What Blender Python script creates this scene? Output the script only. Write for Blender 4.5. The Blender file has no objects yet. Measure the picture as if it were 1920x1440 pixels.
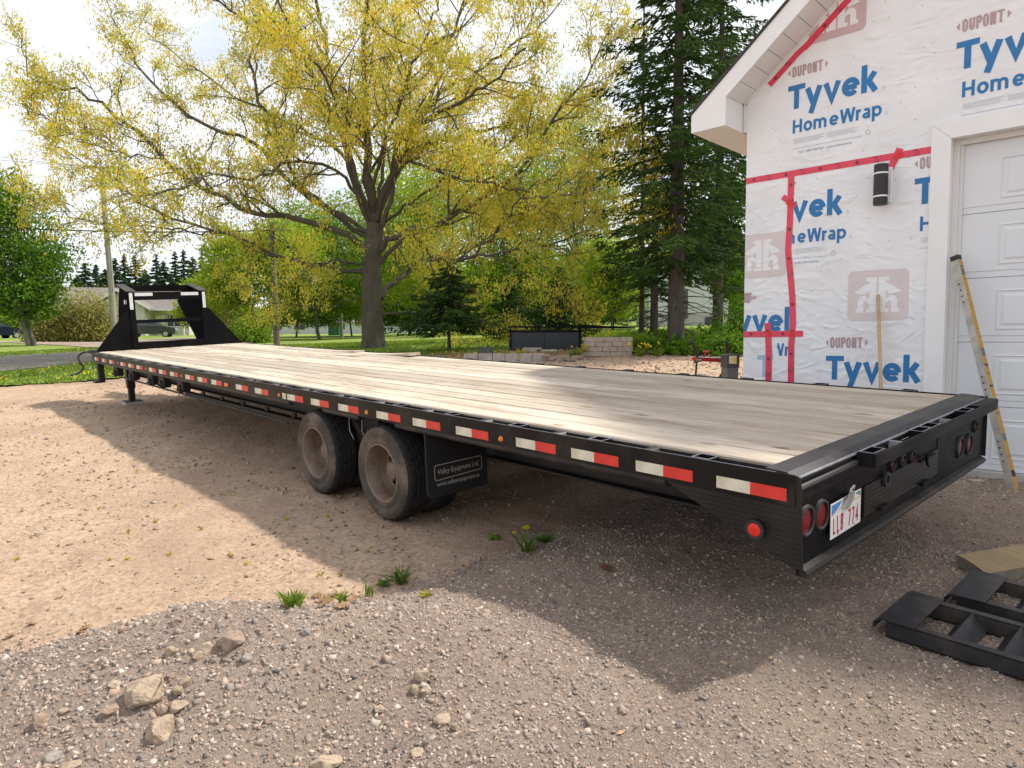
import bpy, bmesh, math, random
import numpy as np
from mathutils import Vector, Matrix

random.seed(7)
RNG = np.random.default_rng(7)
SC = bpy.context.scene
COL = SC.collection

# ------------------------------------------------------------------ camera, sky, sun, exposure
HC = 1.50                      # camera height above world zero
F = 1289.54                    # focal length in photo pixels (1920 wide)
RC = np.array([[0.99998823, 0.0, 0.00485123], [-0.00031806, 0.99784846, 0.06556179], [-0.00484079, -0.06556256, 0.99783672]])
TT = np.array([[0.73889815, -0.67334397, -0.02524717], [0.67126291, 0.73883969, -0.05934661], [0.05861430, 0.02690361, 0.99791811]])
TPOS = np.array([1.09768, 2.59132, -0.52934 + HC])

cam = bpy.data.cameras.new('camera')
cam.sensor_width = 36.0
cam.lens = F / 1920.0 * 36.0
cam.clip_start = 0.05
cam.clip_end = 2000.0
cam_ob = bpy.data.objects.new('camera', cam)
COL.objects.link(cam_ob)
R = RC
cam_ob.matrix_world = Matrix(((R[0][0], R[0][2], -R[0][1], 0), (R[1][0], R[1][2], -R[1][1], 0), (R[2][0], R[2][2], -R[2][1], HC), (0, 0, 0, 1)))
SC.camera = cam_ob

SUN_DIR = Vector(TT @ np.array([0.72, -0.27, 1.0])).normalized()   # towards the sun
SUN_EL = math.asin(SUN_DIR.z)
SUN_AZ = math.atan2(SUN_DIR.x, SUN_DIR.y)

world = bpy.data.worlds.new('World')
SC.world = world
world.use_nodes = True
wn, wl = world.node_tree.nodes, world.node_tree.links
wn.clear()
w_out = wn.new('ShaderNodeOutputWorld')
w_sky = wn.new('ShaderNodeTexSky')
w_sky.sky_type = 'NISHITA'
w_sky.sun_disc = False
w_sky.sun_elevation = SUN_EL
w_sky.sun_rotation = SUN_AZ
w_sky.air_density = 1.0
w_sky.dust_density = 1.0
w_bg = wn.new('ShaderNodeBackground')
w_bg.inputs['Strength'].default_value = 0.15
w_cl = wn.new('ShaderNodeBackground')
w_cl.inputs['Strength'].default_value = 1.25
w_tc = wn.new('ShaderNodeTexCoord')
w_map = wn.new('ShaderNodeMapping')
w_map.inputs['Scale'].default_value = (1.6, 1.6, 3.6)
w_map.inputs['Location'].default_value = (0.35, 0.1, 0.2)
w_n = wn.new('ShaderNodeTexNoise')
w_n.inputs['Scale'].default_value = 1.9
w_n.inputs['Detail'].default_value = 7.0
w_n.inputs['Roughness'].default_value = 0.55
w_r = wn.new('ShaderNodeValToRGB')
w_r.color_ramp.elements[0].position = 0.32
w_r.color_ramp.elements[0].color = (0.35, 0.35, 0.35, 1)
w_r.color_ramp.elements[1].position = 0.54
w_r.color_ramp.elements[1].color = (1, 1, 1, 1)
w_r2 = wn.new('ShaderNodeValToRGB')                 # cloud body: bright tops, pale grey bellies
w_r2.color_ramp.elements[0].position = 0.43
w_r2.color_ramp.elements[0].color = (1.02, 1.02, 1.03, 1)
w_r2.color_ramp.elements[1].position = 0.66
w_r2.color_ramp.elements[1].color = (0.56, 0.61, 0.69, 1)
w_mix = wn.new('ShaderNodeMixShader')
wl.new(w_tc.outputs['Generated'], w_map.inputs['Vector'])
wl.new(w_map.outputs['Vector'], w_n.inputs['Vector'])
wl.new(w_n.outputs['Fac'], w_r.inputs['Fac'])
wl.new(w_n.outputs['Fac'], w_r2.inputs['Fac'])
wl.new(w_r2.outputs['Color'], w_cl.inputs['Color'])
wl.new(w_sky.outputs['Color'], w_bg.inputs['Color'])
wl.new(w_r.outputs['Color'], w_mix.inputs['Fac'])
wl.new(w_bg.outputs['Background'], w_mix.inputs[1])
wl.new(w_cl.outputs['Background'], w_mix.inputs[2])
wl.new(w_mix.outputs['Shader'], w_out.inputs['Surface'])

sun = bpy.data.lights.new('sun', 'SUN')
sun.energy = 4.8
sun.angle = math.radians(3.2)
sun.color = (1.0, 0.94, 0.85)
sun_ob = bpy.data.objects.new('sun', sun)
sun_ob.rotation_euler = SUN_DIR.to_track_quat('Z', 'Y').to_euler()
sun_ob.location = (20, 5, 30)
COL.objects.link(sun_ob)

SC.view_settings.view_transform = 'Standard'
SC.view_settings.look = 'None'
SC.view_settings.exposure = 0.16
SC.view_settings.gamma = 1.0
SC.render.engine = 'CYCLES'
SC.cycles.use_denoising = True
SC.cycles.max_bounces = 6
SC.cycles.diffuse_bounces = 3
SC.cycles.transmission_bounces = 4
SC.cycles.transparent_max_bounces = 6

# ------------------------------------------------------------------ helpers: tags, pixels, ground heights
def tag(o, label=None, cat=None, group=None, kind=None):
    if label: o['label'] = label
    if cat: o['category'] = cat
    if group: o['group'] = group
    if kind: o['kind'] = kind
    return o

def link(name, me, parent=None, loc=None):
    o = bpy.data.objects.new(name, me)
    COL.objects.link(o)
    if parent is not None: o.parent = parent
    if loc is not None: o.location = loc
    return o

def empty(name, loc=(0, 0, 0), rz=0.0, matrix=None, label=None, cat=None, group=None):
    o = bpy.data.objects.new(name, None)
    o.empty_display_size = 0.2
    COL.objects.link(o)
    if matrix is not None: o.matrix_world = matrix
    else:
        o.location = loc
        o.rotation_euler = (0, 0, rz)
    return tag(o, label, cat, group)

PN = TT[:, 2]
PP = TPOS - 0.9 * PN
def ground_z(x, y):
    """height of the bare ground: the yard falls gently away from the garage and rises with distance"""
    x = np.asarray(x, float); y = np.asarray(y, float)
    xe = np.clip(x, -14, 14)
    k = 0.47 + 0.0085 * np.clip(x, -12, 6)
    ye = np.where(y < 24, y, 24 + (np.minimum(y, 84) - 24) * k + (np.maximum(y, 84) - 84) * 0.02)
    return PP[2] - (PN[0] * (xe - PP[0]) + PN[1] * (ye - PP[1])) / PN[2]
def gz(x, y): return float(ground_z(x, y))

def px(x, y, Y):
    """photo pixel at depth Y -> world point"""
    r = RC @ np.array([(x - 960) / F, 1.0, -(y - 720) / F])
    p = r * (Y / r[1])
    return np.array([p[0], p[1], p[2] + HC])
def gp(x, Y):
    """ground point below photo column x at depth Y"""
    p = px(x, 640, Y)
    return np.array([p[0], p[1], gz(p[0], p[1])])
def pg(x, y):
    """ground point seen at photo pixel"""
    Y = 1.0
    for _ in range(4000):
        p = px(x, y, Y)
        if p[2] <= gz(p[0], p[1]): return np.array([p[0], p[1], gz(p[0], p[1])])
        Y *= 1.003
    return p

# ------------------------------------------------------------------ value noise (numpy)
_H = np.random.default_rng(3).random((256, 256))
def vnoise(x, y):
    xi = np.floor(x).astype(int); yi = np.floor(y).astype(int)
    fx = x - xi; fy = y - yi
    fx = fx * fx * (3 - 2 * fx); fy = fy * fy * (3 - 2 * fy)
    a = _H[xi & 255, yi & 255]; b = _H[(xi + 1) & 255, yi & 255]
    c = _H[xi & 255, (yi + 1) & 255]; d = _H[(xi + 1) & 255, (yi + 1) & 255]
    return (a * (1 - fx) + b * fx) * (1 - fy) + (c * (1 - fx) + d * fx) * fy - 0.5
def fbm(x, y, o=4, g=0.5):
    s = 0; a = 1
    for i in range(o):
        s = s + a * vnoise(x * 2 ** i + 17.3 * i, y * 2 ** i + 5.1 * i); a *= g
    return s
def smooth(a, b, x):
    t = np.clip((x - a) / (b - a), 0, 1)
    return t * t * (3 - 2 * t)

# ------------------------------------------------------------------ materials
def new_mat(name):
    m = bpy.data.materials.new(name)
    m.use_nodes = True
    return m, m.node_tree.nodes, m.node_tree.links, m.node_tree.nodes['Principled BSDF']

def ramp(nodes, stops):
    r = nodes.new('ShaderNodeValToRGB')
    e = r.color_ramp.elements
    while len(e) < len(stops): e.new(0.5)
    for el, (p, c) in zip(e, stops):
        el.position = p
        el.color = (*c, 1.0)
    return r

def noise_node(nodes, links, vec, scale, detail=6, rough=0.6, stretch=None):
    n = nodes.new('ShaderNodeTexNoise')
    n.inputs['Scale'].default_value = scale
    n.inputs['Detail'].default_value = detail
    n.inputs['Roughness'].default_value = rough
    if stretch:
        mp = nodes.new('ShaderNodeMapping')
        mp.inputs['Scale'].default_value = stretch
        links.new(vec, mp.inputs['Vector']); links.new(mp.outputs['Vector'], n.inputs['Vector'])
    else: links.new(vec, n.inputs['Vector'])
    return n

def mixc(nodes, links, fac, a, b, mode='MIX'):
    m = nodes.new('ShaderNodeMix')
    m.data_type = 'RGBA'
    m.blend_type = mode
    for sock, v in ((m.inputs[0], fac), (m.inputs[6], a), (m.inputs[7], b)):
        if hasattr(v, 'is_linked') or isinstance(v, bpy.types.NodeSocket): links.new(v, sock)
        elif isinstance(v, (tuple, list)): sock.default_value = (*v, 1.0)[:4]
        else: sock.default_value = v
    return m.outputs[2]

def bump(nodes, links, bs, h, strength=0.3, dist=0.01, prev=None):
    b = nodes.new('ShaderNodeBump')
    b.inputs['Strength'].default_value = strength
    b.inputs['Distance'].default_value = dist
    links.new(h, b.inputs['Height'])
    if prev is not None: links.new(prev, b.inputs['Normal'])
    links.new(b.outputs['Normal'], bs.inputs['Normal'])
    return b.outputs['Normal']

def paint(name, col, rough=0.5, var=0.25, scale=6.0, metal=0.0, dirt=None, dirt_amt=0.5, bmp=0.05, spec=0.5):
    """plain coating with uneven tone, optional dirt patches"""
    m, n, l, b = new_mat(name)
    tc = n.new('ShaderNodeTexCoord')
    nz = noise_node(n, l, tc.outputs['Object'], scale, 6, 0.65)
    lo = tuple(c * (1 - var) for c in col); hi = tuple(min(1, c * (1 + var)) for c in col)
    r = ramp(n, [(0.3, lo), (0.7, hi)])
    l.new(nz.outputs['Fac'], r.inputs['Fac'])
    out = r.outputs['Color']
    if dirt:
        nd = noise_node(n, l, tc.outputs['Object'], scale * 0.7, 8, 0.7)
        rd = ramp(n, [(0.48, (0, 0, 0)), (0.68, (dirt_amt,) * 3)])
        l.new(nd.outputs['Fac'], rd.inputs['Fac'])
        out = mixc(n, l, rd.outputs['Color'], out, dirt)
    l.new(out, b.inputs['Base Color'])
    rr = n.new('ShaderNodeMapRange')
    rr.inputs['To Min'].default_value = max(0.05, rough - 0.12); rr.inputs['To Max'].default_value = min(1, rough + 0.12)
    l.new(nz.outputs['Fac'], rr.inputs['Value']); l.new(rr.outputs['Result'], b.inputs['Roughness'])
    b.inputs['Metallic'].default_value = metal
    b.inputs['Specular IOR Level'].default_value = spec
    if bmp:
        n2 = noise_node(n, l, tc.outputs['Object'], scale * 12, 3)
        bump(n, l, b, n2.outputs['Fac'], bmp, 0.004)
    return m

M = {}
M['black'] = paint('black_enamel', (0.009, 0.009, 0.010), 0.42, 0.3, 3.0, dirt=(0.055, 0.046, 0.038), dirt_amt=0.45, bmp=0.04, spec=0.07)
M['neck'] = paint('neck_black_enamel', (0.010, 0.010, 0.011), 0.6, 0.3, 3.0, dirt=(0.03, 0.026, 0.022), dirt_amt=0.3, bmp=0.04, spec=0.0)
M['rail'] = paint('black_rail_enamel', (0.011, 0.0105, 0.0105), 0.42, 0.3, 2.0, dirt=(0.075, 0.062, 0.05), dirt_amt=0.5, bmp=0.03, spec=0.15)
M['under'] = paint('underside_black', (0.012, 0.012, 0.013), 0.6, 0.3, 3.0, dirt=(0.05, 0.04, 0.03), dirt_amt=0.4)
M['worn'] = paint('worn_black_steel', (0.026, 0.026, 0.029), 0.48, 0.4, 5.0, dirt=(0.12, 0.09, 0.07), dirt_amt=0.6, spec=0.35)
M['edge'] = paint('bare_steel_edge', (0.30, 0.30, 0.33), 0.45, 0.3, 9.0, metal=0.3)
M['rusty'] = paint('scuffed_bumper', (0.018, 0.017, 0.017), 0.5, 0.4, 4.0, dirt=(0.11, 0.075, 0.05), dirt_amt=0.55, spec=0.3)
M['rubber'] = paint('tyre_rubber', (0.066, 0.056, 0.048), 0.85, 0.25, 3.0, dirt=(0.22, 0.17, 0.13), dirt_amt=0.75, bmp=0.25, spec=0.3)
M['tread'] = paint('tyre_tread', (0.018, 0.018, 0.019), 0.9, 0.3, 9.0, dirt=(0.06, 0.05, 0.04), dirt_amt=0.4, bmp=0.5, spec=0.3)
M['rim'] = paint('rusty_rim', (0.19, 0.148, 0.115), 0.5, 0.35, 7.0, metal=0.2, dirt=(0.12, 0.055, 0.028), dirt_amt=0.9, bmp=0.15)
M['flap'] = paint('mudflap_rubber', (0.010, 0.010, 0.011), 0.65, 0.2, 3.0, bmp=0.05)
M['print_silver'] = paint('flap_print', (0.42, 0.40, 0.36), 0.6, 0.1, 10, bmp=0)
M['refl_white'] = paint('reflector_white', (0.64, 0.62, 0.50), 0.4, 0.16, 9.0, dirt=(0.36, 0.30, 0.19), dirt_amt=0.65, bmp=0.02)
M['refl_red'] = paint('reflector_red', (0.62, 0.035, 0.025), 0.38, 0.12, 14.0, bmp=0.02)
M['refl_grey'] = paint('reflector_grey', (0.62, 0.64, 0.66), 0.4, 0.08, 10.0, bmp=0.02)
M['amber'] = paint('amber_lens', (0.70, 0.20, 0.02), 0.3, 0.2, 20, bmp=0)
M['lens_red'] = paint('red_lens', (0.17, 0.008, 0.014), 0.25, 0.25, 40, bmp=0.2)
M['lens_bright'] = paint('bright_red_reflector', (0.72, 0.02, 0.015), 0.25, 0.2, 40, bmp=0.2)
M['grommet'] = paint('rubber_grommet', (0.02, 0.02, 0.021), 0.55, 0.2, 8)
M['plate'] = paint('plate_white', (0.78, 0.78, 0.78), 0.4, 0.04, 6, bmp=0.03)
M['plate_red'] = paint('plate_red', (0.50, 0.02, 0.03), 0.45, 0.1, 6, bmp=0)
M['plate_blue'] = paint('plate_blue', (0.06, 0.24, 0.60), 0.45, 0.3, 30, bmp=0)
M['plate_gold'] = paint('plate_gold', (0.70, 0.50, 0.12), 0.45, 0.1, 6, bmp=0)
M['plate_green'] = paint('plate_green', (0.10, 0.33, 0.28), 0.45, 0.2, 30, bmp=0)
M['alu'] = paint('cast_aluminium', (0.48, 0.48, 0.46), 0.55, 0.2, 14, metal=0.3, dirt=(0.3, 0.28, 0.24), dirt_amt=0.5)
M['white_vinyl'] = paint('white_vinyl', (0.80, 0.80, 0.80), 0.45, 0.03, 3, bmp=0.02)
M['door'] = paint('door_white', (0.70, 0.72, 0.745), 0.45, 0.03, 2, bmp=0.08)
M['soffit'] = paint('soffit_white', (0.74, 0.74, 0.73), 0.5, 0.03, 3)
M['eave'] = paint('eave_underside', (0.78, 0.75, 0.72), 0.55, 0.04, 3)
M['strip'] = paint('weather_strip', (0.68, 0.68, 0.66), 0.6, 0.05, 3)
M['concrete'] = paint('concrete', (0.42, 0.40, 0.37), 0.85, 0.2, 8, bmp=0.4)
M['shingle'] = paint('shingle_dark', (0.05, 0.048, 0.045), 0.9, 0.3, 20, bmp=0.5)
M['lamp_black'] = paint('lamp_black', (0.014, 0.015, 0.018), 0.45, 0.15, 6)
M['lamp_band'] = paint('lamp_band', (0.80, 0.80, 0.74), 0.4, 0.03, 6)
M['blue_print'] = paint('blue_print', (0.02, 0.17, 0.42), 0.55, 0.08, 6, bmp=0.02)
M['blue_faint'] = paint('blue_print_faint', (0.36, 0.52, 0.66), 0.55, 0.08, 6, bmp=0.02)
M['pink_print'] = paint('pink_print', (0.66, 0.585, 0.585), 0.55, 0.05, 3, bmp=0.02)
M['pink_deep'] = paint('pink_print_deep', (0.56, 0.40, 0.41), 0.55, 0.07, 3, bmp=0.02)
M['dup_print'] = paint('rose_lettering', (0.44, 0.30, 0.31), 0.55, 0.08, 6, bmp=0.02)
M['fine_print'] = paint('fine_print', (0.47, 0.53, 0.60), 0.55, 0.08, 6, bmp=0)
M['fine_dark'] = paint('fine_print_dark', (0.17, 0.28, 0.38), 0.55, 0.08, 6, bmp=0)
M['tape'] = paint('red_sheathing_tape', (0.70, 0.05, 0.10), 0.35, 0.10, 12, bmp=0.1)
M['tape2'] = paint('red_tape_doubled', (0.66, 0.012, 0.018), 0.35, 0.08, 12, bmp=0.1)
M['ink'] = paint('black_ink', (0.02, 0.012, 0.014), 0.5, 0.1, 6, bmp=0)
M['wood_raw'] = None
M['asphalt'] = paint('asphalt', (0.135, 0.122, 0.116), 0.9, 0.22, 1.2, bmp=0.3, dirt=(0.20, 0.17, 0.15), dirt_amt=0.5)
M['bark'] = None

def bark(name, a, b, scale=7.0, bstr=0.9):
    m, n, l, bs = new_mat(name)
    tc = n.new('ShaderNodeTexCoord')
    nz = noise_node(n, l, tc.outputs['Object'], scale, 8, 0.7, (1, 1, 0.22))
    n2 = noise_node(n, l, tc.outputs['Object'], scale * 0.35, 4, 0.6)
    r = ramp(n, [(0.32, a), (0.68, b)])
    l.new(nz.outputs['Fac'], r.inputs['Fac'])
    out = mixc(n, l, n2.outputs['Fac'], r.outputs['Color'], tuple(c * 1.5 for c in b))
    l.new(out, bs.inputs['Base Color'])
    bs.inputs['Roughness'].default_value = 0.95
    bs.inputs['Specular IOR Level'].default_value = 0.2
    bump(n, l, bs, nz.outputs['Fac'], bstr, 0.05)
    return m
M['bark'] = bark('oak_bark', (0.032, 0.028, 0.023), (0.105, 0.093, 0.078))
M['bark_dark'] = bark('spruce_bark', (0.030, 0.026, 0.022), (0.085, 0.075, 0.065))
M['bark_grey'] = bark('grey_bark', (0.055, 0.052, 0.045), (0.16, 0.15, 0.13))
M['pole'] = bark('pole_wood', (0.12, 0.12, 0.095), (0.24, 0.235, 0.19), 5, 0.3)
M['pole_brown'] = bark('pole_wood_brown', (0.085, 0.07, 0.055), (0.17, 0.145, 0.12), 5, 0.3)

def leaf(name, cols, trans=0.45, rough=0.6):
    """thin foliage: tone differs from leaf to leaf, light passes through"""
    m, n, l, bs = new_mat(name)
    n.remove(bs)
    out = n['Material Output']
    geo = n.new('ShaderNodeNewGeometry')
    r = ramp(n, [(i / max(1, len(cols) - 1), c) for i, c in enumerate(cols)])
    l.new(geo.outputs['Random Per Island'], r.inputs['Fac'])
    nz = n.new('ShaderNodeTexNoise'); nz.inputs['Scale'].default_value = 0.55; nz.inputs['Detail'].default_value = 3
    l.new(geo.outputs['Position'], nz.inputs['Vector'])
    rv = ramp(n, [(0.35, (0.74, 0.77, 0.7)), (0.65, (1.22, 1.18, 1.1))])
    l.new(nz.outputs['Fac'], rv.inputs['Fac'])
    c = mixc(n, l, 1.0, r.outputs['Color'], rv.outputs['Color'], 'MULTIPLY')
    d = n.new('ShaderNodeBsdfDiffuse'); t = n.new('ShaderNodeBsdfTranslucent')
    l.new(c, d.inputs['Color']); l.new(c, t.inputs['Color'])
    mx = n.new('ShaderNodeMixShader'); mx.inputs[0].default_value = trans
    l.new(d.outputs[0], mx.inputs[1]); l.new(t.outputs[0], mx.inputs[2])
    l.new(mx.outputs[0], out.inputs['Surface'])
    return m
M['oak_leaf'] = leaf('oak_catkins', [(0.77, 0.565, 0.095), (0.83, 0.65, 0.13), (0.69, 0.585, 0.09), (0.60, 0.565, 0.085), (0.77, 0.54, 0.10)], 0.5)
M['oak_green'] = leaf('oak_young_leaves', [(0.46, 0.48, 0.07), (0.56, 0.55, 0.085), (0.38, 0.43, 0.055), (0.64, 0.56, 0.095)], 0.5)
M['maple_leaf'] = leaf('bright_green_leaves', [(0.10, 0.20, 0.022), (0.14, 0.27, 0.03), (0.075, 0.155, 0.02), (0.18, 0.30, 0.045)], 0.45)
M['lime_leaf'] = leaf('lime_leaves', [(0.30, 0.42, 0.04), (0.38, 0.48, 0.055), (0.22, 0.33, 0.03), (0.44, 0.48, 0.08)], 0.5)
M['pale_leaf'] = leaf('pale_young_leaves', [(0.30, 0.38, 0.12), (0.37, 0.43, 0.16), (0.24, 0.32, 0.09)], 0.5)
M['mid_leaf'] = leaf('mid_green_leaves', [(0.17, 0.28, 0.03), (0.24, 0.36, 0.04), (0.12, 0.21, 0.025), (0.30, 0.40, 0.06)], 0.45)
M['hedge_leaf'] = leaf('hedge_leaves', [(0.30, 0.30, 0.07), (0.38, 0.36, 0.11), (0.22, 0.24, 0.05), (0.46, 0.42, 0.17), (0.16, 0.17, 0.05)], 0.35)
M['needle'] = leaf('spruce_needles', [(0.042, 0.082, 0.024), (0.06, 0.11, 0.03), (0.03, 0.06, 0.02), (0.085, 0.135, 0.036)], 0.2)
M['needle_far'] = leaf('far_spruce_needles', [(0.05, 0.085, 0.045), (0.065, 0.105, 0.055), (0.04, 0.07, 0.042)], 0.15)
M['grass'] = leaf('grass_blades', [(0.16, 0.26, 0.035), (0.22, 0.32, 0.05), (0.12, 0.21, 0.03), (0.30, 0.34, 0.08)], 0.4)
M['weed'] = leaf('weed_leaves', [(0.14, 0.24, 0.05), (0.20, 0.30, 0.07), (0.10, 0.18, 0.04)], 0.35)
M['sprout'] = leaf('sprout_leaves', [(0.40, 0.36, 0.07), (0.46, 0.38, 0.08), (0.34, 0.34, 0.07)], 0.35)
M['dandelion'] = leaf('dandelion_yellow', [(0.78, 0.62, 0.03), (0.82, 0.70, 0.05)], 0.2)
M['dry_leaf'] = leaf('dry_leaves', [(0.36, 0.23, 0.13), (0.48, 0.33, 0.20), (0.22, 0.13, 0.08), (0.55, 0.42, 0.28)], 0.15)
M['red_leaf'] = leaf('reddish_leaves', [(0.16, 0.07, 0.045), (0.21, 0.10, 0.06)], 0.2)

def stone_mat(name, stops, rough=0.9, bstr=0.5, rand=True):
    m, n, l, bs = new_mat(name)
    geo = n.new('ShaderNodeNewGeometry')
    r = ramp(n, stops)
    nz = noise_node(n, l, geo.outputs['Position'], 45, 5, 0.7)
    if rand:
        l.new(geo.outputs['Random Per Island'], r.inputs['Fac'])
        rv = ramp(n, [(0.3, (0.78, 0.77, 0.76)), (0.7, (1.15, 1.13, 1.1))])
    else:
        n2 = noise_node(n, l, geo.outputs['Position'], 14, 6, 0.75)
        l.new(n2.outputs['Fac'], r.inputs['Fac'])
        rv = ramp(n, [(0.32, (0.60, 0.57, 0.55)), (0.5, (0.95, 0.93, 0.91)), (0.7, (1.12, 1.1, 1.06))])
    l.new(nz.outputs['Fac'], rv.inputs['Fac'])
    l.new(mixc(n, l, 1.0, r.outputs['Color'], rv.outputs['Color'], 'MULTIPLY'), bs.inputs['Base Color'])
    bs.inputs['Roughness'].default_value = rough
    bs.inputs['Specular IOR Level'].default_value = 0.25
    bump(n, l, bs, nz.outputs['Fac'], bstr, 0.01)
    return m
M['pebble'] = stone_mat('crushed_stone', [(0.0, (0.31, 0.24, 0.197)), (0.18, (0.44, 0.352, 0.29)), (0.34, (0.20, 0.177, 0.165)), (0.50, (0.50, 0.405, 0.335)), (0.62, (0.26, 0.225, 0.205)), (0.76, (0.40, 0.275, 0.215)), (0.88, (0.60, 0.52, 0.44)), (1.0, (0.09, 0.088, 0.09))])
M['chip'] = stone_mat('dirt_chips', [(0.0, (0.36, 0.27, 0.19)), (0.3, (0.44, 0.34, 0.25)), (0.55, (0.26, 0.19, 0.14)), (0.8, (0.50, 0.41, 0.32)), (0.95, (0.30, 0.22, 0.17)), (1.0, (0.58, 0.51, 0.43))])
M['rock'] = stone_mat('sandstone', [(0.25, (0.30, 0.23, 0.17)), (0.5, (0.40, 0.315, 0.235)), (0.75, (0.48, 0.395, 0.30))], 0.9, 0.9, False)
M['rock_brown'] = stone_mat('brown_stone', [(0.0, (0.31, 0.235, 0.185)), (1.0, (0.34, 0.255, 0.20))], 0.9, 0.9, False)
M['rock_grey'] = stone_mat('grey_stone', [(0.0, (0.30, 0.275, 0.25)), (1.0, (0.33, 0.30, 0.27))], 0.9, 0.9, False)

def ground_mat(name, stops, scale, fine, bstr, patch=None, bdist=0.02):
    m, n, l, bs = new_mat(name)
    geo = n.new('ShaderNodeNewGeometry')
    P = geo.outputs['Position']
    a = noise_node(n, l, P, scale, 9, 0.72)
    f = noise_node(n, l, P, fine, 6, 0.75)
    mm = n.new('ShaderNodeMath'); mm.operation = 'MULTIPLY_ADD'
    l.new(f.outputs['Fac'], mm.inputs[0]); mm.inputs[1].default_value = 0.55
    ma = n.new('ShaderNodeMath'); ma.operation = 'MULTIPLY'; l.new(a.outputs['Fac'], ma.inputs[0]); ma.inputs[1].default_value = 0.45
    l.new(ma.outputs[0], mm.inputs[2])
    r = ramp(n, stops)
    l.new(mm.outputs[0], r.inputs['Fac'])
    out = r.outputs['Color']
    v = n.new('ShaderNodeTexVoronoi'); v.inputs['Scale'].default_value = fine * 1.1
    l.new(P, v.inputs['Vector'])
    vs = n.new('ShaderNodeSeparateColor'); l.new(v.outputs['Color'], vs.inputs[0])
    rv = ramp(n, [(0.0, (0.72, 0.70, 0.68)), (0.5, (1.0, 1.0, 1.0)), (1.0, (1.22, 1.18, 1.14))])
    l.new(vs.outputs[0], rv.inputs['Fac'])
    out = mixc(n, l, 0.8, out, rv.outputs['Color'], 'MULTIPLY')
    if patch:
        p = noise_node(n, l, P, patch[1], 4, 0.6)
        rp = ramp(n, [(0.5, (0, 0, 0)), (0.66, (patch[2],) * 3)])
        l.new(p.outputs['Fac'], rp.inputs['Fac'])
        out = mixc(n, l, rp.outputs['Color'], out, patch[0])
    l.new(out, bs.inputs['Base Color'])
    bs.inputs['Roughness'].default_value = 0.95
    bs.inputs['Specular IOR Level'].default_value = 0.15
    n1 = bump(n, l, bs, v.outputs['Distance'], bstr * 0.6, bdist * 0.5)
    bump(n, l, bs, f.outputs['Fac'], bstr, bdist, n1)
    return m
M['dirt'] = ground_mat('bare_dirt', [(0.30, (0.275, 0.185, 0.128)), (0.46, (0.395, 0.284, 0.202)), (0.56, (0.45, 0.332, 0.242)), (0.72, (0.53, 0.415, 0.315))], 1.3, 38.0, 0.7, ((0.33, 0.225, 0.16), 0.55, 0.75))
M['gravel'] = ground_mat('grey_gravel', [(0.30, (0.175, 0.128, 0.103)), (0.46, (0.33, 0.254, 0.208)), (0.56, (0.40, 0.312, 0.257)), (0.72, (0.51, 0.413, 0.345))], 1.1, 75.0, 1.0, ((0.36, 0.285, 0.215), 1.3, 0.6))
M['lawn'] = ground_mat('lawn_soil', [(0.3, (0.13, 0.20, 0.035)), (0.5, (0.19, 0.27, 0.05)), (0.7, (0.29, 0.32, 0.09))], 0.8, 14.0, 0.6, ((0.24, 0.19, 0.10), 0.35, 0.35), 0.05)
M['grav_path'] = ground_mat('pinkish_gravel_road', [(0.3, (0.25, 0.19, 0.165)), (0.55, (0.34, 0.265, 0.225)), (0.75, (0.42, 0.34, 0.29))], 0.6, 16.0, 0.4)

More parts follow.
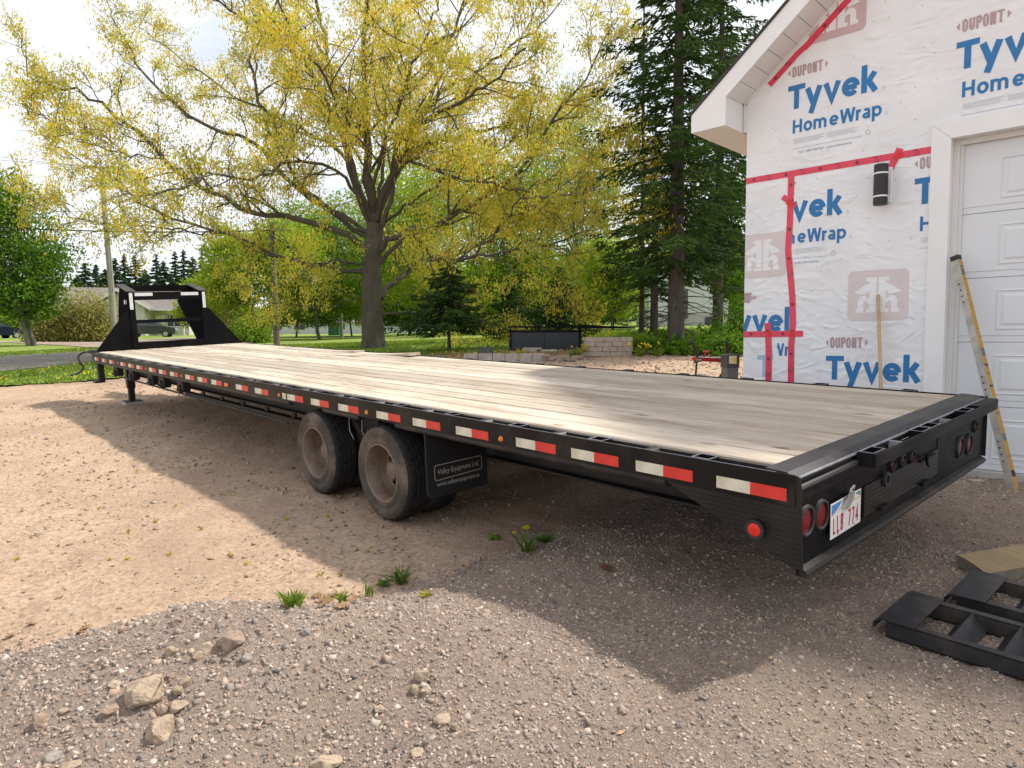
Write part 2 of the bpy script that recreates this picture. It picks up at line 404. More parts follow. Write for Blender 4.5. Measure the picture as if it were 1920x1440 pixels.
def wood(name, stops, stain=(0.22, 0.145, 0.09), stain_amt=0.75, grey=None, knots=True):
    m, n, l, bs = new_mat(name)
    tc = n.new('ShaderNodeTexCoord'); oi = n.new('ShaderNodeObjectInfo')
    cb = n.new('ShaderNodeCombineXYZ')
    mu = n.new('ShaderNodeMath'); mu.operation = 'MULTIPLY'; mu.inputs[1].default_value = 37.0
    l.new(oi.outputs['Random'], mu.inputs[0]); l.new(mu.outputs[0], cb.inputs[0]); l.new(mu.outputs[0], cb.inputs[1])
    va = n.new('ShaderNodeVectorMath'); va.operation = 'ADD'
    l.new(tc.outputs['Object'], va.inputs[0]); l.new(cb.outputs[0], va.inputs[1])
    V = va.outputs[0]
    g = noise_node(n, l, V, 3.0, 8, 0.75, (16, 0.55, 16))
    r = ramp(n, stops)
    l.new(g.outputs['Fac'], r.inputs['Fac'])
    tone = n.new('ShaderNodeMapRange'); tone.inputs['To Min'].default_value = 0.70; tone.inputs['To Max'].default_value = 1.12
    l.new(oi.outputs['Random'], tone.inputs['Value'])
    cc = n.new('ShaderNodeCombineColor')
    for i in range(3): l.new(tone.outputs[0], cc.inputs[i])
    out = mixc(n, l, 1.0, r.outputs['Color'], cc.outputs[0], 'MULTIPLY')
    s = noise_node(n, l, V, 1.6, 7, 0.72, (2.6, 0.55, 2.6))
    rs = ramp(n, [(0.47, (0, 0, 0)), (0.72, (stain_amt,) * 3)])
    l.new(s.outputs['Fac'], rs.inputs['Fac'])
    out = mixc(n, l, rs.outputs['Color'], out, stain)
    if knots:
        v = n.new('ShaderNodeTexVoronoi'); v.inputs['Scale'].default_value = 1.0
        mp = n.new('ShaderNodeMapping'); mp.inputs['Scale'].default_value = (5.5, 1.7, 5.5)
        wv = noise_node(n, l, V, 7, 3)
        vv = n.new('ShaderNodeVectorMath'); vv.operation = 'MULTIPLY_ADD'
        l.new(wv.outputs['Color'], vv.inputs[0]); vv.inputs[1].default_value = (0.05, 0.12, 0.05); l.new(V, vv.inputs[2])
        l.new(vv.outputs[0], mp.inputs['Vector']); l.new(mp.outputs[0], v.inputs['Vector'])
        rk = ramp(n, [(0.04, (0.9,) * 3), (0.15, (0, 0, 0))])
        l.new(v.outputs['Distance'], rk.inputs['Fac'])
        out = mixc(n, l, rk.outputs['Color'], out, (0.13, 0.075, 0.04))
    l.new(out, bs.inputs['Base Color'])
    bs.inputs['Roughness'].default_value = 0.8
    bs.inputs['Specular IOR Level'].default_value = 0.25
    bump(n, l, bs, g.outputs['Fac'], 0.35, 0.004)
    return m
M['deck'] = wood('weathered_deck', [(0.22, (0.23, 0.165, 0.115)), (0.40, (0.47, 0.385, 0.30)), (0.56, (0.575, 0.50, 0.41)), (0.78, (0.66, 0.605, 0.52))])
M['wood_raw'] = wood('raw_timber', [(0.25, (0.34, 0.235, 0.12)), (0.5, (0.47, 0.345, 0.19)), (0.75, (0.56, 0.43, 0.26))], (0.13, 0.09, 0.06), 0.6)
M['wood_side'] = wood('grey_timber_side', [(0.25, (0.16, 0.135, 0.11)), (0.75, (0.30, 0.26, 0.215))], (0.07, 0.06, 0.05), 0.6, knots=False)
M['stick'] = wood('stick_wood', [(0.25, (0.42, 0.29, 0.15)), (0.75, (0.58, 0.43, 0.25))], knots=False)

def tyvek():
    m, n, l, bs = new_mat('house_wrap')
    geo = n.new('ShaderNodeNewGeometry')
    P = geo.outputs['Position']
    a = noise_node(n, l, P, 2.2, 6, 0.6)
    r = ramp(n, [(0.3, (0.74, 0.745, 0.77)), (0.7, (0.83, 0.835, 0.855))])
    l.new(a.outputs['Fac'], r.inputs['Fac'])
    l.new(r.outputs['Color'], bs.inputs['Base Color'])
    bs.inputs['Roughness'].default_value = 0.5
    w = n.new('ShaderNodeTexNoise'); w.inputs['Scale'].default_value = 3.2; w.inputs['Detail'].default_value = 5; w.inputs['Distortion'].default_value = 1.6
    w.noise_type = 'RIDGED_MULTIFRACTAL' if hasattr(w, 'noise_type') else 'FBM'
    mp = n.new('ShaderNodeMapping'); mp.inputs['Scale'].default_value = (1.0, 1.0, 1.9); mp.inputs['Rotation'].default_value = (0.3, 0.2, 0.4)
    l.new(P, mp.inputs['Vector']); l.new(mp.outputs[0], w.inputs['Vector'])
    vo = n.new('ShaderNodeTexVoronoi'); vo.feature = 'DISTANCE_TO_EDGE'; vo.inputs['Scale'].default_value = 2.1
    dn = noise_node(n, l, P, 1.7, 4, 0.6)
    dv = n.new('ShaderNodeVectorMath'); dv.operation = 'MULTIPLY_ADD'
    l.new(dn.outputs['Color'], dv.inputs[0]); dv.inputs[1].default_value = (0.9, 0.9, 0.9); l.new(mp.outputs[0], dv.inputs[2])
    l.new(dv.outputs[0], vo.inputs['Vector'])
    cr = ramp(n, [(0.0, (1, 1, 1)), (0.05, (0.25, 0.25, 0.25)), (0.14, (0, 0, 0))])
    l.new(vo.outputs['Distance'], cr.inputs['Fac'])
    f = noise_node(n, l, P, 22, 4, 0.6)
    n1 = bump(n, l, bs, w.outputs['Fac'], 0.32, 0.05)
    n2 = bump(n, l, bs, cr.outputs['Color'], 0.22, 0.006, n1)
    bump(n, l, bs, f.outputs['Fac'], 0.25, 0.006, n2)
    return m
M['wrap'] = tyvek()

def treadplate():
    m, n, l, bs = new_mat('diamond_tread_plate')
    tc = n.new('ShaderNodeTexCoord')
    sx = n.new('ShaderNodeSeparateXYZ'); l.new(tc.outputs['Object'], sx.inputs[0])
    def mth(op, a, b=None):
        q = n.new('ShaderNodeMath'); q.operation = op
        for i_, v in enumerate((a, b)):
            if v is None: continue
            if isinstance(v, (int, float)): q.inputs[i_].default_value = v
            else: l.new(v, q.inputs[i_])
        return q.outputs[0]
    hh_ = mth('ADD', sx.outputs[0], sx.outputs[1])
    wa = mth('SINE', mth('MULTIPLY', mth('ADD', hh_, sx.outputs[2]), 150.0))
    wb = mth('SINE', mth('MULTIPLY', mth('SUBTRACT', hh_, sx.outputs[2]), 150.0))
    mu = n.new('ShaderNodeMath'); mu.operation = 'MULTIPLY'
    l.new(wa, mu.inputs[0]); l.new(wb, mu.inputs[1])
    mr = n.new('ShaderNodeMapRange'); mr.inputs['From Min'].default_value = 0.35; mr.inputs['From Max'].default_value = 0.85; l.new(mu.outputs[0], mr.inputs['Value']); mu = mr
    nz = noise_node(n, l, tc.outputs['Object'], 4, 6, 0.65)
    r = ramp(n, [(0.35, (0.010, 0.010, 0.011)), (0.7, (0.022, 0.021, 0.020))])
    l.new(nz.outputs['Fac'], r.inputs['Fac']); l.new(r.outputs['Color'], bs.inputs['Base Color'])
    bs.inputs['Roughness'].default_value = 0.42
    bs.inputs['Specular IOR Level'].default_value = 0.3
    bump(n, l, bs, mu.outputs[0], 0.45, 0.004)
    return m
M['treadplate'] = treadplate()

def yellow_level():
    m, n, l, bs = new_mat('level_yellow_edge')
    tc = n.new('ShaderNodeTexCoord')
    nz = noise_node(n, l, tc.outputs['Object'], 2.4, 3, 0.6, (0.2, 0.2, 3.0))
    r = ramp(n, [(0.40, (0.03, 0.025, 0.02)), (0.43, (0.46, 0.25, 0.035)), (0.54, (0.50, 0.28, 0.04)), (0.56, (0.13, 0.15, 0.12))])
    r.color_ramp.interpolation = 'LINEAR'
    l.new(nz.outputs['Fac'], r.inputs['Fac']); l.new(r.outputs['Color'], bs.inputs['Base Color'])
    bs.inputs['Roughness'].default_value = 0.5
    return m
M['level_yellow'] = yellow_level()
M['level_grey'] = paint('level_scuffed_aluminium', (0.46, 0.44, 0.40), 0.5, 0.25, 12, metal=0.2, dirt=(0.26, 0.24, 0.21), dirt_amt=0.6)
M['red_plastic'] = paint('red_machine_paint', (0.42, 0.02, 0.02), 0.35, 0.12, 6)
M['grey_plastic'] = paint('dark_grey_plastic', (0.055, 0.058, 0.062), 0.5, 0.12, 6)
M['mid_plastic'] = paint('mid_grey_plastic', (0.13, 0.135, 0.145), 0.5, 0.12, 6)
M['label_cream'] = paint('cream_label', (0.70, 0.66, 0.45), 0.5, 0.12, 18)
M['label_yellow'] = paint('yellow_label', (0.70, 0.52, 0.06), 0.5, 0.12, 18)
M['navy'] = paint('dark_slate_paint', (0.022, 0.028, 0.038), 0.4, 0.2, 1.5, bmp=0.02)
M['block'] = paint('paver_block', (0.40, 0.33, 0.265), 0.9, 0.22, 7, bmp=0.5, dirt=(0.28, 0.24, 0.2), dirt_amt=0.6)
M['block_grey'] = paint('grey_block', (0.42, 0.38, 0.34), 0.9, 0.22, 7, bmp=0.5, dirt=(0.28, 0.24, 0.2), dirt_amt=0.6)
M['siding'] = paint('cream_siding', (0.50, 0.48, 0.42), 0.7, 0.06, 2)
M['siding_white'] = paint('white_siding', (0.52, 0.54, 0.55), 0.6, 0.06, 2)  # white darkened so the colour carries the tree shade on the house
M['roof_grey'] = paint('grey_roof', (0.17, 0.15, 0.14), 0.9, 0.2, 3, bmp=0.5)
M['trim_white'] = paint('white_trim', (0.72, 0.72, 0.70), 0.5, 0.03, 2)
M['window'] = paint('dark_window_glass', (0.02, 0.024, 0.03), 0.08, 0.2, 1, bmp=0)
M['car_grey'] = paint('grey_car_paint', (0.065, 0.068, 0.070), 0.25, 0.08, 1, metal=0.5, bmp=0)
M['car_blue'] = paint('dark_blue_car_paint', (0.012, 0.018, 0.045), 0.2, 0.08, 1, metal=0.4, bmp=0)
M['chrome'] = paint('wheel_alloy', (0.45, 0.45, 0.46), 0.35, 0.1, 3, metal=0.7)
M['cable'] = paint('black_cable', (0.012, 0.012, 0.013), 0.6, 0.1, 3, bmp=0)
M['steel'] = paint('galvanised', (0.32, 0.33, 0.34), 0.5, 0.15, 5, metal=0.5)
M['shed_green'] = paint('green_shed', (0.015, 0.11, 0.075), 0.6, 0.1, 2)
M['pallet'] = paint('dark_plastic_slat', (0.05, 0.055, 0.062), 0.6, 0.2, 5)
M['plate_label'] = paint('white_label', (0.7, 0.7, 0.7), 0.5, 0.05, 8)

# ------------------------------------------------------------------ mesh builder
class MB:
    def __init__(s): s.v = []; s.f = []; s.m = []
    def add(s, vs, fs, mi=0):
        o = len(s.v)
        s.v += [tuple(map(float, p)) for p in vs]
        s.f += [tuple(i + o for i in f) for f in fs]
        s.m += [mi] * len(fs)
        return s
    def box(s, x0, x1, y0, y1, z0, z1, b=0.0, mi=0, mat=None):
        if b <= 0:
            vs = [(x, y, z) for z in (z0, z1) for y in (y0, y1) for x in (x0, x1)]
            fs = [(0, 2, 3, 1), (4, 5, 7, 6), (0, 1, 5, 4), (2, 6, 7, 3), (0, 4, 6, 2), (1, 3, 7, 5)]
        else:
            bm = bmesh.new()
            bmesh.ops.create_cube(bm, size=1)
            for v in bm.verts:
                v.co = Vector(((x0 + x1) / 2 + v.co.x * (x1 - x0), (y0 + y1) / 2 + v.co.y * (y1 - y0), (z0 + z1) / 2 + v.co.z * (z1 - z0)))
            bmesh.ops.bevel(bm, geom=bm.edges[:], offset=b, segments=1, affect='EDGES')
            bm.verts.index_update()
            vs = [tuple(v.co) for v in bm.verts]; fs = [tuple(v.index for v in f.verts) for f in bm.faces]
            bm.free()
        if mat is not None: vs = [tuple(mat @ Vector(v)) for v in vs]
        return s.add(vs, fs, mi)
    def prism(s, poly, axis, a, b, mi=0):
        """polygon (list of 2-D points, CCW) extruded along an axis from a to b"""
        n = len(poly)
        def P(p, t):
            return {'x': (t, p[0], p[1]), 'y': (p[0], t, p[1]), 'z': (p[0], p[1], t)}[axis]
        vs = [P(p, a) for p in poly] + [P(p, b) for p in poly]
        fs = [tuple(range(n))[::-1], tuple(range(n, 2 * n))] + [(i, (i + 1) % n, n + (i + 1) % n, n + i) for i in range(n)]
        return s.add(vs, fs, mi)
    def tube(s, pts, r, sides=8, cap=True, mi=0):
        pts = [np.array(p, float) for p in pts]
        n = len(pts)
        rs = r if hasattr(r, '__len__') else [r] * n
        vs = []; prev = None
        for i, p in enumerate(pts):
            d = pts[min(i + 1, n - 1)] - pts[max(i - 1, 0)]
            d = d / (np.linalg.norm(d) + 1e-9)
            if prev is None:
                u = np.cross(d, (0, 0, 1.0) if abs(d[2]) < 0.9 else (1.0, 0, 0))
            else: u = prev - d * (prev @ d)
            u = u / (np.linalg.norm(u) + 1e-9); prev = u
            w = np.cross(d, u)
            for k in range(sides):
                a = 2 * math.pi * k / sides
                vs.append(p + rs[i] * (math.cos(a) * u + math.sin(a) * w))
        fs = [(i * sides + k, i * sides + (k + 1) % sides, (i + 1) * sides + (k + 1) % sides, (i + 1) * sides + k) for i in range(n - 1) for k in range(sides)]
        if cap: fs += [tuple(range(sides))[::-1], tuple(range((n - 1) * sides, n * sides))]
        return s.add(vs, fs, mi)
    def lathe(s, prof, axis='x', c=(0, 0, 0), seg=32, mi=0, rfun=None):
        """profile of (axial, radius) points turned about an axis through c"""
        vs = []; n = len(prof)
        for k in range(seg):
            a = 2 * math.pi * k / seg
            for j, (t, r) in enumerate(prof):
                if rfun: r = rfun(j, k, r)
                u, w = r * math.cos(a), r * math.sin(a)
                p = {'x': (t, u, w), 'y': (u, t, w), 'z': (u, w, t)}[axis]
                vs.append((p[0] + c[0], p[1] + c[1], p[2] + c[2]))
        fs = [(k * n + j, k * n + j + 1, ((k + 1) % seg) * n + j + 1, ((k + 1) % seg) * n + j) for k in range(seg) for j in range(n - 1)]
        return s.add(vs, fs, mi)
    def disc(s, c, r, axis='y', seg=20, th=0.01, mi=0):
        return s.lathe([(-th / 2, 0), (-th / 2, r), (th / 2, r), (th / 2, 0)], axis, c, seg, mi)
    def mesh(s, name, mats, smooth_=False):
        me = bpy.data.meshes.new(name)
        me.from_pydata(s.v, [], s.f)
        for m in (mats if isinstance(mats, (list, tuple)) else [mats]): me.materials.append(m)
        if any(s.m): me.polygons.foreach_set('material_index', s.m)
        bm = bmesh.new(); bm.from_mesh(me); bmesh.ops.recalc_face_normals(bm, faces=bm.faces[:]); bm.to_mesh(me); bm.free()
        if smooth_:
            me.polygons.foreach_set('use_smooth', [True] * len(me.polygons))
            try: me.set_sharp_from_angle(angle=math.radians(38))
            except Exception: pass
        me.update()
        return me
    def build(s, name, mats, parent=None, loc=None, smooth_=False):
        return link(name, s.mesh(name, mats, smooth_), parent, loc)

def np_mesh(name, V, Fc, mat, smooth_=False):
    """mesh from numpy vertices and an (n,k) face array"""
    V = np.asarray(V, np.float32); Fc = np.asarray(Fc, np.int32)
    me = bpy.data.meshes.new(name)
    me.vertices.add(len(V)); me.vertices.foreach_set('co', V.ravel())
    n, k = Fc.shape
    me.loops.add(n * k); me.loops.foreach_set('vertex_index', Fc.ravel())
    me.polygons.add(n)
    me.polygons.foreach_set('loop_start', np.arange(0, n * k, k, dtype=np.int32))
    if smooth_: me.polygons.foreach_set('use_smooth', np.ones(n, bool))
    me.materials.append(mat)
    me.update(calc_edges=True)
    return me

def unit(v): return v / (np.linalg.norm(v, axis=-1, keepdims=True) + 1e-9)

def leaf_mesh(name, c, length, width, mat, hang=0.0, dirs=None):
    """many small rhombic leaves; hang 1 = all point down"""
    n = len(c)
    if dirs is None:
        d = RNG.normal(size=(n, 3)); d = unit(d) * (1 - hang) + np.array([0, 0, -1.0]) * hang
        d = unit(d + RNG.normal(size=(n, 3)) * 0.15)
    else: d = unit(dirs)
    e = unit(np.cross(d, RNG.normal(size=(n, 3))))
    L = (length * RNG.uniform(0.65, 1.3, n))[:, None]; W = (width * RNG.uniform(0.65, 1.3, n))[:, None]
    V = np.stack([c - d * L / 2, c + e * W / 2, c + d * L / 2, c - e * W / 2], 1).reshape(-1, 3)
    Fc = np.arange(n * 4).reshape(n, 4)
    return np_mesh(name, V, Fc, mat)

def grid_mesh(name, xs, ys, Z, mat, keep=None, smooth_=True):
    nx, ny = len(xs), len(ys)
    X, Y = np.meshgrid(xs, ys)
    V = np.stack([X, Y, Z], -1).reshape(-1, 3)
    i = np.arange(nx - 1)[None, :] + np.arange(ny - 1)[:, None] * nx
    Fc = np.stack([i, i + 1, i + 1 + nx, i + nx], -1).reshape(-1, 4)
    if keep is not None:
        k = keep[:-1, :-1] & keep[1:, :-1] & keep[:-1, 1:] & keep[1:, 1:]
        Fc = Fc[k.reshape(-1)]
    return np_mesh(name, V, Fc, mat, smooth_)

def stones_mesh(name, P, size, mat, flat=0.7, sink=0.3):
    """angular crushed stones: jittered blocks, 12 triangles each"""
    n = len(P)
    base = np.array([(x, y, z) for z in (-1, 1) for y in (-1, 1) for x in (-1, 1)], float)
    tri = np.array([(0, 2, 3), (0, 3, 1), (4, 5, 7), (4, 7, 6), (0, 1, 5), (0, 5, 4), (2, 6, 7), (2, 7, 3), (0, 4, 6), (0, 6, 2), (1, 3, 7), (1, 7, 5)])
    B = base[None] * (1 + RNG.uniform(-0.42, 0.25, (n, 8, 3)))
    S = size[:, None] * np.stack([RNG.uniform(0.6, 1.15, n), RNG.uniform(0.5, 1.0, n), RNG.uniform(0.35, 0.8, n) * flat], 1) * 0.5
    B = B * S[:, None, :]
    q = RNG.normal(size=(n, 4)); q[:, 1:3] *= 0.45; q = unit(q)
    w, x, y, z = q.T
    Rm = np.stack([np.stack([1 - 2 * (y * y + z * z), 2 * (x * y - z * w), 2 * (x * z + y * w)], -1), np.stack([2 * (x * y + z * w), 1 - 2 * (x * x + z * z), 2 * (y * z - x * w)], -1), np.stack([2 * (x * z - y * w), 2 * (y * z + x * w), 1 - 2 * (x * x + y * y)], -1)], 1)
    B = np.einsum('nij,nkj->nki', Rm, B)
    B[:, :, 2] += (size * (0.25 - sink) * flat)[:, None]
    V = (B + P[:, None, :]).reshape(-1, 3)
    Fc = (tri[None] + (np.arange(n) * 8)[:, None, None]).reshape(-1, 3)
    return np_mesh(name, V, Fc, mat)

class Tubes:
    """many tapering branches gathered in one mesh"""
    def __init__(s): s.V = []; s.F = []; s.n = 0
    def add(s, pts, r0, r1, sides=6, power=1.0):
        pts = np.asarray(pts, float); n = len(pts)
        t = np.linspace(0, 1, n)
        rs = r0 + (r1 - r0) * t ** power
        d = np.gradient(pts, axis=0); d = unit(d)
        ref = np.array([0.31, 0.22, 0.92]) if abs(d[0] @ np.array([0.31, 0.22, 0.92])) < 0.9 else np.array([1.0, 0, 0])
        u = unit(np.cross(d, ref)); w = np.cross(d, u)
        a = np.arange(sides) * 2 * math.pi / sides
        ring = pts[:, None, :] + rs[:, None, None] * (np.cos(a)[None, :, None] * u[:, None, :] + np.sin(a)[None, :, None] * w[:, None, :])
        i = np.arange(n - 1)[:, None] * sides; k = np.arange(sides)[None, :]
        f = np.stack([i + k, i + (k + 1) % sides, i + sides + (k + 1) % sides, i + sides + k], -1).reshape(-1, 4) + s.n
        s.V.append(ring.reshape(-1, 3)); s.F.append(f); s.n += n * sides
    def mesh(s, name, mat): return np_mesh(name, np.concatenate(s.V), np.concatenate(s.F), mat, True)

def spline(pts, n):
    """points along a Catmull-Rom curve"""
    P = np.asarray(pts, float)
    P = np.vstack([2 * P[0] - P[1], P, 2 * P[-1] - P[-2]])
    out = []
    m = len(P) - 3
    for t in np.linspace(0, m - 1e-6, n):
        i = int(t); u = t - i
        a, b, c, d = P[i], P[i + 1], P[i + 2], P[i + 3]
        out.append(0.5 * ((2 * b) + (c - a) * u + (2 * a - 5 * b + 4 * c - d) * u * u + (3 * b - a - 3 * c + d) * u ** 3))
    return np.array(out)

# ================================================================== GROUND
xs_in = np.arange(-3.6, 4.6, 0.04)
def outward(a, step, g, end):
    o = []; x = a
    while abs(x) < end:
        step *= g; x += step; o.append(x)
    return o
xs = np.array(sorted(outward(-3.6, -0.04, 1.025, 14) + list(xs_in) + outward(4.56, 0.04, 1.03, 14)))
xs = np.concatenate([[-700, -350, -180, -100, -60, -40, -28, -20], xs, [20, 28, 40, 60, 100, 180, 350, 700]])
ys = [2.0]
while ys[-1] < 30: ys.append(ys[-1] * 1.011)
while ys[-1] < 700: ys.append(ys[-1] * 1.09)
ys = np.array([-120, -60, -30, -14, -6, -2, 0, 1.0, 1.6] + ys)
GX, GY = np.meshgrid(xs, ys)
near = smooth(26, 12, GY)
def dirt_h(x, y):
    return ground_z(x, y) + 0.020 * fbm(x * 1.3, y * 1.3, 4) + 0.016 * fbm(x * 7, y * 7, 4, 0.65)
DZ = np.where(GY < 30, ground_z(GX, GY) + near * (0.030 * fbm(GX * 1.3, GY * 1.3, 4) + 0.022 * fbm(GX * 7, GY * 7, 4, 0.65)), ground_z(GX, GY))
g = link('ground', grid_mesh('ground', xs, ys, DZ, M['dirt']))
tag(g, 'bare tan dirt yard with scattered chips and tiny weeds', kind='structure')

# --- crushed gravel: a low apron under the back of the trailer and a heaped mound in front
EDGE = np.array([pg(*q)[:2] for q in ((-420, 1330), (-150, 1290), (0, 1225), (130, 1200), (270, 1168), (430, 1150), (560, 1160), (690, 1118), (790, 1085), (880, 1042), (960, 1012), (1040, 988), (1150, 940), (1300, 900))])
EDGE = np.vstack([EDGE, EDGE[-1] + (EDGE[-1] - EDGE[-2]) * 1.5, EDGE[-1] + np.array([9.0, 5.0])])
def edge_dist(x, y):
    """signed distance to the gravel's edge, positive on the gravel"""
    best = np.full(x.shape, 1e9); sgn = np.ones(x.shape)
    for a, b in zip(EDGE[:-1], EDGE[1:]):
        d = b - a; L = d @ d
        t = np.clip(((x - a[0]) * d[0] + (y - a[1]) * d[1]) / L, 0, 1)
        qx, qy = x - (a[0] + t * d[0]), y - (a[1] + t * d[1])
        D = np.hypot(qx, qy)
        c = d[0] * qy - d[1] * qx
        u = D < best
        best = np.where(u, D, best); sgn = np.where(u, np.where(c > 0, -1.0, 1.0), sgn)
    return best * sgn
INN_ = (0.6913, 0.7226)
def grav_h(x, y):
    sd = edge_dist(x, y) + 0.16 * fbm(x * 2.3, y * 2.3, 3) + 0.10 * fbm(x * 9, y * 9, 3)
    m = smooth(-0.12, 0.30, sd)
    wd = 1 - smooth(3.4, 6.0, INN_[0] * (x - 3.769) + INN_[1] * (y - 5.673) + 6.6)
    thick = m * 0.085 + smooth(0.0, 0.85, sd) * 0.125 * wd
    md = np.exp(-(((x + 0.98) / 0.90) ** 2 + ((y - 2.74) / 0.42) ** 2)) * 0.25
    md = md + np.exp(-(((x + 1.9) / 0.7) ** 2 + ((y - 2.3) / 0.5) ** 2)) * 0.08
    return ground_z(x, y) - 0.055 + thick + m * md + m * (0.030 * fbm(x * 2.2, y * 2.2, 3) + 0.016 * fbm(x * 11, y * 11, 4, 0.7))
gxs = np.arange(-3.4, 5.0, 0.022)
gys = [1.2]
while gys[-1] < 7.2: gys.append(gys[-1] + 0.0075 * gys[-1])
gys = np.array(gys)
AX, AY = np.meshgrid(gxs, gys)
sdG = edge_dist(AX, AY)
me = grid_mesh('gravel_apron', gxs, gys, grav_h(AX, AY), M['gravel'], keep=sdG > -0.35)
tag(link('gravel_apron', me), 'grey pinkish crushed gravel spread and heaped before the trailer', kind='structure')

def scatter(n, x0, x1, y0, y1, f, pw=1.0):
    """points thinned so that density falls with distance"""
    k = int(n * 3)
    y = y0 + (y1 - y0) * RNG.random(k) ** pw
    x = RNG.uniform(x0, x1, k)
    ok = (np.abs(x) < y * 0.80 + 0.5) & f(x, y)
    return x[ok][:n], y[ok][:n]
x, y = scatter(72000, -3.2, 4.8, 1.9, 6.2, lambda x, y: (edge_dist(x, y) + 0.16 * fbm(x * 2.3, y * 2.3, 3) + 0.34 * np.random.default_rng(5).random(len(x)) ** 3 > 0.02), 1.5)
sz = 0.0055 + 0.0145 * RNG.random(len(x)) ** 2.4 + 0.012 * (RNG.random(len(x)) < 0.015)
clump = smooth(0.12, -0.2, fbm(x * 1.7, y * 1.7, 3))
keep = (RNG.random(len(x)) < 0.45 + 0.55 * clump) | (sz < 0.010)
x, y, sz = x[keep], y[keep], sz[keep]
tag(link('gravel', stones_mesh('gravel', np.stack([x, y, np.maximum(grav_h(x, y), dirt_h(x, y))], 1), sz, M['pebble'])), 'loose crushed stone of mixed grey pink and tan', kind='stuff')
x = RNG.uniform(-2.6, 0.6, 9000); y = RNG.uniform(2.0, 3.5, 9000)
w8 = np.exp(-(((x + 1.2) / 0.9) ** 2 + ((y - 2.6) / 0.55) ** 2))
ok = (edge_dist(x, y) > 0.06) & (RNG.random(9000) < 0.30 * w8 + 0.02)
x, y = x[ok], y[ok]
sz = 0.015 + 0.020 * RNG.random(len(x)) ** 2
tag(link('coarse_gravel', stones_mesh('coarse_gravel', np.stack([x, y, grav_h(x, y)], 1), sz, M['pebble'])), 'coarser broken stone on the heap', kind='stuff')
x, y = scatter(7000, -9, 1.5, 2.3, 15, lambda x, y: edge_dist(x, y) < 0.02, 1.7)
sz = 0.010 + 0.030 * RNG.random(len(x)) ** 4 + 0.002 * y * RNG.random(len(x))
sz = sz + 0.03 * (RNG.random(len(x)) < 0.012)
tag(link('dirt_chips', stones_mesh('dirt_chips', np.stack([x, y, dirt_h(x, y)], 1), sz, M['chip'], 0.42, 0.2)), 'small flat stones and chips lying on the dirt', kind='stuff')
x = RNG.uniform(-1, 6.2, 5200); y = RNG.uniform(9.3, 19.2, 5200)
sz = 0.02 + 0.07 * RNG.random(len(x)) ** 3
tag(link('yard_stones', stones_mesh('yard_stones', np.stack([x, y, dirt_h(x, y)], 1), sz, M['chip'], 0.5, 0.2)), 'pale stones strewn over the dirt behind the trailer', kind='stuff')

# --- lawn beyond the yard, street and drive
def lawn_edge(x):
    return np.interp(x, [-60, -14, -11, -9.2, -6, -2, 2, 5, 9, 30], [13.6, 14.4, 14.9, 15.9, 17.2, 18.9, 19.6, 19.2, 18.6, 17.0])
lxs = np.concatenate([[-400, -200, -120, -80, -60, -45, -34], np.arange(-26, 22, 0.24), [26, 34, 50, 80, 120, 200, 400]])
lys = [13.0]
while lys[-1] < 30: lys.append(lys[-1] + 0.2)
while lys[-1] < 260: lys.append(lys[-1] * 1.05)
lys = np.array(lys)
LX, LY = np.meshgrid(lxs, lys)
kp = LY > lawn_edge(LX) + 0.5 * fbm(LX * 0.9, LY * 0.9, 3)
tag(link('lawn', grid_mesh('lawn', lxs, lys, ground_z(LX, LY) + 0.03 + 0.012 * fbm(LX, LY, 3) * (LY < 40), M['lawn'], keep=kp)), 'green lawn round the big oak and along the street', kind='structure')

def road_strip(name, near, far, mat, off, label):
    """road surface between two edges given as points on the ground"""
    a = spline([pg(*q) for q in near], 60); b = spline([pg(*q) for q in far], 60)
    V = []; nw = 7
    for p, q in zip(a, b):
        for k in range(nw):
            t = k / (nw - 1)
            x, y = p[0] * (1 - t) + q[0] * t, p[1] * (1 - t) + q[1] * t
            V.append((x, y, gz(x, y) + off + (0.03 * math.sin(math.pi * t))))
    Fc = [(i * nw + k, i * nw + k + 1, (i + 1) * nw + k + 1, (i + 1) * nw + k) for i in range(59) for k in range(nw - 1)]
    return tag(link(name, np_mesh(name, V, Fc, mat, True)), label, kind='structure')
road_strip('road', [(-420, 740), (-200, 719), (0, 700), (160, 684), (300, 670), (430, 657), (540, 645), (640, 635), (720, 628), (800, 621), (880, 617)],
           [(-420, 690), (-200, 679), (0, 669), (170, 660.5), (300, 651), (390, 641), (470, 632.5), (560, 629), (640, 623.5), (720, 619), (800, 615), (880, 613)], M['asphalt'], 0.05, 'grey asphalt lane curving past the front of the trailer')
road_strip('gravel_road', [(-420, 642.5), (-200, 643), (0, 644), (90, 648), (180, 653), (260, 650), (330, 645), (390, 639)],
           [(-420, 640.6), (-200, 640.8), (0, 641), (90, 641.5), (180, 642), (260, 638.5), (330, 635), (400, 632.5)], M['grav_path'], 0.055, 'pinkish side road between the hedge and the lawn')

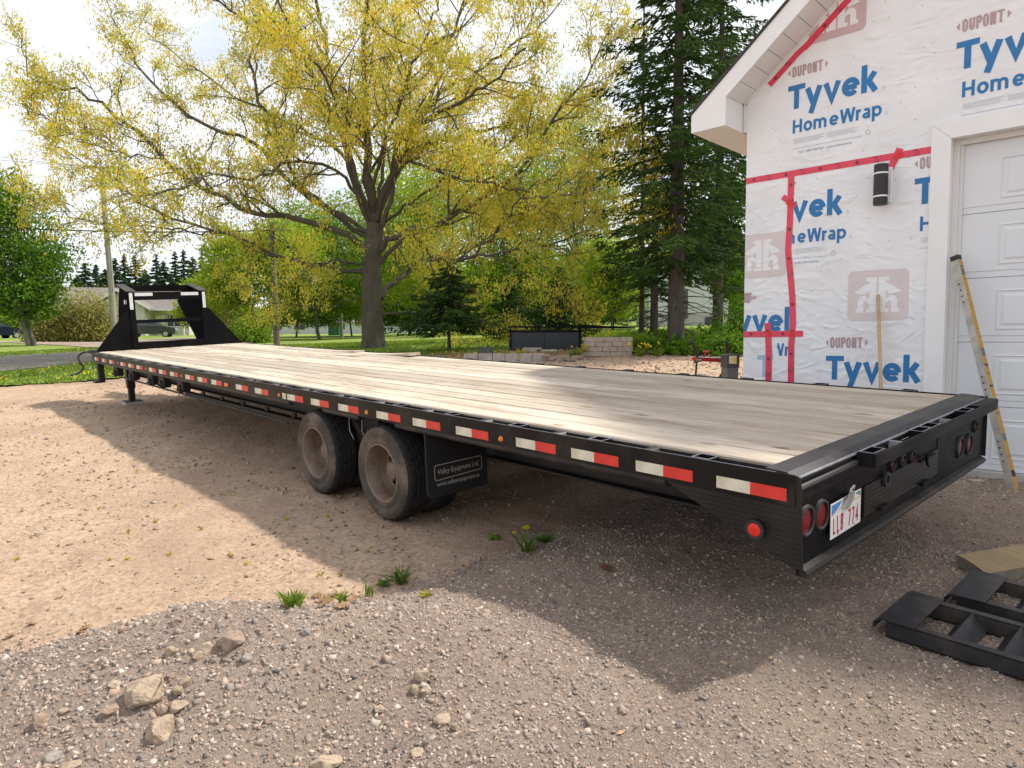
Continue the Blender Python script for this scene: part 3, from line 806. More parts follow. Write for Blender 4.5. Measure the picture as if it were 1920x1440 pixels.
# ------------------------------------------------------------------ lettering drawn with flat strokes (cap height = 1)
def arc(cx, cy, rx, ry, a0, a1, n=14):
    return [(cx + rx * math.cos(math.radians(a0 + (a1 - a0) * i / n)), cy + ry * math.sin(math.radians(a0 + (a1 - a0) * i / n))) for i in range(n + 1)]
def glyph(ch, s, w=1.0):
    """strokes and advance of a letter; s = stroke width, w = width factor"""
    h = s / 2; X = 0.75
    def sc(L, adv): return [[(p[0] * w, p[1]) for p in st] for st in L], adv * w
    hw = h / w
    if ch == 'T': return sc([[(0, 1 - h), (.72, 1 - h)], [(.36, 1 - s), (.36, 0)]], .72)
    if ch == 'y': return sc([[(hw * 1.1, X), (.38, .02)], [(.74 - hw * 1.1, X), (.27, -.32)]], .76)
    if ch == 'v': return sc([[(hw * 1.1, X), (.37, h * .4), (.74 - hw * 1.1, X)]], .78)
    if ch == 'e': return sc([arc(.34, X / 2, .34 - hw, X / 2 - h, 0, 318, 22), [(hw * 2, X / 2 - .01), (.68 - hw * 1.0, X / 2 - .01)]], .76)
    if ch == 'k': return sc([[(hw, 1.08), (hw, 0)], [(hw * 2, .34), (.60 - hw, X)], [(.25, .47), (.64 - hw, 0)]], .70)
    if ch == 'H': return sc([[(hw, 1), (hw, 0)], [(.74 - hw, 1), (.74 - hw, 0)], [(2 * hw, .5), (.74 - 2 * hw, .5)]], .86)
    if ch == 'o': return sc([arc(.34, X / 2, .34 - hw, X / 2 - h, 0, 360, 24)], .76)
    if ch == 'm': return sc([[(hw, X), (hw, 0)], arc(.30, .45, .30 - hw, .30 - h, 180, 0) + [(.60 - hw, 0)], arc(.60 + .30 - 2 * hw, .45, .30 - hw, .30 - h, 180, 0) + [(1.2 - 3 * hw, 0)]], 1.22)
    if ch == 'n': return sc([[(hw, X), (hw, 0)], arc(.31, .44, .31 - hw, .31 - h, 180, 0) + [(.62 - hw, 0)]], .72)
    if ch == 'W': return sc([[(hw, 1), (.29, 0)], [(.29, 0), (.55, 1)], [(.57, 1), (.83, 0)], [(.83, 0), (1.12 - hw, 1)]], 1.16)
    if ch == 'r': return sc([[(hw, X), (hw, 0)], arc(.34, .43, .34 - hw, .32 - h, 180, 85, 8)], .46)
    if ch == 'a': return sc([arc(.28, .47, .27 - hw, .28 - h, 140, 0, 10) + [(.55 - hw, 0)], arc(.27, .22, .27 - hw, .22 - h, 0, 360, 18)], .66)
    if ch == 'p': return sc([[(hw, X), (hw, -.30)], arc(.34, X / 2, .34 - hw, X / 2 - h, 0, 360, 24)], .76)
    if ch == 'D': return sc([[(hw, h), (hw, 1 - h)], [(hw, 1 - h), (.30, 1 - h)] + arc(.30, .68, .32 - hw, .32 - h, 90, 0, 8) + arc(.30, .32, .32 - hw, .32 - h, 0, -90, 8) + [(hw, h)]], .76)
    if ch == 'U': return sc([[(hw, 1)] + arc(.31, .31, .31 - hw, .31 - h, 180, 360, 10) + [(.62 - hw, 1)]], .76)
    if ch == 'P': return sc([[(hw, 1), (hw, 0)], [(2 * hw, 1 - h), (.32, 1 - h)] + arc(.32, .70, .30 - hw, .30 - h, 90, -90, 10) + [(2 * hw, .40 + h)]], .72)
    if ch == 'O': return sc([[(hw, .35), (hw, .65)] + arc(.31, .69, .31 - hw, .31 - h, 180, 0, 10) + arc(.31, .31, .31 - hw, .31 - h, 0, -180, 10) + [(hw, .36)]], .76)
    if ch == 'N': return sc([[(hw, 0), (hw, 1)], [(hw * 1.4, 1), (.62 - hw * 1.4, 0)], [(.62 - hw, 0), (.62 - hw, 1)]], .76)
    if ch == 'L': return sc([[(hw, 1), (hw, h), (.50, h)]], .64)
    if ch == 'B': return sc([[(hw, 0), (hw, 1)], [(2 * hw, 1 - h), (.30, 1 - h)] + arc(.30, .76, .24 - hw, .24 - h, 90, -90, 8) + [(2 * hw, .52)], [(.30, .52)] + arc(.30, .27, .28 - hw, .27 - h, 80, -90, 8) + [(2 * hw, h)]], .76)
    if ch == '7': return sc([[(0, 1 - h), (.58 - hw, 1 - h), (.22, 0)]], .70)
    if ch == '4': return sc([[(.44, 0), (.44, 1), (hw, .30), (.62, .30)]], .74)
    return [], .4

def ribbon(mb, pts, s, T, z, mi=0):
    """flat stroke of width s along pts with mitred joints; T maps (x,y,z) to 3-D"""
    P = np.array(pts, float)
    if len(P) < 2: return
    closed = len(P) > 3 and np.linalg.norm(P[0] - P[-1]) < 1e-6
    if closed: P = P[:-1]
    n = len(P)
    d = unit(np.diff(np.vstack([P, P[:1]]), axis=0))
    L = []
    for i in range(n):
        a = d[i - 1] if (i > 0 or closed) else d[i]
        b = d[i] if (i < n - 1 or closed) else d[i - 1]
        na, nb = np.array([-a[1], a[0]]), np.array([-b[1], b[0]])
        m = na + nb; m = m / (np.linalg.norm(m) + 1e-9)
        L.append(m * s / 2 / max(0.45, m @ na))
    L = np.array(L)
    vs = [T(*(P[i] + L[i]), z) for i in range(n)] + [T(*(P[i] - L[i]), z) for i in range(n)]
    r = range(n) if closed else range(n - 1)
    mb.add(vs, [(i, (i + 1) % n, n + (i + 1) % n, n + i) for i in r], mi)

def letters(mb, text, s, T, w=1.0, gap=0.0, mi=0, z0=0.0):
    """lay a word along x; returns its width in cap heights"""
    x = 0.0; k = 0
    for ch in text:
        st, adv = glyph(ch, s, w)
        for q in st:
            ribbon(mb, [(p[0] + x, p[1]) for p in q], s, T, z0 + 0.00025 * (k % 4), mi); k += 1
        x += adv + gap
    return x - gap

def text_mesh(name, body, size, mat, spacing=1.0, shear=0.0):
    """small plain lettering turned into a flat mesh"""
    c = bpy.data.curves.new(name, 'FONT')
    c.body = body; c.size = size; c.space_character = spacing; c.resolution_u = 2; c.shear = shear
    o = bpy.data.objects.new(name, c); COL.objects.link(o)
    dg = bpy.context.evaluated_depsgraph_get(); dg.update()
    me = bpy.data.meshes.new_from_object(o.evaluated_get(dg))
    bpy.data.objects.remove(o); bpy.data.curves.remove(c)
    me.name = name; me.materials.clear(); me.materials.append(mat)
    return me

# ================================================================== FLATBED TRAILER (local axes: x right, y forward, z up; z = 0 is the rail top, ground at -0.9)
W, LEN = 2.59, 12.03
TM = Matrix(((TT[0][0], TT[0][1], TT[0][2], TPOS[0]), (TT[1][0], TT[1][1], TT[1][2], TPOS[1]), (TT[2][0], TT[2][1], TT[2][2], TPOS[2]), (0, 0, 0, 1)))
trailer = empty('flatbed_trailer', matrix=TM, label='long black gooseneck flatbed trailer with weathered plank deck and red white reflective strips', cat='trailer')
def back(x, y, z): return (x, -z, y)           # lettering plane that faces the trailer's rear

# deck: thirteen rows of planks, each row in two or three lengths
x0, wid = 0.102, (2.488 - 0.102) / 13
joints = [[4.1, 8.6], [6.2], [2.9, 7.4], [5.3, 10.1], [3.6, 9.0], [7.0], [4.6, 8.2], [2.3, 6.5, 10.6], [5.8], [3.2, 8.8], [6.8], [4.4, 9.6], [6.08, 7.45]]
for r in range(13):
    ends = [0.148] + joints[r] + [LEN + 0.03]
    for k in range(len(ends) - 1):
        a, b = ends[k] + 0.002, ends[k + 1] - 0.002
        L = b - a
        mb = MB()
        xa, xb = 0.0065, wid - 0.0065
        lift = lambda t: 0.0
        if r == 12 and k == 1: lift = lambda t: 0.055 * max(0, 1 - t / 1.2) ** 2
        if r == 11 and k == 1: lift = lambda t: 0.0
        if r == 12 and k == 2: lift = lambda t: 0.03 * max(0, 1 - t / 0.9) ** 2
        if r == 10 and k == 1: lift = lambda t: 0.022 * max(0, 1 - t / 0.8) ** 2
        ns = 8 if lift(0) else 1
        ts = [1.4 * i / (ns - 1) for i in range(ns)] + [L] if ns > 1 else [0, L]
        c = 0.007
        sec = [(xa, -0.040), (xb, -0.040), (xb, -c), (xb - c, 0), (xa + c, 0), (xa, -c)]
        vs = [(p[0], t, p[1] + lift(t)) for t in ts for p in sec]
        n = 6
        fs = [(i * n + j, i * n + (j + 1) % n, (i + 1) * n + (j + 1) % n, (i + 1) * n + j) for i in range(len(ts) - 1) for j in range(n)]
        fs += [tuple(range(n))[::-1], tuple(range((len(ts) - 1) * n, len(ts) * n))]
        mb.add(vs, fs)
        o = mb.build('plank', M['deck'], trailer, (x0 + r * wid, a, 0.008 + random.uniform(-0.002, 0.003)))
        if lift(0) > 0.05: tag(o, 'plank with its end warped upwards')

rail = MB().box(0, 0.010, 0.022, LEN + 0.02, -0.125, 0.0, 0.0015).mesh('rub_rail', M['rail'])
link('rub_rail', rail, trailer); link('rub_rail', rail, trailer, (W - 0.010, 0, 0))
chan = MB().box(0, 0.008, 0.15, LEN, -0.15, -0.006).mesh('side_channel', M['under'])
link('side_channel', chan, trailer, (0.088, 0, 0)); link('side_channel', chan, trailer, (W - 0.096, 0, 0))
lip = MB().box(0, 0.002, 0.10, LEN, -0.0015, 0.0005).mesh('rail_edge', M['edge'])
link('rail_edge', lip, trailer, (0.003, 0, 0.0012))
pipe = MB().tube([(0, 0.63, 0), (0, 2.86, 0)], 0.030, 12).mesh('lower_rail', M['worn'], True)
link('lower_rail', pipe, trailer, (0.045, 0, -0.137))
pipe2 = MB().tube([(0, 3.36, 0), (0, 3.92, 0)], 0.030, 12).mesh('lower_rail', M['worn'], True)
link('lower_rail', pipe2, trailer, (0.045, 0, -0.137))
pipe3 = MB().tube([(0, 4.55, 0), (0, LEN, 0)], 0.030, 12).mesh('lower_rail', M['worn'], True)
link('lower_rail', pipe3, trailer, (0.045, 0, -0.137))
pk = MB()
for a, b, c, d in ((0, .078, 0, .006), (0, .078, .082, .088), (0, .006, .006, .082), (.072, .078, .006, .082)):
    pk.box(a, b, c, d, -0.13, 0.0015); pk.box(a + .0005, b - .0005, c + .0005, d - .0005, 0.0015, 0.0032, mi=1)
pocket = pk.mesh('stake_pocket', [M['rail'], M['edge']])
spool = MB().lathe([(0, .020), (0, .032), (.076, .032), (.076, .020), (0, .020)], 'x', (0, 0, 0), 14).mesh('pipe_spool', M['worn'], True)
k = 0
while 0.40 + 0.594 * k < LEN - 0.1:
    y = 0.40 + 0.594 * k
    link('stake_pocket', pocket, trailer, (0.010, y, 0)); link('stake_pocket', pocket, trailer, (W - 0.088, y, 0.010))
    if y + 0.33 < LEN: link('pipe_spool', spool, trailer, (0.011, y + 0.33, -0.030))
    k += 1

T0 = [0.053, 0.474, 0.882, 1.297, 1.839, 2.305, 2.758, 3.314, 3.774, 4.222, 4.925, 5.397, 6.092, 6.524, 6.944, 7.523, 7.978, 8.420, 9.026, 9.454, 9.891, 10.571, 11.050, 11.569]
tp = MB().box(-0.0012, 0, 0, 0.1525, -0.109, -0.058, mi=0).box(-0.0012, 0, 0.1525, 0.305, -0.109, -0.058, mi=1).mesh('reflective_strip', [M['refl_red'], M['refl_white']])
for t in T0: link('reflective_strip', tp, trailer, (0, t, 0))
link('reflective_strip', MB().box(-0.0012, 0, 0, 0.07, -0.109, -0.058).mesh('reflective_strip', [M['refl_white']]), trailer, (0, 4.555, 0))
mk = MB().lathe([(-0.012, 0), (-0.010, 0.011), (0, 0.018)], 'x', (0, 0, 0), 14).mesh('marker_lamp', M['amber'], True)
for t in (1.73, 3.20, 4.69, 7.38, 8.87, 10.35): link('marker_lamp', mk, trailer, (0, t, -0.084))
link('marker_lamp', MB().box(-0.014, 0, -0.05, 0.05, -0.018, 0.018, 0.005).mesh('marker_lamp', M['amber']), trailer, (0, 5.94, -0.084))

# rear: cap, ramp pockets, panel, lamps, bumper
MB().prism([(0.147, 0.009), (0.060, 0.005), (0.030, -0.012), (0.030, -0.05), (0.147, -0.05)], 'x', 0.012, W - 0.012).build('rear_cap', M['worn'], trailer)
MB().tube([(0.012, 0.020, -0.014), (W - 0.012, 0.020, -0.014)], 0.006, 6).build('cap_edge', M['edge'], trailer)
MB().tube([(0.012, 0.010, -0.052), (0.25, 0.008, -0.050), (0.55, 0.010, -0.048)], 0.013, 8).build('weld_ridge', M['worn'], trailer, smooth_=True)
MB().box(0.56, 2.50, -0.068, -0.056, -0.066, -0.004, 0.003).build('ramp_bar', M['black'], trailer)
MB().box(0.56, 0.572, -0.056, 0.012, -0.066, -0.004).build('ramp_bar_end', M['black'], trailer)
MB().box(2.2, 2.575, -0.055, 0.010, -0.064, -0.008).build('ramp_bar_filler', M['black'], trailer)
rp = MB()
for a, b, c, d in ((0, .13, 0, .006), (0, .13, .064, .070), (0, .006, .006, .064), (.124, .13, .006, .064)):
    rp.box(a, b, c * 0.9, d * 0.9, -0.058, 0.0); rp.box(a + .0005, b - .0005, c * 0.9 + .0005, d * 0.9 - .0005, 0.0, 0.0016, mi=1)
rpm = rp.mesh('ramp_pocket', [M['black'], M['edge']])
for x in (0.575, 1.19, 1.33, 1.93): link('ramp_pocket', rpm, trailer, (x, -0.0555, -0.004))
gs = MB().prism([(-0.055, 0), (0.010, 0.0), (0.010, -0.06)], 'x', 0, 0.012).mesh('gusset', M['edge'])
for x in (0.93, 1.66): link('gusset', gs, trailer, (x, 0, -0.012))
MB().box(0.032, W - 0.032, 0.014, 0.026, -0.41, -0.05).build('rear_panel', M['black'], trailer)
MB().box(0.018, W - 0.018, 0.004, 0.013, -0.105, -0.052, 0.003).build('rear_header', M['black'], trailer)
MB().prism([(0.0135, -0.374), (-0.012, -0.384), (-0.020, -0.398), (-0.012, -0.412), (0.0135, -0.412)], 'x', 0.034, W - 0.06).build('bumper', M['rusty'], trailer)
MB().box(1.66, 1.98, 0.010, 0.0135, -0.335, -0.12).build('backing_plate', M['black'], trailer)
prof = [(0.0, -0.012), (-0.006, -0.38), (0.05, -0.378), (0.61, -0.134), (0.61, -0.100), (0.03, -0.0985), (0.03, -0.004), (0.014, -0.002), (0.004, -0.006)]
sp = MB().prism(prof, 'x', -0.004, 0.004).mesh('side_plate', M['treadplate'])
so = link('side_plate', sp, trailer, (0.006, 0, 0)); so.rotation_euler = (0, -0.05, 0)
so = link('side_plate', sp, trailer, (W - 0.006, 0, 0)); so.rotation_euler = (0, 0.05, 0)
MB().disc((-0.008, 0.179, -0.249), 0.040, 'x', 22, 0.012, 0).lathe([(-0.017, 0), (-0.0165, 0.020), (-0.014, 0.031)], 'x', (0.001, 0.179, -0.249), 22, 1).build('side_reflector', [M['grommet'], M['lens_bright']], trailer, smooth_=True)
def lamp(r, name='tail_lamp'):
    mb = MB().lathe([(0.004, r * 0.86), (-0.010, r * 0.84), (-0.014, r * 0.92), (-0.012, r * 1.06), (0.0, r * 1.10)], 'y', (0, 0, 0), 26, 0)
    mb.lathe([(-0.006, 0), (-0.006, r * 0.5), (-0.002, r * 0.87)], 'y', (0, 0, 0), 26, 1)
    return mb.mesh(name, [M['grommet'], M['lens_red']], True)
big = lamp(0.060)
for x, z in ((0.078, -0.196), (0.212, -0.203), (2.065, -0.240), (2.245, -0.250)): link('tail_lamp', big, trailer, (x, 0.013, z))
sm = lamp(0.030, 'identification_lamp')
for x, z in ((0.985, -0.141), (1.120, -0.145), (1.255, -0.150)): link('identification_lamp', sm, trailer, (x, 0.013, z))
link('clearance_lamp', lamp(0.034, 'clearance_lamp'), trailer, (2.36, 0.013, -0.160))
td = MB().box(0.645, 1.65, 0.004, 0.0135, -0.320, -0.178, 0.002).build('hatch_door', M['treadplate'], trailer)
for x in (0.85, 1.41):
    MB().box(x - 0.05, x + 0.05, -0.020, 0.004, -0.322, -0.305, 0.002).build('hinge', M['black'], td)
MB().lathe([(0.0, 0.020), (-0.012, 0.020), (-0.012, 0.036), (0.0, 0.036)], 'y', (0.885, 0.002, -0.190), 18).build('lock_ring', M['worn'], td, smooth_=True)
MB().box(1.33, 1.55, -0.012, 0.003, -0.193, -0.180, 0.002).tube([(1.40, -0.014, -0.16), (1.405, -0.018, -0.215), (1.43, -0.018, -0.225)], 0.007, 6).build('latch', M['black'], td)
# licence plate
lp = MB().box(0, 0.305, -0.0015, 0.0015, -0.152, 0, 0.0004).mesh('licence_plate', M['plate'])
lp = link('licence_plate', lp, trailer, (0.266, -0.006, -0.170)); lp.rotation_euler = (0, -0.015, 0)
MB().box(0.06, 0.25, 0.0016, 0.019, -0.12, -0.02).build('plate_bracket', M['black'], lp)
lt = MB()
S = 0.062
def tplate(x, y, z): return (0.022 + x * S, -0.0022 - z, -0.136 + y * S * 1.18)
letters(lt, 'LLB', 0.14, tplate, 0.72, 0.14)
def tplate2(x, y, z): return (0.172 + x * S, -0.0022 - z, -0.136 + y * S * 1.18)
letters(lt, '774', 0.14, tplate2, 0.74, 0.10)
lt.build('plate_lettering', M['plate_red'], lp)
bl = MB()
bl.add([(0.006, -0.0020, -0.006), (0.105, -0.0020, -0.006), (0.085, -0.0020, -0.022), (0.05, -0.0020, -0.036), (0.006, -0.0020, -0.05)], [(0, 1, 2, 3, 4)], 0)
bl.add([(0.245, -0.0020, -0.006), (0.30, -0.0020, -0.006), (0.30, -0.0020, -0.028), (0.262, -0.0020, -0.018)], [(0, 1, 2, 3)], 1)
pts = spline([(0.01, -0.056), (0.08, -0.038), (0.16, -0.034), (0.24, -0.036), (0.298, -0.034)], 12)
bl.add([(p[0], -0.0024, p[1]) for p in pts] + [(p[0], -0.0024, p[1] + 0.005) for p in pts], [(i, i + 1, 13 + i, 12 + i) for i in range(11)], 2)
bl.build('plate_artwork', [M['plate_blue'], M['plate_green'], M['plate_gold']], lp)
nb = text_mesh('plate_script', 'new', 0.020, M['plate'], 1.0, 0.3)
pb = MB()
for x, z in ((0.07, -0.142), (0.235, -0.142)): pb.disc((x, -0.002, z), 0.004, 'y', 8, 0.002)
pb.build('plate_bolt', M['ink'], lp)
# cracked grey housing of the plate lamp
hs = MB()
ring = [(0.105, -0.004, -0.030), (0.118, -0.022, 0.004), (0.130, -0.026, 0.040), (0.155, -0.028, 0.050), (0.170, -0.024, 0.036), (0.195, -0.018, 0.006), (0.222, -0.006, -0.020)]
low = [(0.100, -0.003, -0.046), (0.118, -0.010, -0.050), (0.138, -0.012, -0.052), (0.158, -0.012, -0.048), (0.178, -0.010, -0.040), (0.202, -0.008, -0.032), (0.228, -0.003, -0.026)]
hs.add(ring + low, [(i, i + 1, 8 + i, 7 + i) for i in range(6)])
hs.add([(0.118, -0.029, 0.034), (0.145, -0.033, 0.056), (0.165, -0.031, 0.052), (0.162, -0.029, 0.032), (0.137, -0.033, 0.024)], [(0, 1, 2, 3, 4)])
hs.disc((0.140, -0.034, 0.038), 0.006, 'y', 8, 0.002, 1)
ho = hs.build('plate_lamp_housing', [M['alu'], M['ink']], lp)
sm_ = ho.modifiers.new('solid', 'SOLIDIFY'); sm_.thickness = 0.003

# running gear
def tyre_mesh(mirror):
    s = -1 if mirror else 1
    prof = [(0.0, 0.222), (-0.004, 0.235), (0.001, 0.262), (-0.006, 0.300), (-0.002, 0.318), (0.010, 0.340), (0.024, 0.355), (0.040, 0.360), (0.064, 0.3615), (0.068, 0.350), (0.076, 0.350), (0.080, 0.3625), (0.102, 0.363), (0.106, 0.351), (0.114, 0.351), (0.118, 0.363), (0.140, 0.3625), (0.144, 0.350), (0.152, 0.350), (0.156, 0.3615), (0.180, 0.360), (0.196, 0.355), (0.210, 0.340), (0.222, 0.318), (0.226, 0.30), (0.220, 0.262), (0.222, 0.222)]
    def rf(j, k, r):
        if 5 <= j <= 7 or 20 <= j <= 22: return r - (0.005 if k % 4 == 0 else 0.0)
        if j in (8, 11, 12, 15, 16, 19): return r - (0.006 if (k + (j // 4)) % 4 == 0 else 0.0)
        return r
    mb = MB().lathe([((p[0] if s > 0 else 0.222 - p[0]), p[1]) for p in prof], 'x', (0, 0, 0), 112, 0, rf)
    me = mb.mesh('tyre', [M['rubber'], M['tread']], False)
    for p in me.polygons:
        c = p.center
        if math.hypot(c.y, c.z) > 0.344: p.material_index = 1
    return me
ty = tyre_mesh(False)
rm = MB().lathe([(0.002, 0.224), (-0.004, 0.219), (-0.004, 0.212), (0.006, 0.203), (0.030, 0.199), (0.045, 0.190), (0.100, 0.186), (0.125, 0.180), (0.150, 0.168), (0.158, 0.150)], 'x', (0, 0, 0), 48, 0)
for k in range(40):                                      # wheel disc with hand holes
    a0, a1 = 2 * math.pi * k / 40, 2 * math.pi * (k + 1) / 40
    P = lambda t, r, a: (t, r * math.cos(a), r * math.sin(a))
    if k % 5 not in (1, 2): rm.add([P(.158, .150, a0), P(.158, .150, a1), P(.152, .110, a1), P(.152, .110, a0)], [(0, 1, 2, 3)])
    rm.add([P(.152, .110, a0), P(.152, .110, a1), P(.150, .072, a1), P(.150, .072, a0)], [(0, 1, 2, 3)])
rm.lathe([(0.150, 0.074), (0.095, 0.070), (0.085, 0.060), (0.082, 0.030), (0.082, 0.0)], 'x', (0, 0, 0), 24, 0)
for k in range(8):
    a = 2 * math.pi * k / 8 + 0.2
    rm.lathe([(0.132, 0.0), (0.132, 0.011), (0.15, 0.011)], 'x', (0, 0.092 * math.cos(a), 0.092 * math.sin(a)), 6)
rm = rm.mesh('rim', M['rim'], True)
ri = MB().lathe([(0.10, 0.0), (0.10, 0.20), (0.0, 0.20)], 'x', (0, 0, 0), 24).mesh('rim', M['under'], True)
WZ = -0.540
for wy in (3.150, 4.195):
    for side in (0, 1):
        for inner in (0, 1):
            e = bpy.data.objects.new('wheel', None); COL.objects.link(e); e.parent = trailer
            if side == 0: e.location = (0.060 + inner * 0.27, wy, WZ)
            else:
                e.location = (W - 0.060 - inner * 0.27, wy, WZ); e.rotation_euler = (0, 0, math.pi)
            e.rotation_euler[0] = random.uniform(0, 6.2)
            link('tyre', ty, e); link('rim', rm if not inner else ri, e)
    MB().tube([(0.2, wy, WZ), (W - 0.2, wy, WZ)], 0.065, 12).build('axle', M['under'], trailer, smooth_=True)
    for x in (0.66, W - 0.66):
        sg = MB()
        for q in range(5): sg.box(x - 0.035, x + 0.035, wy - 0.42 + q * 0.06, wy + 0.42 - q * 0.06, WZ + 0.09 + q * 0.012 - 0.012 * 1, WZ + 0.09 + q * 0.012 - 0.002)
        sg.build('leaf_spring', M['under'], trailer)
hg = MB().box(0.30, 0.36, 3.55, 3.80, -0.42, -0.10, 0.004).box(0.62, 0.70, 3.58, 3.76, -0.48, -0.10).tube([(0.20, 3.62, -0.33), (0.32, 3.62, -0.33)], 0.022, 10).build('suspension_hanger', M['under'], trailer)
ln = MB().tube([(0.13, 3.50, -0.14), (0.13, 3.51, -0.28), (0.16, 3.48, -0.36)], 0.004, 5).tube([(0.13, 3.70, -0.14), (0.13, 3.705, -0.30), (0.15, 3.68, -0.37)], 0.004, 5).build('brake_line', M['edge'], trailer)
for x in (0.60, W - 0.60):
    MB().box(x - 0.006, x + 0.006, 0.30, 12.0, -0.40, -0.16).box(x - 0.07, x + 0.07, 0.30, 12.0, -0.172, -0.16).box(x - 0.07, x + 0.07, 0.30, 12.0, -0.412, -0.40).build('main_beam', M['under'], trailer)
    lc = MB().box(x - 0.04, x + 0.04, 4.9, 9.2, -0.515, -0.485)
    for y in np.arange(5.0, 9.2, 0.7): lc.box(x - 0.012, x + 0.012, y, y + 0.09, -0.485, -0.412)
    lc.build('truss_chord', M['under'], trailer)
cm = MB().box(0.096, W - 0.096, -0.025, 0.025, -0.15, -0.036).mesh('cross_member', M['under'])
for y in np.arange(0.42, 12.0, 0.405): link('cross_member', cm, trailer, (0, float(y), 0))
MB().box(0.55, W - 0.55, 2.0, 2.1, -0.30, -0.15).build('rear_crossbeam', M['under'], trailer)
wi = MB().box(0.0, 0.10, -0.11, 0.11, -0.17, 0.0, 0.012).lathe([(-0.02, 0.0), (-0.02, 0.055), (0.11, 0.055), (0.11, 0)], 'x', (0, 0.0, -0.135), 14).tube([(-0.03, 0, -0.135), (-0.03, 0.0, -0.15)], 0.02, 8).mesh('strap_winch', M['under'], True)
for y in (11.22, 10.28, 9.28, 8.76, 7.98): link('strap_winch', wi, trailer, (0.14, y, -0.165))
MB().tube([(0.2, 5.0, -0.40), (0.2, 11.0, -0.36)], 0.012, 6).build('winch_track', M['under'], trailer)
for x in (0.49, W - 0.49):
    MB().box(x - 0.06, x + 0.06, 11.79, 11.91, -0.62, -0.13, 0.006).box(x - 0.045, x + 0.045, 11.805, 11.895, -0.835, -0.62).box(x - 0.13, x + 0.13, 11.72, 11.98, -0.85, -0.835).box(x - 0.05, x + 0.05, 11.80, 11.90, -0.64, -0.62).build('landing_leg', M['under'], trailer)
    MB().box(x - 0.14, x + 0.14, 11.71, 11.99, -0.912, -0.85, 0.004).build('support_block', M['concrete'], trailer)
MB().box(0.03, 0.12, 11.84, 11.96, -0.46, -0.125, 0.004).box(-0.03, 0.12, 11.84, 12.06, -0.49, -0.455, 0.004).build('corner_step', M['under'], trailer)
MB().tube(spline([(0.05, 12.15, 0.025), (-0.10, 12.2, 0.01), (-0.17, 12.2, -0.06), (-0.15, 12.17, -0.17), (-0.12, 12.15, -0.24), (-0.19, 12.15, -0.315), (-0.33, 12.12, -0.345)], 22), 0.017, 8).box(-0.02, 0.10, 12.08, 12.2, -0.01, 0.05, 0.006).build('crank_handle', M['worn'], trailer, smooth_=True)

# gooseneck
GY0 = 12.10
for x, s in ((0.695, 1), (1.885, -1)):
    side = [(GY0 + 0.02, 0.0), (GY0 + 0.50, 0.0), (GY0 + 0.58, 0.14), (GY0 + 1.0, 0.5), (GY0 + 0.97, 0.64), (GY0 + 0.84, 0.9), (GY0 + 0.70, 1.14), (GY0 + 0.02, 1.0)]
    if s < 0: side = [(GY0 + 0.02, 0.0), (GY0 + 0.50, 0.0), (GY0 + 0.58, 0.14), (GY0 + 1.5, 0.84), (GY0 + 1.1, 1.08), (GY0 + 0.70, 1.14), (GY0 + 0.02, 1.0)]
    MB().prism(side, 'x', x - 0.010, x + 0.010).build('neck_side_plate', M['neck'], trailer)
    MB().box(x - 0.045, x + 0.040, GY0 - 0.02, GY0 + 0.06, -0.02, 1.0, 0.004).build('neck_post', M['neck'], trailer)
    fl = MB().prism([(GY0 - 0.022, 1.003), (GY0 + 0.68, 1.146), (GY0 + 0.68, 1.160), (GY0 - 0.022, 1.017)], 'x', x - 0.075, x + 0.07)
    fl.build('neck_flange', M['worn'], trailer)
MB().prism([(0.05, 0.0), (0.650, 0.0), (0.650, 0.735), (0.615, 0.735), (0.58, 0.68), (0.10, 0.05)], 'y', GY0 - 0.006, GY0 + 0.006).build('neck_gusset', M['neck'], trailer)
MB().prism([(1.925, 0.0), (2.54, 0.0), (2.50, 0.05), (1.97, 0.69), (1.925, 0.71)], 'y', GY0 - 0.006, GY0 + 0.006).build('neck_gusset', M['neck'], trailer)
MB().box(0.735, 1.84, GY0 - 0.01, GY0 + 0.07, 0.86, 0.998, 0.004).build('neck_crossbeam', M['neck'], trailer)
MB().box(0.705, 1.875, GY0 + 0.60, GY0 + 0.68, 1.02, 1.135, 0.004).build('neck_crossbeam', M['neck'], trailer)
MB().box(0.735, 1.84, GY0 - 0.005, GY0 + 0.05, 0.46, 0.52, 0.004).build('neck_rung', M['neck'], trailer)
MB().box(0.735, 1.84, GY0 - 0.03, GY0 + 0.07, 0.0, 0.13, 0.004).build('headboard_tube', M['neck'], trailer)
for a, b, z0_, z1_ in ((0.652, 0.706, 0.70, 0.985), (1.862, 1.914, 0.70, 0.985)):
    MB().box(a, b, GY0 - 0.0225, GY0 - 0.0205, z0_, z1_).build('grey_reflector', M['refl_grey'], trailer)
for a, b in ((0.745, 1.03), (1.50, 1.80)):
    MB().box(a, b, GY0 - 0.0125, GY0 - 0.0105, 0.93, 0.985).build('grey_reflector', M['refl_grey'], trailer)
MB().box(0.655, 0.683, GY0 + 0.30, GY0 + 0.36, 0.80, 0.87).build('neck_label', M['plate_label'], trailer)

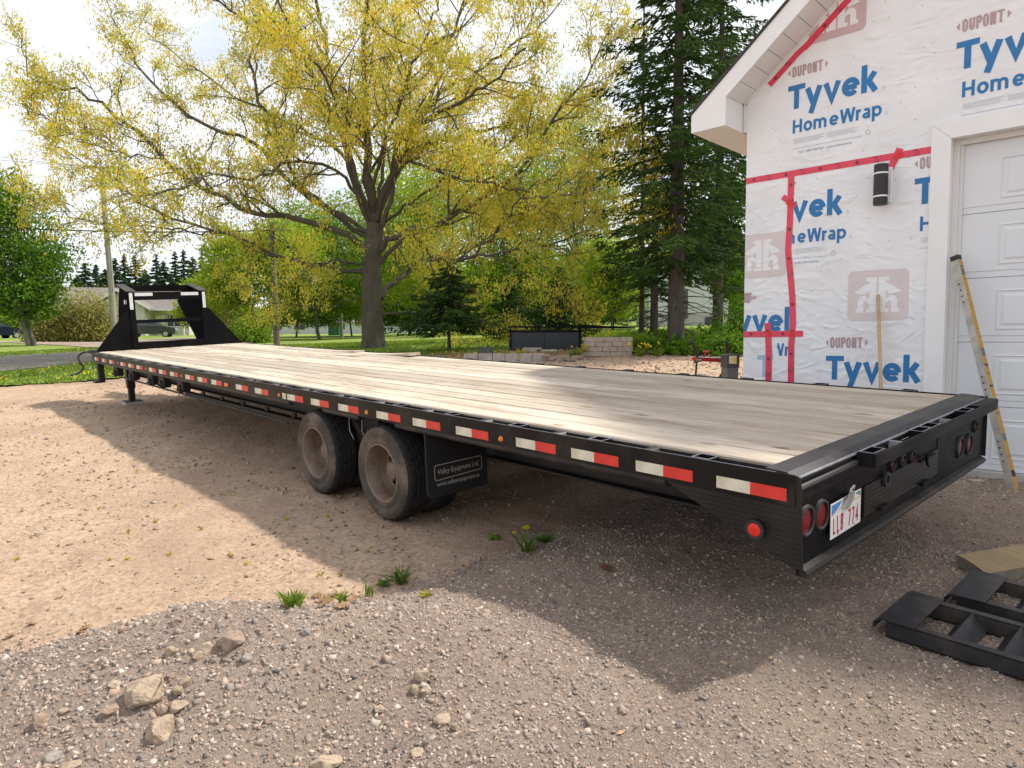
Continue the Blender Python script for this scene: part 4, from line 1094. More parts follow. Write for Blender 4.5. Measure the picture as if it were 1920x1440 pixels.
# mud flaps
fp = [(0.0, 0.0), (0.0, -0.42), (0.012, -0.448), (0.04, -0.46), (0.52, -0.46), (0.52, 0.0)]
fo = link('mud_flap', MB().prism(fp, 'y', 0.0, 0.010).mesh('mud_flap', M['flap']), trailer, (0.015, 2.50, -0.14))
link('mud_flap', MB().prism([(-p[0], p[1]) for p in fp][::-1], 'y', 0.0, 0.010).mesh('mud_flap', M['flap']), trailer, (W - 0.015, 2.50, -0.14))
MB().box(0.005, 0.50, 0.0, 0.0, -0.44, -0.44)
fe = MB(); ribbon(fe, [(0.006, -0.01), (0.006, -0.42), (0.016, -0.444), (0.04, -0.454), (0.50, -0.454)], 0.004, lambda x, y, z: (x, -0.0012 - z, y), 0)
fe.build('flap_hem', M['worn'], fo)
fb = MB(); r_ = 0.02
box = arc(0.083, -0.262, r_, r_, 180, 90, 5) + arc(0.449, -0.262, r_, r_, 90, 0, 5) + arc(0.449, -0.315, r_, r_, 0, -90, 5) + arc(0.083, -0.325, r_, r_, -90, -180, 5)
ribbon(fb, box + [box[0]], 0.005, lambda x, y, z: (x, -0.0015 - z, y), 0)
fb.build('flap_frame', M['print_silver'], fo)
for body, size, loc, sx in (('\u00b7Valley Equipment Ltd.', 0.052, (0.078, -0.0015, -0.307), 0.78), ('www.valleyequipment.ca', 0.046, (0.078, -0.0015, -0.388), 0.80)):
    o = link('flap_lettering', text_mesh('flap_lettering', body, size, M['print_silver'], 1.0, 0.12 if size > 0.05 else 0), fo, loc)
    o.rotation_euler = (math.pi / 2, 0, 0); o.scale = (sx, 1.0, 1)

# ------------------------------------------------------------------ steel ramps, timber block beside the trailer (same local axes)
def tloc(x, y, z):
    v = TM @ Vector((x, y, z)); return (v.x, v.y, v.z)
def ramp_thing(x, y, rz, label):
    e = empty('loading_ramp', matrix=TM @ Matrix.Translation((x, y, -0.772)) @ Matrix.Rotation(rz, 4, 'Z') @ Matrix.Scale(0.93, 4, (1, 0, 0)), label=label, cat='loading ramp', group='steel loading ramps')
    for sx in (-0.19, 0.15):
        MB().box(sx, sx + 0.008, -1.55, -0.02, 0.022, 0.095).box(sx, sx + 0.040, -1.55, -0.03, 0.087, 0.0952).box(sx, sx + 0.040, -1.55, -0.03, 0.0218, 0.03).build('side_channel', M['worn'], e)
    MB().prism([(0.030, 0.052), (0.028, 0.076), (0.015, 0.093), (-0.005, 0.102), (-0.13, 0.1015), (-0.13, 0.096), (-0.006, 0.096), (0.010, 0.088), (0.021, 0.074), (0.024, 0.052)], 'x', -0.20, 0.205).build('hook_plate', M['worn'], e)
    ag = MB().prism([(0.0, 0.094), (0.006, 0.094), (0.055, 0.034), (0.049, 0.032), (0.002, 0.086), (-0.045, 0.032), (-0.051, 0.034)], 'x', -0.182, 0.15).mesh('rung', M['worn'])
    for k in range(8): link('rung', ag, e, (0, -0.255 - k * 0.172, 0))
    return e
ramp_thing(0.625, -0.15, 0.0, 'black steel ramp lying nearest the camera on the gravel behind the trailer')
ramp_thing(1.085, -0.285, 0.0, 'black steel ramp lying between the other ramp and the timber block')
tb = empty('timber_block', matrix=TM @ Matrix.Translation((1.502, -0.147, -0.757)) @ Matrix.Rotation(-0.455, 4, 'Z'), label='short thick offcut of raw timber lying on the gravel beside the black ramps', cat='timber')
tpoly = [(0.0, 0.0), (-0.01, -0.06), (-0.035, -0.13), (-0.085, -0.237), (0.80, -0.237), (0.80, 0.0)]
MB().prism(tpoly, 'z', 0.0, 0.060).build('timber_body', M['wood_side'], tb)
MB().add([(p[0], p[1], 0.0615) for p in tpoly], [tuple(range(6))]).build('sawn_face', M['wood_raw'], tb)

# ================================================================== GARAGE (local axes: x right along the wall, y into the building, z up; z = 0 about the slab)
U = np.array([0.7226, -0.6913, 0.0]); INN = np.array([0.6913, 0.7226, 0.0])
GO = np.array([3.769, 5.673, -1.18 + HC])
GM = Matrix(((U[0], INN[0], 0, GO[0]), (U[1], INN[1], 0, GO[1]), (0, 0, 1, GO[2]), (0, 0, 0, 1)))
garage = empty('garage', matrix=GM, label='new garage clad in white printed house wrap with a white overhead door', cat='garage')
UL, UR, RIDGE, PITCH = -1.949, 4.85, 1.45, 0.823  # ridge and right end are unseen, placed to shape the roof's shadow reach
EAVE = 3.516
def roof_v(u): return EAVE + PITCH * ((u - UL) if u < RIDGE else (UR - u))
DL, DR, DT = -0.177, 2.58, 2.809
fw = [(UL, -0.10), (DL, -0.10), (DL, DT), (DR, DT), (DR, -0.10), (UR, -0.10), (UR, EAVE), (RIDGE, roof_v(RIDGE)), (UL, EAVE)]
wl_ = MB()
wl_.prism([(UL, -0.10), (DL - 0.1, -0.10), (DL - 0.1, roof_v(DL - 0.1)), (UL, EAVE)], 'y', 0.0, 0.12)
wl_.prism([(DL - 0.1, DT + 0.05), (DR + 0.1, DT + 0.05), (DR + 0.1, roof_v(DR + 0.1)), (RIDGE, roof_v(RIDGE)), (DL - 0.1, roof_v(DL - 0.1))], 'y', 0.0, 0.12)
wl_.prism([(DR + 0.1, -0.10), (UR, -0.10), (UR, EAVE), (DR + 0.1, roof_v(DR + 0.1))], 'y', 0.0, 0.12)
wl_.build('wrapped_wall', M['wrap'], garage)
sw = MB().box(UL, UL + 0.12, 0.1205, 8.0, -0.10, EAVE).mesh('side_wall', M['wrap'])
link('side_wall', sw, garage); link('side_wall', sw, garage, (UR - UL - 0.12, 0, 0))
MB().prism([(UL, -0.1), (UR, -0.1), (UR, EAVE), (RIDGE, roof_v(RIDGE)), (UL, EAVE)], 'y', 8.0, 8.12).build('end_wall', M['wrap'], garage)
MB().box(UL - 0.02, DL - 0.14, -0.012, 0.10, -0.30, -0.10).box(DL - 0.14, DR + 0.15, -0.10, 0.3, -0.30, 0.010, 0.006).box(DR + 0.15, UR + 0.02, -0.012, 0.10, -0.30, -0.10).box(DL - 0.14, DR + 0.15, 0.02, 0.3, 0.010, 0.070).build('foundation', M['concrete'], garage)
# door trim, jamb, weather strips
tr = MB()
tr.prism([(-0.320, 0.03), (DL, 0.03), (DL, DT), (-0.320, 2.949)], 'y', -0.026, -0.001)
tr.prism([(DR, 0.03), (DR + 0.143, 0.03), (DR + 0.143, 2.949), (DR, DT)], 'y', -0.026, -0.001)
tr.prism([(-0.3195, 2.951), (DL + 0.001, DT + 0.001), (DR - 0.001, DT + 0.001), (DR + 0.1425, 2.951)], 'y', -0.027, -0.001)
tr.build('door_trim', M['white_vinyl'], garage)
jb = MB().box(DL - 0.02, DL, -0.0005, 0.125, 0.03, DT).box(DR, DR + 0.02, -0.0005, 0.125, 0.03, DT).box(DL, DR, -0.0005, 0.125, DT, DT + 0.02)
jb.build('door_jamb', M['white_vinyl'], garage)
ws = MB().box(DL + 0.001, DL + 0.045, 0.075, 0.092, 0.06, DT - 0.001).box(DL + 0.001, DL + 0.072, 0.093, 0.108, 0.06, DT - 0.03)
ws.box(DR - 0.045, DR - 0.001, 0.075, 0.092, 0.06, DT - 0.001).box(DL + 0.045, DR - 0.045, 0.076, 0.092, DT - 0.045, DT - 0.001)
ws.build('weather_strip', M['strip'], garage)
# overhead door: five sections with raised panels
dl, dr = DL + 0.03, DR - 0.03
sec_h = 0.5305
MB().box(dl - 0.02, dr + 0.02, 0.113, 0.15, 2.60, DT - 0.002).box(dl - 0.01, dr + 0.01, 0.1425, 0.16, 0.07, 2.72).build('door_backing', M['door'], garage)
MB().box(UL - 0.044, UL - 0.002, 0.003, 0.10, 3.2325, 3.50).build('corner_trim', M['soffit'], garage)
door = empty('overhead_door'); door.parent = garage; door.location = (0, 0.112, 0.072)
for k in range(5):
    z0_ = k * sec_h
    sb = MB()
    sb.box(dl, dr, 0.0, 0.03, z0_ + 0.055, z0_ + sec_h - 0.055)
    sb.box(dl, dr, 0.004, 0.03, z0_ + 0.002, z0_ + 0.0545, 0.0015)
    sb.box(dl, dr, 0.004, 0.03, z0_ + sec_h - 0.0545, z0_ + sec_h - 0.002, 0.0015)
    so = sb.build('door_panel', M['door'], door)
    for q in range(4):
        a = dl + 0.30 + q * 0.60; b = a + 0.46; c = z0_ + 0.10; d = z0_ + sec_h - 0.10
        e1, e2, dp = 0.022, 0.055, 0.012
        vs = []
        for (i, y) in ((0, -0.0006), (e1 * 0.5, -dp * 0.55), (e1, 0.006), (e2, -dp * 0.6)):
            vs += [(a + i, y, c + i), (b - i, y, c + i), (b - i, y, d - i), (a + i, y, d - i)]
        fs = [(r * 4 + i, r * 4 + (i + 1) % 4, r * 4 + 4 + (i + 1) % 4, r * 4 + 4 + i) for r in range(3) for i in range(4)] + [(12, 13, 14, 15)]
        MB().add(vs, fs).build('raised_panel', M['door'], so)
# roof, fascia, soffit, eave return
EL = -2.36
def rake(u): return 3.498 + PITCH * (u + 1.995)
fa = [(EL, 3.225), (-1.995, 3.228), (-1.995, 3.498), (RIDGE, rake(RIDGE)), (RIDGE, rake(RIDGE) + 0.215), (EL, 3.395)]
MB().prism(fa, 'y', -0.372, -0.350).build('fascia', M['white_vinyl'], garage)
mir = lambda p: (2 * RIDGE - p[0], p[1])
MB().prism([mir(p) for p in fa][::-1], 'y', -0.372, -0.350).build('fascia', M['white_vinyl'], garage)
for s in (0, 1):
    f_ = (lambda u: u) if s == 0 else (lambda u: 2 * RIDGE - u)
    def bx(a, b, y0_, y1_, z0__, z1__):
        a, b = f_(a), f_(b)
        return (min(a, b), max(a, b), y0_, y1_, z0__, z1__)
    MB().box(*bx(EL, -1.995, -0.3495, 8.3, 3.2265, 3.232)).build('eave_soffit', M['eave'], garage)
    MB().box(*bx(-2.003, -1.995, -0.3495, -0.002, 3.2325, 3.505)).build('eave_return', M['white_vinyl'], garage)
    MB().box(*bx(EL, EL + 0.02, -0.3495, 8.3, 3.2325, 3.38)).build('eave_fascia', M['white_vinyl'], garage)
    rf = MB().prism([(EL - 0.02, 3.385), (RIDGE, rake(RIDGE) + 0.205), (RIDGE, rake(RIDGE) + 0.235), (EL - 0.02, 3.415)] if s == 0 else [mir(p) for p in [(EL - 0.02, 3.385), (RIDGE, rake(RIDGE) + 0.205), (RIDGE, rake(RIDGE) + 0.235), (EL - 0.02, 3.415)]][::-1], 'y', -0.385, 8.35)
    rf.build('roof', M['shingle'], garage)
    n = 26; du = (RIDGE + 1.995) / n
    for k in range(n):
        a, b = -1.995 + k * du + 0.003, -1.995 + (k + 1) * du - 0.003
        q = [(a, rake(a) + 0.004), (b, rake(b) + 0.004), (b, rake(b) + 0.012), (a, rake(a) + 0.012)]
        if s: q = [mir(p) for p in q][::-1]
        MB().prism(q, 'y', -0.349, -0.014).build('soffit_panel', M['soffit'], garage)
    MB().prism([(-1.98, rake(-1.98) - 0.022), (RIDGE, rake(RIDGE) - 0.022), (RIDGE, rake(RIDGE) + 0.003), (-1.98, rake(-1.98) + 0.003)] if s == 0 else [mir(p) for p in [(-1.98, rake(-1.98) - 0.022), (RIDGE, rake(RIDGE) - 0.022), (RIDGE, rake(RIDGE) + 0.003), (-1.98, rake(-1.98) + 0.003)]][::-1], 'y', -0.013, -0.001).build('soffit_trim', M['soffit'], garage)

# ------------------------------------------------------------------ print on the house wrap
def clip(me, co, no):
    bm = bmesh.new(); bm.from_mesh(me)
    bmesh.ops.bisect_plane(bm, geom=bm.verts[:] + bm.edges[:] + bm.faces[:], plane_co=co, plane_no=no, clear_outer=True)
    bm.to_mesh(me); bm.free(); me.update()
    return me
def wallT(u, v, S):
    return lambda x, y, z: (u + x * S, -0.0022 - z, v + y * S)
SEAM = -1.487
def put(mb, name, mat, umin=None, umax=None, vmin=None, vmax=None):
    me = mb.mesh(name, mat)
    if umin is not None: clip(me, (umin, 0, 0), (-1, 0, 0))
    if umax is not None: clip(me, (umax, 0, 0), (1, 0, 0))
    if vmin is not None: clip(me, (0, 0, vmin), (0, 0, -1))
    if vmax is not None: clip(me, (0, 0, vmax), (0, 0, 1))
    if len(me.polygons): return link(name, me, garage)
def block(u, v, **kw):
    """one printed panel of the wrap: small name, large word, product word, small print"""
    vd = kw.pop('dup', True)
    mb = MB(); letters(mb, 'Tyvek', 0.215, wallT(u, v, 0.222), 1.0, -0.02); put(mb, 'wrap_lettering', kw.get('mat', M['blue_print']), **{k: q for k, q in kw.items() if k != 'mat'})
    mb = MB(); letters(mb, 'HomeWrap', 0.185, wallT(u + 0.05, v - 0.226, 0.124), 0.95, 0.005); put(mb, 'wrap_lettering', kw.get('mat', M['blue_print']), **{k: q for k, q in kw.items() if k != 'mat'})
    kk = {k: q for k, q in kw.items() if k != 'mat'}
    mb = MB(); ribbon(mb, arc(u + 0.835, v + 0.012, 0.012, 0.012, 0, 360, 14), 0.0022, lambda x, y, z: (x, -0.0023, y), 0)
    ribbon(mb, arc(u + 0.865, v - 0.215, 0.011, 0.011, 0, 360, 14), 0.002, lambda x, y, z: (x, -0.0023, y), 0); put(mb, 'registered_mark', M['fine_dark'], **kk)
    if vd:
        mb = MB(); wd_ = letters(mb, 'DUPONT', 0.165, wallT(u + 0.035, v + 0.295, 0.098), 0.66, -0.015)
        for s, x in ((-1, u + 0.018), (1, u + 0.055 + wd_ * 0.098)):
            mb.add([(x, -0.0023, v + 0.315), (x, -0.0023, v + 0.375), (x + s * 0.024, -0.0023, v + 0.345)], [(0, 1, 2)])
        put(mb, 'rose_lettering', M['dup_print'], **kk)
    mb = MB()
    for r in range(4):
        z = v - 0.285 - r * 0.0125
        for c in range(2): mb.add([(u + 0.06 + c * 0.30, -0.0022, z), (u + 0.34 + c * 0.30 - 0.03 * (r % 2), -0.0022, z), (u + 0.34 + c * 0.30 - 0.03 * (r % 2), -0.0022, z + 0.004), (u + 0.06 + c * 0.30, -0.0022, z + 0.004)], [(0, 1, 2, 3)])
    put(mb, 'fine_print', M['fine_print'], **kk)
    mb = MB(); mb.add([(u + 0.05, -0.0022, v - 0.372), (u + 0.67, -0.0022, v - 0.372), (u + 0.67, -0.0022, v - 0.3695), (u + 0.05, -0.0022, v - 0.3695)], [(0, 1, 2, 3)])
    ribbon(mb, [(u + 0.712, v - 0.375), (u + 0.712, v - 0.36), (u + 0.70, v - 0.352), (u + 0.722, v - 0.325), (u + 0.744, v - 0.352), (u + 0.732, v - 0.36), (u + 0.732, v - 0.375)], 0.0028, lambda x, y, z: (x, -0.0023, y), 0)
    put(mb, 'fine_print', M['fine_dark'], **kk)
    me = text_mesh('fine_print', 'Call 1-800-448-9835  tyvek.ca/homewrap', 0.0285, M['fine_dark'])
    for vt in me.vertices: vt.co = (u + 0.11 + vt.co.x, -0.0024, v - 0.420 + vt.co.y)
    if 'umin' in kk: clip(me, (kk['umin'], 0, 0), (-1, 0, 0))
    if 'umax' in kk: clip(me, (kk['umax'], 0, 0), (1, 0, 0))
    if 'vmin' in kk: clip(me, (0, 0, kk['vmin']), (0, 0, -1))
    if len(me.polygons): link('fine_print', me, garage)
block(-1.543, 3.345); block(-0.168, 3.352); block(1.21, 3.352)
block(-1.812, 2.307, umin=SEAM); block(-0.440, 2.305, umax=-0.322)
block(-2.185, 1.238, umin=UL + 0.001, umax=SEAM, vmin=1.225)
block(-1.135, 0.786)
mb = MB(); letters(mb, 'Wra', 0.165, wallT(-1.66, 1.00, 0.124), 0.93, 0.02); put(mb, 'wrap_lettering', M['blue_print'], umin=-1.60, umax=SEAM)
mb = MB(); letters(mb, 'T', 0.215, wallT(-1.80, 0.785, 0.222)); put(mb, 'wrap_lettering', M['blue_faint'], umax=-1.62)
def badge(u, v, w_, h_, mat, umin=None, vmax=None, umax=None):
    """rounded square with two pale letters back to back under a roof line"""
    r = 0.05
    ol = arc(u + w_ - r, v + h_ - r, r, r, 0, 90, 5) + arc(u + r, v + h_ - r, r, r, 90, 180, 5) + arc(u + r, v + r, r, r, 180, 270, 5) + arc(u + w_ - r, v + r, r, r, 270, 360, 5)
    mb = MB().add([(p[0], -0.0022, p[1]) for p in ol], [tuple(range(len(ol)))])
    put(mb, 'wrap_badge', mat, umin=umin, vmax=vmax, umax=umax)
    mb = MB(); c = u + w_ / 2
    for s in (-1, 1):
        P = lambda x, y: (c + s * x * w_, -0.0027, v + y * h_)
        q = lambda pts: mb.add([P(*p) for p in pts], [tuple(range(len(pts)))])
        q([(0.015, 0.16), (0.135, 0.16), (0.135, 0.86), (0.015, 0.86)])
        q([(0.135, 0.78), (0.19, 0.78), (0.19, 0.86), (0.135, 0.86)])
        q([(0.20, 0.52), (0.40, 0.56), (0.20, 0.72), (0.135, 0.74), (0.135, 0.60)])
        q([(0.135, 0.42), (0.21, 0.50), (0.29, 0.48), (0.33, 0.40), (0.33, 0.24), (0.36, 0.24), (0.36, 0.16), (0.23, 0.16), (0.23, 0.37), (0.19, 0.39), (0.135, 0.34)])
        q([(0.135, 0.16), (0.185, 0.16), (0.185, 0.23), (0.135, 0.23)])
    put(mb, 'badge_letters', M['wrap'], umin=umin, vmax=vmax, umax=umax)
badge(-2.005, 1.775, 0.475, 0.435, M['pink_print'], umin=UL + 0.001)
badge(-0.955, 1.328, 0.495, 0.447, M['pink_print'])
badge(-1.36, 3.90, 0.495, 0.447, M['pink_deep'])
badge(0.02, 3.92, 0.495, 0.447, M['pink_deep'])
mb = MB()
wd_ = letters(mb, 'T', 0.19, wallT(-1.93, 1.528, 0.098), 0.60, 0.02)
mb.add([(-1.875, -0.0023, 1.548), (-1.875, -0.0023, 1.608), (-1.851, -0.0023, 1.578)], [(0, 1, 2)])
put(mb, 'rose_lettering', M['dup_print'])

def tape(pts, w_=0.058, lift=0.0034, mat=None):
    """strip of red sheathing tape with printed marks"""
    P = np.array(pts, float)
    mb = MB(); ribbon(mb, pts, w_, lambda x, y, z: (x, -lift - z, y), 0)
    o = mb.build('tape_strip', mat or M['tape'], garage)
    ink = MB()
    for a, b in zip(P[:-1], P[1:]):
        L = np.linalg.norm(b - a); d = (b - a) / L; n_ = np.array([-d[1], d[0]])
        for k in range(int(L / 0.16)):
            c = a + d * (0.08 + 0.16 * k)
            T_ = lambda x, y, z: (*((c + d * x + n_ * y)[:1]), -lift - 0.0008, (c + d * x + n_ * y)[1])
            if k % 2 == 0:
                ribbon(ink, arc(0, 0, 0.012, 0.012, 0, 360, 10), 0.006, T_, 0); ribbon(ink, [(-0.006, -0.004), (0.006, 0.005)], 0.005, T_, 0)
            else:
                ribbon(ink, [(-0.03, 0.018), (0.004, 0.022)], 0.006, T_, 0); ribbon(ink, [(-0.022, -0.022), (0.02, -0.018)], 0.005, T_, 0); ribbon(ink, [(-0.01, 0.001), (0.016, 0.002)], 0.004, T_, 0)
    if ink.v: ink.build('tape_ink', M['ink'], o)['kind'] = 'stuff'
tape([(UL + 0.002, 2.745), (-0.322, 2.748)])
tape([(-1.497, 2.718), (-1.500, 2.30), (-1.512, 2.02), (-1.462, 1.58), (-1.450, 1.32), (-1.462, 1.10), (-1.450, 0.2)], 0.060, 0.0042)
tape([(UL + 0.002, 1.214), (-1.352, 1.216)], 0.058, 0.0050)
tape([(-1.700, 1.325), (-1.682, 1.05), (-1.675, 0.2)], 0.062, 0.0058)
tape([(-1.728, 3.630), (-1.46, 3.855), (-1.335, 3.93)], 0.058, 0.0034)
tape([(-1.40, 3.885), (-1.28, 3.985), (-0.4, 4.70)], 0.062, 0.0042)
tape([(-0.560, 2.805), (-0.675, 2.56)], 0.060, 0.0050)
tape([(-1.575, 2.54), (-1.452, 2.43)], 0.052, 0.0050)
for q in ([(-0.545, 2.768), (-0.604, 2.722)], [(-1.698, 1.214), (-1.660, 1.214)], [(-1.478, 1.215), (-1.432, 1.215)], [(-1.526, 2.488), (-1.472, 2.442)]):
    mb = MB(); ribbon(mb, q, 0.056, lambda x, y, z: (x, -0.0068, y), 0); mb.build('tape_overlap', M['tape2'], garage)
st_ = MB()
for k in range(170):
    u = random.uniform(UL + 0.05, 0.9); v = random.uniform(0.8, 4.4)
    if v > roof_v(u) - 0.1 or (u > -0.33 and v < 2.97): continue
    st_.box(u, u + 0.008, -0.0035, -0.0020, v, v + 0.0035)
st_.build('staples', M['ink'], garage)['kind'] = 'stuff'

# wall lamp
lampo = empty('wall_lamp', matrix=GM @ Matrix.Translation((-0.715, 0, 2.32)), label='black cylinder wall lamp with two white bands beside the garage door', cat='wall lamp')
MB().box(0.0, 0.105, -0.030, -0.0075, 0.03, 0.335, 0.006).build('mounting_block', M['white_vinyl'], lampo)
MB().box(0.030, 0.065, -0.075, -0.030, 0.10, 0.22, 0.005).build('lamp_arm', M['lamp_black'], lampo)
lb = MB()
for a, b in ((0.0, 0.066), (0.080, 0.262), (0.276, 0.345)): lb.lathe([(a, 0.0), (a, 0.054), (a + 0.003, 0.057), (b - 0.003, 0.057), (b, 0.054), (b, 0.0)], 'z', (0.045, -0.130, 0.0), 28)
lb.build('lamp_body', M['lamp_black'], lampo, smooth_=True)
for a in (0.066, 0.262): MB().lathe([(a, 0.0), (a, 0.0545), (a + 0.014, 0.0545), (a + 0.014, 0.0)], 'z', (0.045, -0.130, 0.0), 28).build('lamp_band', M['lamp_band'], lampo, smooth_=True)

# spirit level leaning on the door jamb, wooden stick leaning on the wall
def frame_between(a, b, side):
    a, b = Vector(a), Vector(b)
    z = (b - a).normalized(); x = Vector(side) - z * Vector(side).dot(z); x.normalize(); y = z.cross(x)
    return Matrix(((x.x, y.x, z.x, a.x), (x.y, y.y, z.y, a.y), (x.z, y.z, z.z, a.z), (0, 0, 0, 1))), (b - a).length
la = (0.386, -0.255, -0.075); lb_ = (-0.118, -0.032, 1.845)
fm, ll = frame_between(la, lb_, (0.90, -0.43, 0.2))
lev = empty('spirit_level', matrix=GM @ fm, label='long scuffed spirit level with yellow edge leaning against the garage door', cat='spirit level')
MB().box(-0.031, 0.031, -0.022, 0.022, 0.02, ll - 0.04, 0.002).build('level_body', M['level_grey'], lev)
MB().box(0.0312, 0.0335, -0.020, 0.020, 0.02, ll - 0.04).build('painted_edge', M['level_yellow'], lev)
for a, b in ((-0.01, 0.022), (ll - 0.045, ll)): MB().box(-0.034, 0.036, -0.025, 0.025, a, b, 0.006).build('end_cap', M['lamp_black'], lev)
hl = MB()
for zc in (0.30, ll * 0.5 - 0.18, ll - 0.40):
    for q in range(4): hl.lathe([(0, 0.0), (0, 0.0075)], 'y', (-0.008, -0.0228, zc + q * 0.052), 10)
hl.build('vial_holes', M['ink'], lev)['kind'] = 'stuff'
fm, ll = frame_between((-0.50, -0.42, -0.12), (-0.695, -0.022, 1.554), (1, 0, 0))
stk = empty('wooden_stick', matrix=GM @ fm, label='plain wooden handle leaning against the printed wall wrap', cat='stick')
MB().tube([(0, 0, 0), (0.004, 0, ll * 0.4), (0, 0, ll)], [0.016, 0.016, 0.014], 12).build('shaft', M['stick'], stk, smooth_=True)

# ================================================================== TREES
def wobble(p0, d, L, n, amp, up=0.0):
    """a gently wandering polyline"""
    p = np.array(p0, float); d = np.array(d, float); d /= np.linalg.norm(d)
    out = [p.copy()]
    for _ in range(n):
        d = d + RNG.normal(size=3) * amp + np.array([0, 0, up])
        d /= np.linalg.norm(d)
        p = p + d * L / n
        out.append(p.copy())
    return np.array(out)

def branchy(tb, limb, r0, r1, leaves, n_side, len_side, up=0.12, twigs=5, tw_len=0.9, t0=0.25, dens=1.0, flat=0.75):
    """side branches and twigs along a limb; leaf positions are appended to leaves"""
    n = len(limb)
    seg = np.linalg.norm(np.diff(limb, axis=0), axis=1); tot = seg.sum()
    cum = np.concatenate([[0], np.cumsum(seg)]) / tot
    for k in range(n_side):
        t = t0 + (1 - t0) * (k + RNG.random()) / n_side
        i = min(n - 2, int(np.searchsorted(cum, t)) - 1)
        p = limb[i] + (limb[i + 1] - limb[i]) * RNG.random()
        tan = unit(limb[i + 1] - limb[i])
        d = RNG.normal(size=3) * np.array([1, 1, flat]); d = d - tan * (d @ tan); d = unit(d)
        d = unit(d * 0.9 + tan * 0.75 + np.array([0, 0, up]))
        L = len_side * RNG.uniform(0.55, 1.15) * (1.15 - 0.55 * t)
        br = wobble(p, d, L, 6, 0.17, 0.02)
        rr = max(0.010, (r0 + (r1 - r0) * t) * 0.45)
        tb.add(br, rr * 1.1, 0.009, 5)
        for q in range(twigs):
            s = RNG.uniform(0.2, 1.0)
            j = min(5, int(s * 6))
            pp = br[j] + (br[j + 1] - br[j]) * RNG.random()
            dd = unit(RNG.normal(size=3) * np.array([1, 1, 0.8]) + unit(br[j + 1] - br[j]) * 0.9 + np.array([0, 0, 0.10]))
            tw = wobble(pp, dd, tw_len * RNG.uniform(0.4, 1.1), 4, 0.22, 0.0)
            tb.add(tw, 0.012, 0.005, 3)
            m = RNG.poisson(9 * dens)
            for _ in range(m):
                a = RNG.uniform(0.3, 1.0) * 4; b = min(3, int(a))
                leaves.append(tw[b] + (tw[b + 1] - tw[b]) * (a - b) + RNG.normal(size=3) * np.array([0.10, 0.10, 0.10]))
        m = RNG.poisson(7 * dens)
        for _ in range(m): leaves.append(br[-1] + RNG.normal(size=3) * 0.22)

# ------------------------------------------------------------------ the big oak
OY = 24.0
oak = empty('oak_tree', loc=tuple(gp(700, OY)), label='huge spreading oak with yellow catkins and bare grey limbs behind the trailer', cat='tree')
oz = Vector(oak.location)
tb = Tubes(); lv = []
def O(pts, y0=0.0, y1=0.0):
    n = len(pts)
    return np.array([px(a, b, OY + y0 + (y1 - y0) * i / (n - 1)) for i, (a, b) in enumerate(pts)])
base = gp(700, OY)
trunk = np.vstack([[base + (0, 0, -0.3)], O([(700, 640), (698, 600), (697, 540), (699, 470), (704, 420)])])
tb.add(spline(trunk, 16), 0.42, 0.29, 14)
for a in np.arange(0, 6.2, 1.05):                                  # root flare
    tb.add(wobble(base + np.array([0.29 * math.cos(a), 0.29 * math.sin(a), 0.45]), (0.22 * math.cos(a), 0.22 * math.sin(a), -1.1), 0.6, 4, 0.05), 0.09, 0.12, 7)
